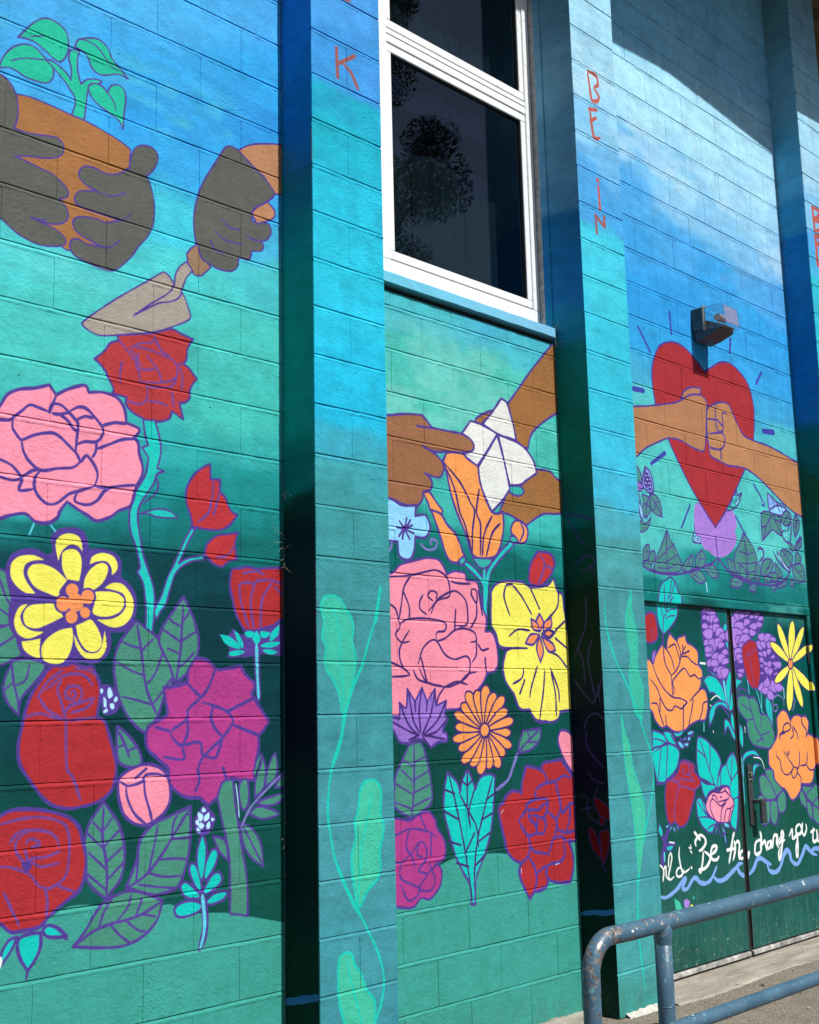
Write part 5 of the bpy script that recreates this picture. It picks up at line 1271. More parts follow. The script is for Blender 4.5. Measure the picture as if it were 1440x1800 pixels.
# ------------------------------------------------------------------ materials
class NT:
    def __init__(self, name):
        self.m = bpy.data.materials.new(name); self.m.use_nodes = True
        self.t = self.m.node_tree; self.t.nodes.clear()
        self.out = self.n('ShaderNodeOutputMaterial')
        self.b = self.n('ShaderNodeBsdfPrincipled'); self.l(self.b.outputs[0], self.out.inputs[0])
    def n(self, t, **k):
        x = self.t.nodes.new(t)
        for a, v in k.items(): setattr(x, a, v)
        return x
    def l(self, a, b): self.t.links.new(a, b)
    def math(self, op, a, b=None, c=None, clamp=False):
        x = self.n('ShaderNodeMath', operation=op); x.use_clamp = clamp
        for i, v in enumerate((a, b, c)):
            if v is None: continue
            if isinstance(v, (int, float)): x.inputs[i].default_value = v
            else: self.l(v, x.inputs[i])
        return x.outputs[0]
    def noise(self, scale, detail=3, rough=0.55, vec=None, dist=0.0):
        x = self.n('ShaderNodeTexNoise'); x.inputs['Scale'].default_value = scale; x.inputs['Detail'].default_value = detail
        x.inputs['Roughness'].default_value = rough; x.inputs['Distortion'].default_value = dist
        if vec is not None: self.l(vec, x.inputs['Vector'])
        return x.outputs['Fac']
    def mix(self, f, a, b):
        x = self.n('ShaderNodeMix', data_type='RGBA')
        if isinstance(f, (int, float)): x.inputs[0].default_value = f
        else: self.l(f, x.inputs[0])
        for i, v in ((6, a), (7, b)):
            if isinstance(v, tuple): x.inputs[i].default_value = v + (1,) if len(v) == 3 else v
            else: self.l(v, x.inputs[i])
        return x.outputs[2]
    def ramp(self, f, a, b):
        x = self.n('ShaderNodeMapRange'); x.clamp = True
        self.l(f, x.inputs[0]); x.inputs[1].default_value = a; x.inputs[2].default_value = b
        return x.outputs[0]
    def bump(self, h, strength, dist, prev=None):
        x = self.n('ShaderNodeBump'); x.inputs['Strength'].default_value = strength; x.inputs['Distance'].default_value = dist
        self.l(h, x.inputs['Height'])
        if prev is not None: self.l(prev, x.inputs['Normal'])
        return x.outputs[0]
    def schlick(self, f0):
        x = self.n('ShaderNodeLayerWeight'); x.inputs['Blend'].default_value = .5
        return self.math('MULTIPLY_ADD', self.math('POWER', x.outputs['Facing'], 5.0), 1 - f0, f0, clamp=True)
    def pos(self):
        g = self.n('ShaderNodeNewGeometry'); return g

def mural_material(name, rough_wall=True, tint=None):
    t = NT(name)
    g = t.pos()
    s = t.n('ShaderNodeSeparateXYZ'); t.l(g.outputs['Position'], s.inputs[0])
    X, Y, Z = s.outputs
    u = t.math('DIVIDE', t.math('SUBTRACT', X, front.x0), front.x1 - front.x0)
    v = t.math('DIVIDE', Z, front.top)
    c = t.n('ShaderNodeCombineXYZ'); t.l(u, c.inputs[0]); t.l(v, c.inputs[1])
    im = t.n('ShaderNodeTexImage', image=front_img, extension='EXTEND', interpolation='Linear'); t.l(c.outputs[0], im.inputs[0])
    slot = t.math('ADD', t.math('GREATER_THAN', X, 4.0), t.math('GREATER_THAN', X, 6.0))
    us = t.math('DIVIDE', t.math('ADD', t.math('MULTIPLY', slot, 0.3), t.math('SUBTRACT', 0.05, Y)), 0.9)
    c2 = t.n('ShaderNodeCombineXYZ'); t.l(us, c2.inputs[0]); t.l(v, c2.inputs[1])
    im2 = t.n('ShaderNodeTexImage', image=side_img, extension='EXTEND', interpolation='Linear'); t.l(c2.outputs[0], im2.inputs[0])
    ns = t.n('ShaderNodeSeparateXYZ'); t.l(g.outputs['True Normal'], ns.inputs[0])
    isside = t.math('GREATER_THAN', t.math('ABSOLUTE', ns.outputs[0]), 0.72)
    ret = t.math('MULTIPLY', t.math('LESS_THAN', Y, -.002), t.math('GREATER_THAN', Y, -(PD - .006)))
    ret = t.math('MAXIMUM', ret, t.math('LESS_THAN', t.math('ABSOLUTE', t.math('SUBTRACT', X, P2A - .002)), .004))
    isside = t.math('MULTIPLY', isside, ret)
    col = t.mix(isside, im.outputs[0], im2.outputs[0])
    P = g.outputs['Position']
    if rough_wall:
        # chalky wear and grime in a few places, low band also paints in shade
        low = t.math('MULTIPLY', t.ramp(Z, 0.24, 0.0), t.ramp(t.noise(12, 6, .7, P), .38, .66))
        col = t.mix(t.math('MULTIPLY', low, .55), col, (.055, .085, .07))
        pits = t.n('ShaderNodeTexVoronoi'); pits.inputs['Scale'].default_value = 26; t.l(P, pits.inputs['Vector'])
        pitm = t.math('MULTIPLY', t.ramp(pits.outputs['Distance'], .13, .06), t.math('GREATER_THAN', t.noise(9, 1, .5, P), .66))
        nearpit = t.mix(t.math('MULTIPLY', pitm, .45), col, (.012, .03, .04))
        col = nearpit
        dirt = t.ramp(t.noise(2.2, 6, .7, P), .35, .85)
        mul = t.n('ShaderNodeMix', data_type='RGBA', blend_type='MULTIPLY'); t.l(t.math('MULTIPLY', dirt, .9), mul.inputs[0])
        t.l(col, mul.inputs[6]); mul.inputs[7].default_value = (.80, .84, .84, 1)
        col = mul.outputs[2]
        t.b.inputs['Roughness'].default_value = 0.75
        fine = t.noise(230, 3, .6, P); mid = t.noise(60, 4, .6, P); big = t.noise(11, 3, .5, P)
        patch = t.ramp(t.noise(3.5, 2, .5, P), .42, .68)
        blobs = t.n('ShaderNodeTexVoronoi', feature='SMOOTH_F1'); blobs.inputs['Scale'].default_value = 95; t.l(P, blobs.inputs['Vector'])
        bl = t.math('MULTIPLY', t.ramp(blobs.outputs['Distance'], .45, .1), patch)
        h = t.math('ADD', t.math('MULTIPLY', fine, .55), t.math('MULTIPLY', mid, .8))
        h = t.math('SUBTRACT', h, t.math('MULTIPLY', pitm, .9))
        h = t.math('ADD', h, t.math('MULTIPLY', bl, .35))
        n1 = t.bump(big, .5, .008)
        n2 = t.bump(h, .85, .0042, n1)
        t.l(n2, t.b.inputs['Normal'])
    else:
        scr = t.n('ShaderNodeMapping'); scr.inputs['Scale'].default_value = (40, 40, 3); t.l(P, scr.inputs['Vector'])
        st = t.ramp(t.noise(1.0, 5, .7, scr.outputs[0]), .45, .75)
        col = t.mix(t.math('MULTIPLY', t.math('MULTIPLY', st, t.ramp(Z, 0.9, 0.1)), .28), col, (.10, .23, .18))
        chip = t.math('MULTIPLY', t.ramp(t.noise(26, 6, .75, P, 1.0), .60, .66), t.ramp(Z, .26, .02))
        col = t.mix(chip, col, (.42, .45, .40))
        fleck = t.math('MULTIPLY', t.ramp(t.noise(55, 4, .7, P), .70, .74), t.ramp(Z, 1.3, .4))
        col = t.mix(fleck, col, (.35, .45, .40))
        t.b.inputs['Roughness'].default_value = 0.42
        t.l(t.bump(t.math('ADD', t.noise(8, 2, .5, P), t.math('MULTIPLY', t.noise(120, 2, .5, P), .12)), .35, .006), t.b.inputs['Normal'])
    t.l(col, t.b.inputs['Base Color'])
    t.b.inputs['Specular IOR Level'].default_value = .10
    return t.m

def plain(name, col, rough=.5, metal=0.0, var=.15, scale=30, bump=.15, dist=.002, spec=.5):
    t = NT(name); g = t.n('ShaderNodeTexCoord'); P = g.outputs['Object']
    n = t.noise(scale, 5, .65, P)
    d = tuple(max(0, c * (1 - var * 2)) for c in col); e = tuple(min(1, c * (1 + var)) for c in col)
    t.l(t.mix(t.ramp(n, .3, .7), d, e), t.b.inputs['Base Color'])
    t.b.inputs['Roughness'].default_value = rough; t.b.inputs['Metallic'].default_value = metal
    t.b.inputs['Specular IOR Level'].default_value = spec
    t.l(t.bump(t.noise(scale * 5, 4, .6, P), bump, dist), t.b.inputs['Normal'])
    return t.m

M = {}
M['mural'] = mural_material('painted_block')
M['door'] = mural_material('painted_steel', False)
# white window frame with grime
t = NT('white_vinyl'); P = t.pos().outputs['Position']
t.l(t.mix(t.math('MULTIPLY', t.ramp(t.noise(38, 6, .75, P, .5),   .53, .72), .65), (.74, .745, .74), (.42, .40, .37)), t.b.inputs['Base Color'])
t.b.inputs['Roughness'].default_value = .38
M['frame'] = t.m
M['groove'] = plain('window_track', (.10, .10, .10), .6)
M['gap_dark'] = plain('dark_gap', (.012, .02, .018), .9, var=.3)
M['jamb'] = plain('bare_jamb_caulk', (.40, .38, .37), .8, var=.25, scale=25)
M['gasket'] = plain('black_gasket', (.015, .016, .018), .5)
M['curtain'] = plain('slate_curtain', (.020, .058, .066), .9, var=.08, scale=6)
M['navy'] = plain('navy_sky_reflection', (.004, .014, .050), .9, var=.05, scale=6)
M['olive'] = plain('olive_reflection', (.010, .022, .014), .9, var=.10, scale=6)
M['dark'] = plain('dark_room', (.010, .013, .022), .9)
M['concrete'] = None
# sill: blue paint, chipped at the lower edge
t = NT('sill_paint'); P = t.pos().outputs['Position']; s = t.n('ShaderNodeSeparateXYZ'); t.l(P, s.inputs[0])
c = t.mix(t.ramp(s.outputs[0], 3.5, 4.8), (.09, .42, .56), (.16, .42, .62))
ch = t.ramp(t.noise(34, 6, .75, P, .8), .60, .66)
t.l(t.mix(t.math('MULTIPLY', ch, t.ramp(s.outputs[2], 3.375, 3.345)), c, (.04, .07, .08)), t.b.inputs['Base Color'])
t.b.inputs['Roughness'].default_value = .6
t.l(t.bump(t.noise(90, 4, .6, P), .5, .003), t.b.inputs['Normal'])
M['sill'] = t.m
# glass
t = NT('window_glass'); t.t.nodes.remove(t.b)
tr = t.n('ShaderNodeBsdfTransparent'); tr.inputs[0].default_value = (.62, .68, .72, 1)
gl = t.n('ShaderNodeBsdfGlossy'); gl.inputs['Roughness'].default_value = .004; gl.inputs[0].default_value = (.9, .95, 1, 1)
fr = t.schlick(.055)
wv = t.bump(t.noise(1.6, 2, .5, t.pos().outputs['Position']), .12, .02); t.l(wv, gl.inputs['Normal'])
mx = t.n('ShaderNodeMixShader'); t.l(fr, mx.inputs[0]); t.l(tr.outputs[0], mx.inputs[1]); t.l(gl.outputs[0], mx.inputs[2])
t.l(mx.outputs[0], t.out.inputs[0]); M['glass'] = t.m
# clear lamp cover
t = NT('clear_plastic'); t.t.nodes.remove(t.b)
tr = t.n('ShaderNodeBsdfTransparent'); tr.inputs[0].default_value = (.975, .97, .975, 1)
gl = t.n('ShaderNodeBsdfGlossy'); gl.inputs['Roughness'].default_value = .12; gl.inputs[0].default_value = (.9, .9, .9, 1)
df = t.n('ShaderNodeBsdfDiffuse'); df.inputs[0].default_value = (.42, .38, .44, 1)
P = t.pos().outputs['Position']
fr = t.schlick(.02)
mx = t.n('ShaderNodeMixShader'); t.l(fr, mx.inputs[0]); t.l(tr.outputs[0], mx.inputs[1]); t.l(gl.outputs[0], mx.inputs[2])
mx2 = t.n('ShaderNodeMixShader'); t.l(t.math('MULTIPLY_ADD', t.ramp(t.noise(22, 4, .6, P), .45, .8), .10, .015), mx2.inputs[0]); t.l(mx.outputs[0], mx2.inputs[1]); t.l(df.outputs[0], mx2.inputs[2])
t.l(mx2.outputs[0], t.out.inputs[0]); M['clear'] = t.m
t = NT('yellowed_plastic'); t.t.nodes.remove(t.b)
tr = t.n('ShaderNodeBsdfTransparent'); tr.inputs[0].default_value = (.86, .82, .88, 1)
df = t.n('ShaderNodeBsdfDiffuse'); df.inputs[0].default_value = (.34, .33, .44, 1)
mx = t.n('ShaderNodeMixShader'); t.l(t.math('MULTIPLY_ADD', t.ramp(t.noise(30, 4, .7, t.pos().outputs['Position'], 1.0), .35, .7), .30, .22), mx.inputs[0]); t.l(tr.outputs[0], mx.inputs[1]); t.l(df.outputs[0], mx.inputs[2])
t.l(mx.outputs[0], t.out.inputs[0]); M['haze'] = t.m
M['lamp_body'] = plain('bronze_housing', (.075, .078, .076), .55, .2, var=.2)
M['lamp_rim'] = plain('aged_rim', (.34, .30, .25), .5, .3)
M['lamp_tray'] = plain('dusty_reflector', (.26, .20, .14), .45, .3, var=.4, scale=40)
M['socket'] = plain('tan_ceramic', (.80, .55, .32), .5)
M['bulb'] = plain('frosted_bulb', (.72, .70, .64), .25)
M['steel'] = plain('door_steel', (.10, .11, .115), .38, .7, var=.1)
M['black'] = plain('black_rubber', (.012, .012, .013), .6)
M['brass'] = plain('lock_cylinder', (.62, .58, .45), .25, .9)
# blue railing paint with worn metal
t = NT('railing_paint'); g = t.pos(); P = g.outputs['Position']
s = t.n('ShaderNodeSeparateXYZ'); t.l(P, s.inputs[0])
d = t.n('ShaderNodeVectorMath', operation='DISTANCE'); t.l(P, d.inputs[0]); d.inputs[1].default_value = (2.50, -1.80, .78)
nearb = t.ramp(d.outputs['Value'], .30, .05)
d2 = t.n('ShaderNodeVectorMath', operation='DISTANCE'); t.l(P, d2.inputs[0]); d2.inputs[1].default_value = (2.72, -1.83, .85)
nearb = t.math('MAXIMUM', nearb, t.math('MULTIPLY', t.ramp(d2.outputs['Value'], .14, .03), .8))
n = t.noise(30, 6, .7, P, .6); n2 = t.noise(75, 5, .7, P)
base = t.mix(t.ramp(t.noise(14, 4, .6, P), .3, .7), (.034, .085, .132), (.060, .128, .185))
dk = t.ramp(n2, .60, .68); base = t.mix(t.math('MULTIPLY', dk, .7), base, (.035, .045, .09))
teal = t.math('MULTIPLY', t.ramp(t.noise(40, 3, .6, P), .62, .70), .5); base = t.mix(teal, base, (.16, .38, .40))
worn = t.ramp(t.math('ADD', n, t.math('MULTIPLY', nearb, .13)), .655, .685)
rust = t.mix(t.ramp(n2, .35, .65), (.13, .09, .07), (.42, .39, .36))
col = t.mix(worn, base, rust)
vch = t.n('ShaderNodeTexVoronoi'); vch.inputs['Scale'].default_value = 38; vch.inputs['Randomness'].default_value = 1; t.l(P, vch.inputs['Vector'])
chips = t.math('MULTIPLY', t.ramp(vch.outputs['Distance'], .17, .12), t.math('GREATER_THAN', t.noise(24, 2, .5, P), .60))
col = t.mix(chips, col, (.66, .70, .72))
t.l(col, t.b.inputs['Base Color']); t.l(t.math('MULTIPLY', worn, .75), t.b.inputs['Metallic'])
t.l(t.math('MULTIPLY_ADD', worn, -.10, .42), t.b.inputs['Roughness'])
t.l(t.bump(t.math('ADD', t.math('MULTIPLY', worn, -.8), t.math('MULTIPLY', n2, .6)), .5, .0015), t.b.inputs['Normal'])
M['rail'] = t.m
# ground
t = NT('sandy_asphalt'); P = t.pos().outputs['Position']
a = t.mix(t.ramp(t.noise(60, 6, .7, P), .3, .7), (.13, .105, .078), (.37, .31, .235))
a = t.mix(t.ramp(t.noise(4, 4, .6, P), .45, .75), a, (.17, .15, .12))
a = t.mix(t.math('MULTIPLY', t.ramp(t.noise(28, 5, .75, P), .56, .68), .75), a, (.085, .07, .05))
v = t.n('ShaderNodeTexVoronoi'); v.inputs['Scale'].default_value = 130; t.l(P, v.inputs['Vector'])
a = t.mix(t.math('MULTIPLY', t.ramp(v.outputs['Distance'], .32, .18), .7), a, (.56, .50, .41))
v2 = t.n('ShaderNodeTexVoronoi'); v2.inputs['Scale'].default_value = 62; t.l(P, v2.inputs['Vector'])
a = t.mix(t.math('MULTIPLY', t.ramp(v2.outputs['Distance'], .22, .14), .8), a, (.07, .055, .04))
a = t.mix(t.math('MULTIPLY', t.ramp(t.noise(210, 2, .6, P), .60, .7), .6), a, (.05, .045, .04))
t.l(a, t.b.inputs['Base Color']); t.b.inputs['Roughness'].default_value = .95
t.l(t.bump(t.math('ADD', t.noise(150, 5, .7, P), t.math('MULTIPLY', v.outputs['Distance'], -.6)), .9, .012), t.b.inputs['Normal'])
M['ground'] = t.m
t = NT('worn_concrete'); P = t.pos().outputs['Position']
mp = t.n('ShaderNodeMapping'); mp.inputs['Scale'].default_value = (1.2, 7, 5); t.l(P, mp.inputs['Vector'])
a = t.mix(t.ramp(t.noise(2.0, 5, .6, mp.outputs[0]), .35, .7), (.22, .19, .15), (.43, .39, .32))
a = t.mix(t.math('MULTIPLY', t.ramp(t.noise(90, 5, .7, P), .5, .7), .5), a, (.14, .12, .10))
t.l(a, t.b.inputs['Base Color']); t.b.inputs['Roughness'].default_value = .9
t.l(t.bump(t.math('ADD', t.noise(120, 5, .7, P), t.math('MULTIPLY', t.noise(9, 3, .5, P), 1.2)), .6, .008), t.b.inputs['Normal'])
M['concrete'] = t.m
M['strip'] = plain('peeling_door_sweep', (.38, .37, .34), .6, var=.40, scale=14)
M['eave'] = plain('brown_eave_boards', (.24, .19, .10), .8, var=.25, scale=8)
M['gutter'] = plain('brown_gutter', (.16, .12, .07), .5)
M['roof'] = plain('roof_felt', (.05, .05, .05), .9)
M['bark'] = plain('bark', (.10, .075, .05), .9, var=.3, scale=12, bump=.6, dist=.02)
t = NT('foliage'); P = t.pos().outputs['Position']
lc_ = t.mix(t.ramp(t.noise(2.5, 4, .6, P), .3, .7), (.04, .06, .02), (.09, .12, .04)); t.l(lc_, t.b.inputs['Base Color']); t.b.inputs['Roughness'].default_value = .6
tl_ = t.n('ShaderNodeBsdfTranslucent'); t.l(lc_, tl_.inputs[0]); mx = t.n('ShaderNodeMixShader'); mx.inputs[0].default_value = .45
t.l(t.b.outputs[0], mx.inputs[1]); t.l(tl_.outputs[0], mx.inputs[2]); t.l(mx.outputs[0], t.out.inputs[0]); M['leafy'] = t.m
M['bounce_dark'] = plain('bounce_sheet_dark', (.055, .055, .055), .9, var=.2, scale=4)
M['straw'] = plain('dry_tendril', (.42, .36, .25), .8)
M['pebble'] = plain('pale_pebble', (.42, .39, .33), .8, var=.3, scale=20)
M['dryleaf'] = plain('dry_leaf', (.22, .12, .06), .8, var=.3, scale=20)
M['mortar'] = plain('white_patch_mortar', (.50, .48, .43), .9, var=.15, scale=30, bump=.6, dist=.006)

# ------------------------------------------------------------------ mesh helpers
def link(name, me, mat, parent=None, loc=None):
    o = bpy.data.objects.new(name, me); COL.objects.link(o)
    if mat is not None and not me.materials: me.materials.append(mat)
    if parent is not None: o.parent = parent
    if loc is not None: o.location = loc
    return o
def from_bm(name, bm, mat, parent=None, loc=None, smooth=False):
    bmesh.ops.recalc_face_normals(bm, faces=bm.faces)
    me = bpy.data.meshes.new(name); bm.to_mesh(me); bm.free()
    if smooth:
        for p in me.polygons: p.use_smooth = True
    return link(name, me, mat, parent, loc)
def empty(name, loc, label=None, cat=None, group=None, kind=None):
    o = bpy.data.objects.new(name, None); COL.objects.link(o); o.location = loc
    o.empty_display_size = .1
    return tag(o, label, cat, group, kind)
def tag(o, label=None, cat=None, group=None, kind=None):
    if label: o['label'] = label
    if cat: o['category'] = cat
    if group: o['group'] = group
    if kind: o['kind'] = kind
    return o
def box(bm, x0, x1, y0, y1, z0, z1, bev=0.0):
    r = bmesh.ops.create_cube(bm, size=1.0)
    vs = r['verts']
    for v in vs:
        v.co = Vector((x0 if v.co.x < 0 else x1, y0 if v.co.y < 0 else y1, z0 if v.co.z < 0 else z1))
    if bev > 0:
        es = list({e for v in vs for e in v.link_edges})
        bmesh.ops.bevel(bm, geom=es, offset=bev, segments=1 if bev < .004 else 2, affect='EDGES', profile=.5)
    return vs
def boxobj(name, dims, mat, parent=None, bev=.002, org=(0, 0, 0)):
    bm = bmesh.new(); x0, x1, y0, y1, z0, z1 = dims
    box(bm, x0 - org[0], x1 - org[0], y0 - org[1], y1 - org[1], z0 - org[2], z1 - org[2], bev)
    return from_bm(name, bm, mat, parent)
def tube(bm, pts, r, seg=14, caps=True):
    pts = [Vector(p) for p in pts]; rings = []
    n = len(pts); prev = None
    for i, p in enumerate(pts):
        if i == 0: d = pts[1] - p
        elif i == n - 1: d = p - pts[i - 1]
        else: d = (pts[i + 1] - p).normalized() + (p - pts[i - 1]).normalized()
        d.normalize()
        if prev is None:
            a = Vector((0, 0, 1)) if abs(d.z) < .9 else Vector((1, 0, 0)); u = d.cross(a).normalized()
        else: u = (prev - d * prev.dot(d)).normalized()
        prev = u; w = d.cross(u)
        rr = r[i] if isinstance(r, (list, tuple)) else r
        rings.append([bm.verts.new(p + (u * math.cos(2 * math.pi * k / seg) + w * math.sin(2 * math.pi * k / seg)) * rr) for k in range(seg)])
    for a, b in zip(rings, rings[1:]):
        for k in range(seg): bm.faces.new((a[k], a[(k + 1) % seg], b[(k + 1) % seg], b[k]))
    if caps: bm.faces.new(rings[0][::-1]); bm.faces.new(rings[-1])

# ------------------------------------------------------------------ concrete blocks
CO = 0.2032; GV = 0.0036; GH = 0.0145
_cache = {}
def block_mesh(w, h, d, ch=.0035):
    key = (round(w, 3), round(h, 3), round(d, 3))
    if key in _cache: return _cache[key]
    bm = bmesh.new()
    # front at y = 0, chamfered front edges, body behind
    cv_ = .0010
    def ring(ix, iz, y): return [bm.verts.new((sx * (w / 2 - ix), y, sz * (h / 2 - iz))) for sx, sz in ((-1, -1), (1, -1), (1, 1), (-1, 1))]
    def ring2(y): return [bm.verts.new((sx * (w / 2 - cv_), y, z)) for sx, z in ((-1, -h / 2 + .0016), (1, -h / 2 + .0016), (1, h / 2 - .0022), (-1, h / 2 - .0022))]
    a = ring2(0); b = ring(0, 0, .0022); c = ring(0, 0, d)
    bm.faces.new(a)
    for r1, r2 in ((a, b), (b, c)):
        for k in range(4): bm.faces.new((r1[k], r1[(k + 1) % 4], r2[(k + 1) % 4], r2[k]))
    bm.faces.new(c[::-1])
    bmesh.ops.recalc_face_normals(bm, faces=bm.faces)
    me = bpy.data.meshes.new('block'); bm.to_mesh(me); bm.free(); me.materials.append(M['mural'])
    _cache[key] = me
    return me
def courses(z0, zlo, zhi):
    c = -1
    while True:
        a = z0 + c * CO; b = a + CO; c += 1
        if a >= zhi - .01: break
        if b <= zlo + .01: continue
        yield c - 1, max(a, zlo, 0.0), min(b, zhi)
def lay(parent, org, xa, xb, zlo, zhi, z0, joint, yfront, depth, ygroove):
    """lay blocks between xa and xb; joint(c) gives one vertical joint of course c, or None for a single block"""
    mb = bmesh.new()
    box(mb, xa + .002 - org[0], xb - .002 - org[0], yfront + .0085 + ygroove - org[1], yfront + depth - org[1], zlo - org[2], zhi - org[2])
    for c, a, b in courses(z0, zlo, zhi):
        if a > zlo + .001:      # bed joint: weathered mortar, set back at the top and out to the block face at the bottom
            n = max(2, int((xb - xa) / .016)); prev = None; w1 = w2 = 0.0
            for i in range(n + 1):
                x = xa + .001 + (xb - xa - .002) * i / n
                w1 = w1 * .75 + random.uniform(-.0007, .0007); w2 = w2 * .8 + random.uniform(-.0006, .0006)
                if random.random() < .04: w1 -= random.uniform(.0005, .002)
                h2 = GH / 2
                row = [mb.verts.new((x - org[0], yfront + .0048 - org[1], a + h2 + .0005 - org[2])),
                       mb.verts.new((x - org[0], yfront + .0046 + w1 - org[1], a + .0052 + w2 - org[2])),
                       mb.verts.new((x - org[0], yfront + .0018 + w1 - org[1], a + .0012 + w2 - org[2])),
                       mb.verts.new((x - org[0], yfront - .0012 + w1 - org[1], a - .0044 + w2 - org[2])),
                       mb.verts.new((x - org[0], yfront - .0006 + w1 * .4 - org[1], a - h2 - .0030 + w2 * .5 - org[2])),
                       mb.verts.new((x - org[0], yfront + .0006 - org[1], a - h2 - .0065 - org[2]))]
                if prev:
                    for k in range(5): mb.faces.new((prev[k], prev[k + 1], row[k + 1], row[k]))
                prev = row
        js = [xa]
        j = joint(c)
        if j is not None:
            st = 2 * CO; x = j - st * math.ceil((j - xa) / st)
            while x < xb - .03:
                if x > xa + .03: js.append(x)
                x += st
        js.append(xb)
        for x0, x1 in zip(js, js[1:]):
            l = x0 + (GV / 2 if x0 > xa else .0005); r = x1 - (GV / 2 if x1 < xb else .0005)
            lo = a + (GH / 2 if a > zlo + .001 else 0); hi = b - (GH / 2 if b < zhi - .001 else 0)
            o = bpy.data.objects.new('block', block_mesh(r - l, hi - lo, depth)); COL.objects.link(o)
            o.parent = parent
            o.location = ((l + r) / 2 - org[0], yfront - org[1] + random.uniform(-.0008, .0008), (lo + hi) / 2 - org[2])
            if depth > .15: o.location.x += random.uniform(-.0009, .0009)
            if depth < .15: o.rotation_euler = (random.uniform(-.002, .002), random.uniform(-.0016, .0016), random.uniform(-.0012, .0012))
            if x1 < xb:   # vertical joint struck nearly flush
                box(mb, x1 - GV / 2 - .001 - org[0], x1 + GV / 2 + .001 - org[0], yfront + .0021 - org[1], yfront + .02 - org[1], lo + .001 - org[2], hi - .001 - org[2])
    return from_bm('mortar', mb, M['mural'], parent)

ZJ = .1970
left_wall = empty('block_wall', (1.2, 0, 0), 'left bay of the mural wall, with gloved hands, seedling, trowel and pink rose painted on its blocks', 'wall', 'block wall bays between the pilasters')
lay(left_wall, (1.2, 0, 0), -.60, P1A - .0015, 0, 6.6, .1997, lambda c: 1.9298 + (0 if c % 2 else CO), 0, .12, 0)
mid_wall = empty('block_wall', (4.07, 0, 0), 'middle bay under the window, painted with folded paper, orange lily and big pink rose', 'wall', 'block wall bays between the pilasters')
lay(mid_wall, (4.07, 0, 0), P1B + .0015, P2A - .0015, 0, 3.318, .1966, lambda c: 3.7835 + (0 if c % 2 == 0 else CO), 0, .12, 0)
lay(mid_wall, (4.07, 0, 0), P1B + .0015, P2A - .0015, 5.95, 6.6, .1966, lambda c: 3.7835, 0, .12, 0)
right_wall = empty('block_wall', (6.3, 0, 2.063), 'right bay above the double doors, painted with a red heart and two meeting fists', 'wall', 'block wall bays between the pilasters')
lay(right_wall, (6.3, 0, 2.063), P2B + .0015, P3A - .0015, 2.066, 6.6, .1932, lambda c: 5.60 + (0 if c % 2 else CO), 0, .12, 0)
far_wall = empty('block_wall', (8.4, 0, 0), 'dark strip of block wall at the far right edge beyond the last pilaster', 'wall', 'block wall bays between the pilasters')
lay(far_wall, (8.4, 0, 0), P3B + .0015, 9.05, 0, 6.6, .1932, lambda c: 8.2 + (0 if c % 2 else CO), 0, .12, 0)
PG = 'pilasters along the mural wall'
for xa, xb, z0, jt, lab in (
        (P1A, P1B, .2006, lambda c: (P1A + P1B) / 2 if c % 2 else None, 'blue and teal pilaster left of the window, with a pale vine and a K'),
        (P2A, P2B, .1938, lambda c: None, 'pilaster right of the window, lettered BE in thin red strokes, with grass blades below'),
        (P3A, P3B, .1932, lambda c: (P3A + P3B) / 2 if c % 2 else None, 'farthest pilaster at the right edge, partly in the eave shade')):
    pl = empty('pilaster', ((xa + xb) / 2, 0, 0), lab, 'pilaster', PG)
    lay(pl, ((xa + xb) / 2, 0, 0), xa, xb, 0, 6.6, z0, jt, -PD, PD + .10, 0)

# painted edge of the opening beside the window, bare caulked jamb behind it
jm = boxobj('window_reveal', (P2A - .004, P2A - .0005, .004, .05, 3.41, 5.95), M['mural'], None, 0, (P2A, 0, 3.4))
jm.location = (P2A, 0, 3.4); jm.parent = mid_wall; jm.matrix_parent_inverse = mid_wall.matrix_world.inverted(); jm.location = (P2A - 4.07, 0, 3.4)

# ------------------------------------------------------------------ window
win = empty('window', (4.07, .1, 3.4), 'tall white framed window with dark glass between two pilasters', 'window')
WO = (4.07, .1, 3.4)
def wpart(name, x0, x1, y0, y1, z0, z1, mat, bev=.003, parent=win):
    o = boxobj(name, (x0, x1, y0, y1, z0, z1), mat, None, bev, WO); o.parent = parent; return o
XL, XR = P1B + .002, P2A - .002
wpart('outer_frame', XL, XR, .085, .16, 3.400, 3.520, M['frame'])
wpart('outer_frame', XR - .050, XR, .085, .16, 3.5205, 5.95, M['frame'])
wpart('outer_frame', XL, XL + .05, .085, .16, 3.5205, 5.95, M['frame'])
wpart('outer_frame', XL + .0505, XR - .0505, .085, .16, 5.90, 5.95, M['frame'])
wpart('mullion', 3.600, 3.680, .085, .16, 3.5205, 5.8995, M['frame'])
wpart('transom', 3.6805, XR - .0505, .088, .16, 4.640, 4.712, M['frame'], .004)
wpart('transom', XL + .0505, 3.5995, .088, .16, 4.640, 4.712, M['frame'], .004)
wpart('transom_rib', 3.6805, XR - .0505, .0845, .09, 4.684, 4.688, M['frame'], 0)
wpart('track', 3.6805, XR - .0505, .100, .15, 4.7125, 4.7215, M['groove'], 0)
wpart('track', 3.6805, XR - .0505, .098, .15, 3.5205, 3.5295, M['groove'], 0)
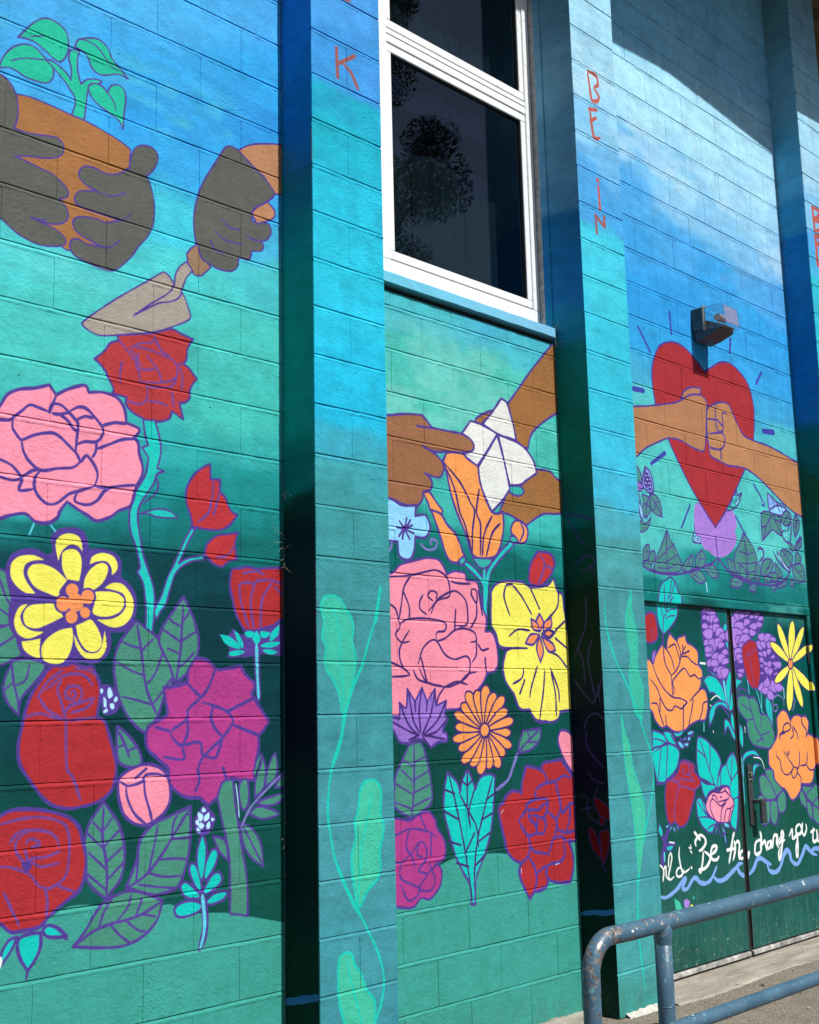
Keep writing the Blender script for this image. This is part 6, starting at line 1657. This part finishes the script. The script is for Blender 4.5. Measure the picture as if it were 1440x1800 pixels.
def sash(x0, x1, z0, z1, b, y=.094):
    s = wpart('sash', x0, x1, y, y + .04, z0, z0 + b, M['frame'])
    bm = bmesh.new()
    for a in ((x0, x0 + b * .8, z0 + b, z1 - b), (x1 - b * .8, x1, z0 + b, z1 - b), (x0, x1, z1 - b, z1)):
        box(bm, a[0] - WO[0], a[1] - WO[0], y - WO[1], y + .04 - WO[1], a[2] - WO[2], a[3] - WO[2], .003)
    o = from_bm('sash_stile', bm, M['frame'], s)
    g = b * .8
    bm = bmesh.new()
    for a in ((x0 + g, x0 + g + .004, z0 + b, z1 - b), (x1 - g - .004, x1 - g, z0 + b, z1 - b), (x0 + g, x1 - g, z0 + b, z0 + b + .004), (x0 + g, x1 - g, z1 - b - .004, z1 - b)):
        box(bm, a[0] - WO[0], a[1] - WO[0], y + .006 - WO[1], y + .03 - WO[1], a[2] - WO[2], a[3] - WO[2])
    from_bm('gasket', bm, M['gasket'], s)
    bm = bmesh.new()
    box(bm, x0 + g - WO[0], x1 - g - WO[0], y + .018 - WO[1], y + .022 - WO[1], z0 + b - WO[2], z1 - b - WO[2])
    from_bm('glass_pane', bm, M['glass'], s)
for (a, b_) in ((3.6805, XR - .0505), (XL + .0505, 3.5995)):
    sash(a, b_, 3.5300, 4.6395, .044)
    sash(a, b_, 4.7220, 5.8990, .044)
jb = wpart('bare_jamb', XR + .0002, XR + .0016, .051, .0845, 3.41, 5.94, M['jamb'], 0)
# curtains, reflection sheets and dark room behind the glass
cur = empty('curtain', (4.1, .3, 3.4), 'slate drapes behind the window glass, with added navy and olive sheets imitating reflections', 'curtain')
def backdrop(x0, x1, z0, z1, mat, dome=.12, y=.28):
    bm = bmesh.new(); n = 16; top = []; bot = []
    for i in range(n + 1):
        u = i / n; x = x0 + (x1 - x0) * u; yy = y + .012 * math.sin(u * 9 * math.pi)
        zt = z1 - dome * (2 * u - 1) ** 4 if dome else z1
        bot.append(bm.verts.new((x - 4.1, yy - .3, z0 - 3.4))); top.append(bm.verts.new((x - 4.1, yy - .3, zt - 3.4)))
    for i in range(n): bm.faces.new((bot[i], bot[i + 1], top[i + 1], top[i]))
    r = bmesh.ops.solidify(bm, geom=bm.faces[:], thickness=.003)
    return from_bm('backdrop', bm, mat, cur)
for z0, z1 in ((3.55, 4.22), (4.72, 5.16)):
    backdrop(3.45, 4.80, z0, z1 + .75, M['navy'], 0, .33)  # navy sheet stands in for sky mirrored in the glass
    backdrop(3.55, 4.02, z0, z1 + .02, M['curtain']); backdrop(4.03, 4.42, z0, z1 + .05, M['curtain'])
    backdrop(4.43, 4.80, z0, z1 - .05, M['curtain'], .16); backdrop(4.81, 4.95, z0, z1 - .02, M['olive'], .02)  # olive sheet stands in for the pilaster's reflection
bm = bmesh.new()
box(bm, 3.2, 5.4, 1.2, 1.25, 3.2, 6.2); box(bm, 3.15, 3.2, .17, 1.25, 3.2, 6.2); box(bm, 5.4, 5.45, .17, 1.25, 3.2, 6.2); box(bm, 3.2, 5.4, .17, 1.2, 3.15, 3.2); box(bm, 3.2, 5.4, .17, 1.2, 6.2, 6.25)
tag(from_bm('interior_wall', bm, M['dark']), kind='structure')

# dark gap under the ledge
tag(boxobj('ledge_gap', (XL + .002, P2A - .003, .022, .11, 3.300, 3.35), M['gap_dark'], None, 0), 'dark gap running under the blue window ledge', 'gap')
# sill
bm = bmesh.new()
box(bm, XL + .001, 4.765, -.030, .082, 3.3465, 3.3985)
es = [e for e in bm.edges if all(v.co.y < 0 for v in e.verts)]
bmesh.ops.subdivide_edges(bm, edges=[e for e in bm.edges if abs(e.verts[0].co.x - e.verts[1].co.x) > 1], cuts=26)
for v in bm.verts:
    if v.co.y < 0: v.co += Vector((0, random.uniform(-.0015, .0015), random.uniform(-.0012, .0012)))
es = [e for e in bm.edges if (all(v.co.x > 4.76 for v in e.verts) and all(v.co.y < 0 for v in e.verts)) or (all(v.co.y < 0 for v in e.verts) and all(v.co.z > 3.39 for v in e.verts))]
bmesh.ops.bevel(bm, geom=es, offset=.008, segments=3, affect='EDGES')
tag(from_bm('window_sill', bm, M['sill']), 'chipped light blue painted ledge under the white window', 'sill')

# ------------------------------------------------------------------ double doors
DO = (6.40, .02, 0)
dw = empty('double_door', DO, 'dark green double steel doors painted with flowers and white writing, under the heart', 'door')
def dpart(name, x0, x1, y0, y1, z0, z1, mat, bev=.003, parent=None):
    o = boxobj(name, (x0, x1, y0, y1, z0, z1), mat, None, bev, DO); o.parent = parent or dw; return o
dpart('door_frame', P2B + .003, P3A - .003, -.004, .12, 2.008, 2.062, M['door'], .004)
dpart('door_frame', P2B + .003, 5.395, -.002, .12, .0, 2.0075, M['door'], .004)
dpart('door_frame', 7.362, P3A - .003, -.002, .12, .0, 2.0075, M['door'], .004)
lf = dpart('door_leaf', 5.399, 6.380, .020, .065, .050, 2.003, M['door'], .002)
rl = dpart('door_leaf', 6.420, 7.358, .020, .065, .050, 2.003, M['door'], .002)
dpart('door_sweep', 5.399, 6.384, .010, .07, .016, .040, M['strip'], .003)
dpart('door_sweep', 6.416, 7.358, .010, .07, .016, .040, M['strip'], .003)
dpart('astragal', 6.381, 6.4195, .026, .075, .004, 2.006, M['black'], .003)
dpart('astragal', 6.4135, 6.4185, .012, .03, .055, 2.003, M['steel'], .001)
es_ = dpart('escutcheon', 6.478, 6.528, .008, .0195, .735, 1.085, M['steel'], .004, rl)
ph = dpart('pull_handle', 6.512, 6.568, -.050, -.030, .745, .885, M['steel'], .006, rl)
st = dpart('handle_bracket', 6.510, 6.535, -.0305, .008, .86, .882, M['steel'], .003, rl)
bm = bmesh.new(); tube(bm, [(6.503 - DO[0], .008 - DO[1], 1.03), (6.503 - DO[0], -.004 - DO[1], 1.03)], .011, 16)
from_bm('lock_cylinder', bm, M['brass'], rl)
bm = bmesh.new(); tube(bm, [(6.508 - DO[0], .008 - DO[1], .995), (6.508 - DO[0], .000 - DO[1], .995)], .006, 12)
from_bm('screw', bm, M['brass'], rl)
for z in (1.75, .25):
    bm = bmesh.new(); tube(bm, [(7.361 - DO[0], .012 - DO[1], z - .055), (7.361 - DO[0], .012 - DO[1], z + .055)], .008, 10)
    from_bm('hinge', bm, M['black'], rl)
dpart('threshold', P2B + .01, P3A - .01, .034, .12, .0, .011, M['steel'], .003)

# ------------------------------------------------------------------ wall lamp
LO = (6.26, 0, 3.76)
lamp = empty('wall_lamp', LO, 'old floodlight with clear plastic cover on the wall above the red heart', 'lamp')
def lpart(name, x0, x1, y0, y1, z0, z1, mat, bev=.004):
    o = boxobj(name, (x0, x1, y0, y1, z0, z1), mat, None, bev, LO); o.parent = lamp; return o
lpart('housing', 6.160, 6.200, -.078, -.001, 3.690, 3.832, M['lamp_body'], .006)
lpart('back_plate', 6.2005, 6.345, -.012, -.001, 3.690, 3.745, M['lamp_body'], .003)
bm = bmesh.new()
for a in ((6.157, 6.166, 3.684, 3.838), (6.341, 6.346, 3.684, 3.800), (6.166, 6.341, 3.684, 3.692), (6.166, 6.200, 3.830, 3.838)):
    box(bm, a[0] - LO[0], a[1] - LO[0], -.088, -.0785, a[2] - LO[2], a[3] - LO[2], .001)
from_bm('rim', bm, M['lamp_rim'], lamp)
# sloping lower tray of the housing
bm = bmesh.new()
def prism(bm, prof, x0, x1):
    a = [bm.verts.new((x0 - LO[0], y, z - LO[2])) for y, z in prof]; b = [bm.verts.new((x1 - LO[0], y, z - LO[2])) for y, z in prof]
    bm.faces.new(a); bm.faces.new(b[::-1])
    for i in range(len(prof)): bm.faces.new((a[i], a[(i + 1) % len(prof)], b[(i + 1) % len(prof)], b[i]))
prism(bm, [(-.005, 3.6895), (-.089, 3.6895), (-.185, 3.683), (-.175, 3.668), (-.09, 3.640), (-.02, 3.628)], 6.172, 6.336)
from_bm('lower_tray', bm, M['lamp_body'], lamp)
bm = bmesh.new()
prism(bm, [(-.014, 3.6935), (-.185, 3.6875), (-.196, 3.700), (-.150, 3.722), (-.09, 3.752), (-.014, 3.758)], 6.2035, 6.330)
from_bm('reflector', bm, M['lamp_tray'], lamp)
# clear cover: front shell of five sheets
bm = bmesh.new()
prof0 = [(-.089, 3.686), (-.089, 3.834), (-.212, 3.822), (-.222, 3.700), (-.19, 3.681)]
prism(bm, prof0, 6.168, 6.340)
bm.faces.ensure_lookup_table()
back = [f for f in bm.faces if all(abs(v.co.y + .089) < .001 for v in f.verts)]
bmesh.ops.delete(bm, geom=back, context='FACES')
bmesh.ops.bevel(bm, geom=[e for e in bm.edges if len(e.link_faces) == 2], offset=.007, segments=2, affect='EDGES')
bmesh.ops.solidify(bm, geom=bm.faces[:], thickness=.0022)
from_bm('clear_cover', bm, M['clear'], lamp)
bm = bmesh.new()
prism(bm, [(-.2135, 3.815), (-.2235, 3.706), (-.2245, 3.706), (-.2145, 3.815)], 6.178, 6.332)
from_bm('hazed_front', bm, M['haze'], lamp)
bm = bmesh.new(); tube(bm, [(6.196 - LO[0], -.158, 3.755 - LO[2]), (6.230 - LO[0], -.158, 3.755 - LO[2])], .023, 18)
sock = from_bm('lamp_socket', bm, M['socket'], lamp)
bm = bmesh.new(); tube(bm, [(6.2305 - LO[0], -.158, 3.755 - LO[2]), (6.25 - LO[0], -.158, 3.755 - LO[2]), (6.28 - LO[0], -.158, 3.753 - LO[2]), (6.305 - LO[0], -.158, 3.751 - LO[2])], [.011, .019, .018, .006], 14)
from_bm('bulb', bm, M['bulb'], sock, smooth=True)

# ------------------------------------------------------------------ ground, apron
bm = bmesh.new()
N = 60
def gh(x, y): return 0.0 if y > -.9 else .012 * math.sin(x * 2.1) * math.cos(y * 1.7)
xs = [-200, -60, -20, -8] + [-4 + i * .4 for i in range(41)] + [20, 60, 200]
ys = [-200, -60, -20, -8] + [-5 + i * .25 for i in range(21)] + [.5, 3, 20, 200]
g = [[bm.verts.new((x, y, gh(x, y) - .004 + (0 if y < .4 else 0))) for x in xs] for y in ys]
for j in range(len(ys) - 1):
    for i in range(len(xs) - 1): bm.faces.new((g[j][i], g[j][i + 1], g[j + 1][i + 1], g[j + 1][i]))
tag(from_bm('ground', bm, M['ground']), kind='structure')
bm = bmesh.new()
box(bm, -120, 120, -90, -3.1, -.02, .012, 0)
tag(from_bm('bounce_sheet', bm, M['bounce_dark']), kind='structure')  # unseen dark sheet added to cut light bounced up from the ground
# concrete apron in front of the doors, a low step with a rough front edge
bm = bmesh.new()
n = 120; e0 = []; e1 = []; e2 = []; e3 = []
for i in range(n + 1):
    x = P2B + .004 + (10.0 - P2B) * i / n
    y = -.285 + .012 * math.sin(x * 5.3) + random.uniform(-.006, .006)
    e0.append(bm.verts.new((x, .10, .0035))); e1.append(bm.verts.new((x, y + .018 + random.uniform(0, .008), .0030 + random.uniform(-.0015, .0015))))
    e2.append(bm.verts.new((x, y, -.012))); e3.append(bm.verts.new((x, y, -.05)))
for i in range(n):
    for a, b in ((e0, e1), (e1, e2), (e2, e3)): bm.faces.new((a[i], b[i], b[i + 1], a[i + 1]))
tag(from_bm('pavement', bm, M['concrete']), kind='structure')
# rough mortar crust at the foot of the pilaster and the middle bay
def crust(name, x0, x1, y, w, mat, lab, seed):
    r = random.Random(seed); bm = bmesh.new(); n = int((x1 - x0) / .007); rows = []; s1 = s2 = 0
    for i in range(n + 1):
        x = x0 + (x1 - x0) * i / n; s1 = s1 * .9 + r.uniform(-.12, .12); s2 = s2 * .85 + r.uniform(-.003, .003); ww = w * max(.4, 1 + s1); hh = max(.003, .009 + s2)
        rows.append([bm.verts.new((x, y, hh + .006)), bm.verts.new((x, y - ww * .35, hh)), bm.verts.new((x, y - ww * .8, hh * .35)), bm.verts.new((x, y - ww, -.01))])
    for a, b in zip(rows, rows[1:]):
        for k in range(3): bm.faces.new((a[k], a[k + 1], b[k + 1], b[k]))
    bm.faces.new(rows[0]); bm.faces.new(rows[-1][::-1])
    return tag(from_bm(name, bm, mat), lab, 'mortar crust')
crust('mortar_crust', P2A + .05, P2B + .02, -PD - .001, .030, M['mortar'], 'crumbly white mortar line at the foot of the second pilaster', 3)
crust('mortar_crust', 4.0, P2A - .003, -.001, .10, M['concrete'], 'rough concrete crust along the foot of the middle bay', 4)
crust('mortar_crust', P1B + .01, 3.9, -.001, .06, M['concrete'], 'rough concrete crust at the foot of the wall beside the first pilaster', 5)

# ------------------------------------------------------------------ handrail
R = .0225
def rail_pt(x): # top rail centre line
    k = (x - 2.46) / 1.30
    return Vector((x, -1.80 - .10 * k, .852 + .040 * k))
rail = empty('handrail', (2.463, -1.80, 0), 'worn blue pipe handrail with two posts in front of the doors', 'handrail')
RO = Vector((2.463, -1.80, 0))
pts = [Vector((2.463, -1.80, -.02)), Vector((2.463, -1.80, .3)), Vector((2.463, -1.80, .72))]
cr = .085; c0 = rail_pt(2.463 + cr)
for i in range(1, 9):
    a = math.pi / 2 * i / 8
    pts.append(Vector((2.463 + cr * (1 - math.cos(a)), -1.80, c0.z - cr + cr * math.sin(a))))
for x in (2.62, 2.8, 3.1, 3.6, 4.2, 4.9): pts.append(rail_pt(x))
bm = bmesh.new(); tube(bm, [p - RO for p in pts], R, 28); from_bm('top_rail', bm, M['rail'], rail, smooth=True)
for x in (2.750, 4.6):
    p = rail_pt(x)
    bm = bmesh.new(); tube(bm, [Vector((p.x, p.y, -.02)) - RO, Vector((p.x, p.y, .4)) - RO, Vector((p.x, p.y, .648)) - RO, p - RO], R, 28)
    from_bm('post', bm, M['rail'], rail, smooth=True)
    bm = bmesh.new(); tube(bm, [Vector((p.x, p.y, p.z - .052)) - RO, Vector((p.x, p.y, p.z - .034)) - RO, Vector((p.x, p.y, p.z - .018)) - RO, Vector((p.x, p.y, p.z - .004)) - RO], [R * 1.01, R * 1.06, R * 1.16, R * .93], 24, False)
    from_bm('weld', bm, M['rail'], rail, smooth=True)
    bm = bmesh.new(); tube(bm, [Vector((p.x, p.y, .655)) - RO, Vector((p.x, p.y, .657)) - RO], R * 1.035, 24)
    from_bm('post_collar', bm, M['rail'], rail, smooth=True)
def low_pt(x):
    p = rail_pt(x); p.z = .596 + .03 * (x - 2.86); return p
bm = bmesh.new(); tube(bm, [low_pt(x) - RO for x in (2.463, 2.8, 3.2, 3.6, 4.2, 4.6)], R * .86, 24); from_bm('lower_rail', bm, M['rail'], rail, smooth=True)

# ------------------------------------------------------------------ roof eave that shades the top of the wall
def edge_z(x):
    K = ((-3, 6.66), (4.9, 6.66), (5.6, 6.63), (6.2, 6.672), (7.5, 6.567), (7.9, 6.60), (12, 6.60))
    for (a, za), (b, zb) in zip(K, K[1:]):
        if a <= x <= b: return za + (zb - za) * (x - a) / (b - a)
    return 6.6
roof = empty('roof', (4, 0, 6.6), 'brown board roof eave at the top right corner beyond the last pilaster', 'roof')
bm = bmesh.new(); xs = [-3 + i * .1 for i in range(151)]; rr = []
for x in xs:
    z = edge_z(x)
    rr.append([bm.verts.new((x - 4, -1.0, z - 6.6)), bm.verts.new((x - 4, -1.03, z - 6.6)), bm.verts.new((x - 4, -1.03, z + .16 - 6.6)), bm.verts.new((x - 4, -1.0, z + .16 - 6.6))])
for a, b in zip(rr, rr[1:]):
    for k in range(4): bm.faces.new((a[k], a[(k + 1) % 4], b[(k + 1) % 4], b[k]))
from_bm('gutter', bm, M['gutter'], roof)
bm = bmesh.new(); y = -.995; 
while y < 1.5:
    box(bm, -7, 8, y, y + .138, .085, .105, .002); y += .142
o = from_bm('soffit', bm, M['eave'], roof)
o = boxobj('roof_deck', (-3, 12, -1.04, 3.0, 6.83, 6.9), M['roof'], roof, 0, (4, 0, 6.6))
bm = bmesh.new()
for i in range(18): box(bm, -6.4 + i * .81, -6.36 + i * .81, -.99, 0, -.0, .0845, .002)
from_bm('rafter_tail', bm, M['eave'], roof)

# ------------------------------------------------------------------ dry tendrils in the wall corners
def tendrils(x, y, z0, z1, n, seed, lab, ln=.09):
    r = random.Random(seed); bm = bmesh.new()
    for i in range(n):
        z = r.uniform(z0, z1); a = r.uniform(-.6, .6); L = ln * r.uniform(.3, 1.0)
        p = Vector((x, y, z)); d = Vector((r.uniform(-1, .1), -r.uniform(.5, 1.2), a)).normalized(); pts = [p.copy()]
        for k in range(5):
            d = (d + Vector((r.uniform(-.4, .4), r.uniform(-.3, .3), r.uniform(-.5, .35)))).normalized(); p = p + d * L / 5; pts.append(p.copy())
        pts = [Vector((min(q.x, x - .0015), min(q.y, -.002), q.z)) for q in pts]
        tube(bm, pts, [.0007, .0006, .0005, .0005, .0004, .0003], 5)
    c = Vector((x, y, (z0 + z1) / 2))
    for v in bm.verts: v.co -= c
    o = from_bm('dried_vine', bm, M['straw'], None, c)
    return tag(o, lab, 'dried vine', 'dry tendrils stuck in the wall corners')
tendrils(P1A, -.004, 2.02, 2.36, 16, 1, 'wispy dry tendrils in the corner left of the first pilaster, by the red tulip')
tendrils(P1A, -.004, 3.75, 4.15, 7, 2, 'dry threads high in the corner of the first pilaster')
tendrils(P1A, -.004, .75, 1.05, 5, 3, 'dry stalk bits low on the shaded side of the first pilaster', .05)
tendrils(P3A, -.004, 4.3, 5.2, 34, 4, 'dark straggly tendrils up the corner of the farthest pilaster', .07)
tendrils(P2A, -.004, 3.30, 3.42, 16, 5, 'wiry tuft at the right end of the window ledge', .08)

# ------------------------------------------------------------------ litter on the ground
r = random.Random(5); bm = bmesh.new()
for i in range(2200):
    x = r.uniform(2.6, 9); y = -r.uniform(.02, 2.6); s = r.choice((.002, .003, .003, .004, .006)) * r.uniform(.6, 1.3)
    if y > -.3 and x < P2B: continue
    z = .004 if (y > -.28) else 0
    m4 = Matrix.Translation((x, y, z + s * .3)) @ Matrix.Rotation(r.uniform(0, 6), 4, 'Z') @ Matrix.Diagonal((s * r.uniform(.8, 1.6), s, s * .6, 1))
    bmesh.ops.create_icosphere(bm, subdivisions=1, radius=1, matrix=m4)
tag(from_bm('gravel', bm, M['pebble']), 'small pale stones scattered over the sandy ground', 'gravel', kind='stuff')
bm = bmesh.new()
for i in range(150):
    x = r.uniform(3.5, 9); y = -r.uniform(.22, 2.3); L = r.uniform(.008, .03); a = r.uniform(0, 6.3); w = L * r.uniform(.2, .5)
    c_, s_ = math.cos(a), math.sin(a); z = .006
    q = [bm.verts.new((x + c_ * u - s_ * v, y + s_ * u + c_ * v, z + h)) for u, v, h in ((-L, 0, .002), (0, w, .0), (L, 0, .005), (0, -w, .003))]
    bm.faces.new(q)
tag(from_bm('leaf_litter', bm, M['dryleaf']), 'dry brown leaf bits scattered near the door step', 'litter', kind='stuff')
bm = bmesh.new(); tube(bm, [(5.02, -1.00, .006), (5.10, -1.03, .008), (5.17, -1.065, .006)], .0022, 6)
tag(from_bm('straw_stalk', bm, M['straw']), 'single pale straw lying on the ground behind the lower rail', 'straw')

# ------------------------------------------------------------------ trees across the yard, seen mirrored in the window
def leaf_cloud(name, centres, n, seed, mat, parent, org, size=.04):
    r = np.random.default_rng(seed); V = []; Fc = []
    for (c, rad) in centres:
        k = int(n * rad ** 2)
        d = r.standard_normal((k, 3)); d /= np.linalg.norm(d, axis=1)[:, None]
        p = np.array(c) + d * (rad * r.random(k) ** .45)[:, None] * np.array([1, 1, .8])
        for q in p:
            a = r.standard_normal(3); a /= np.linalg.norm(a); b = np.cross(a, r.standard_normal(3)); b /= np.linalg.norm(b)
            s = size * r.uniform(.5, 1.2); i = len(V)
            V += [q - a * s, q + b * s * .45, q + a * s, q - b * s * .45]; Fc.append((i, i + 1, i + 2, i + 3))
    V = np.array(V) - np.array(org)
    me = bpy.data.meshes.new(name); me.from_pydata(V.tolist(), [], Fc); me.update()
    return link(name, me, mat, parent)
def tree(x, y, h, cr, seed, lab):
    t_ = empty('tree', (x, y, 0), lab, 'tree', 'trees across the yard mirrored in the window')
    r = random.Random(seed); bm = bmesh.new()
    tube(bm, [(0, 0, -.1), (.1, .05, h * .3), (.0, .1, h * .6), (.1, 0, h * .9)], [.28, .22, .15, .05], 10)
    cs = []
    for i in range(26):
        a = r.uniform(0, 6.3); z = h * r.uniform(.45, .98); rr_ = cr * r.uniform(.3, .95) * (1.15 - abs(z / h - .65))
        e = Vector((math.cos(a) * rr_, math.sin(a) * rr_, z))
        tube(bm, [(0, .05, z * .72), (e.x * .5, e.y * .5, z * .9), tuple(e)], [.08, .05, .02], 6)
        cs.append(((x + e.x, y + e.y, z), cr * r.uniform(.12, .30)))
    from_bm('trunk', bm, M['bark'], t_)
    leaf_cloud('crown', cs, 6500, seed, M['leafy'], t_, (x, y, 0))
tree(13.1, -12.0, 17.0, 3.6, 3, 'tall leafy tree mirrored dark at the left of the window glass')
tree(16.7, -19.0, 15.8, 3.6, 8, 'lower leafy tree mirrored near the bottom left of the window glass')
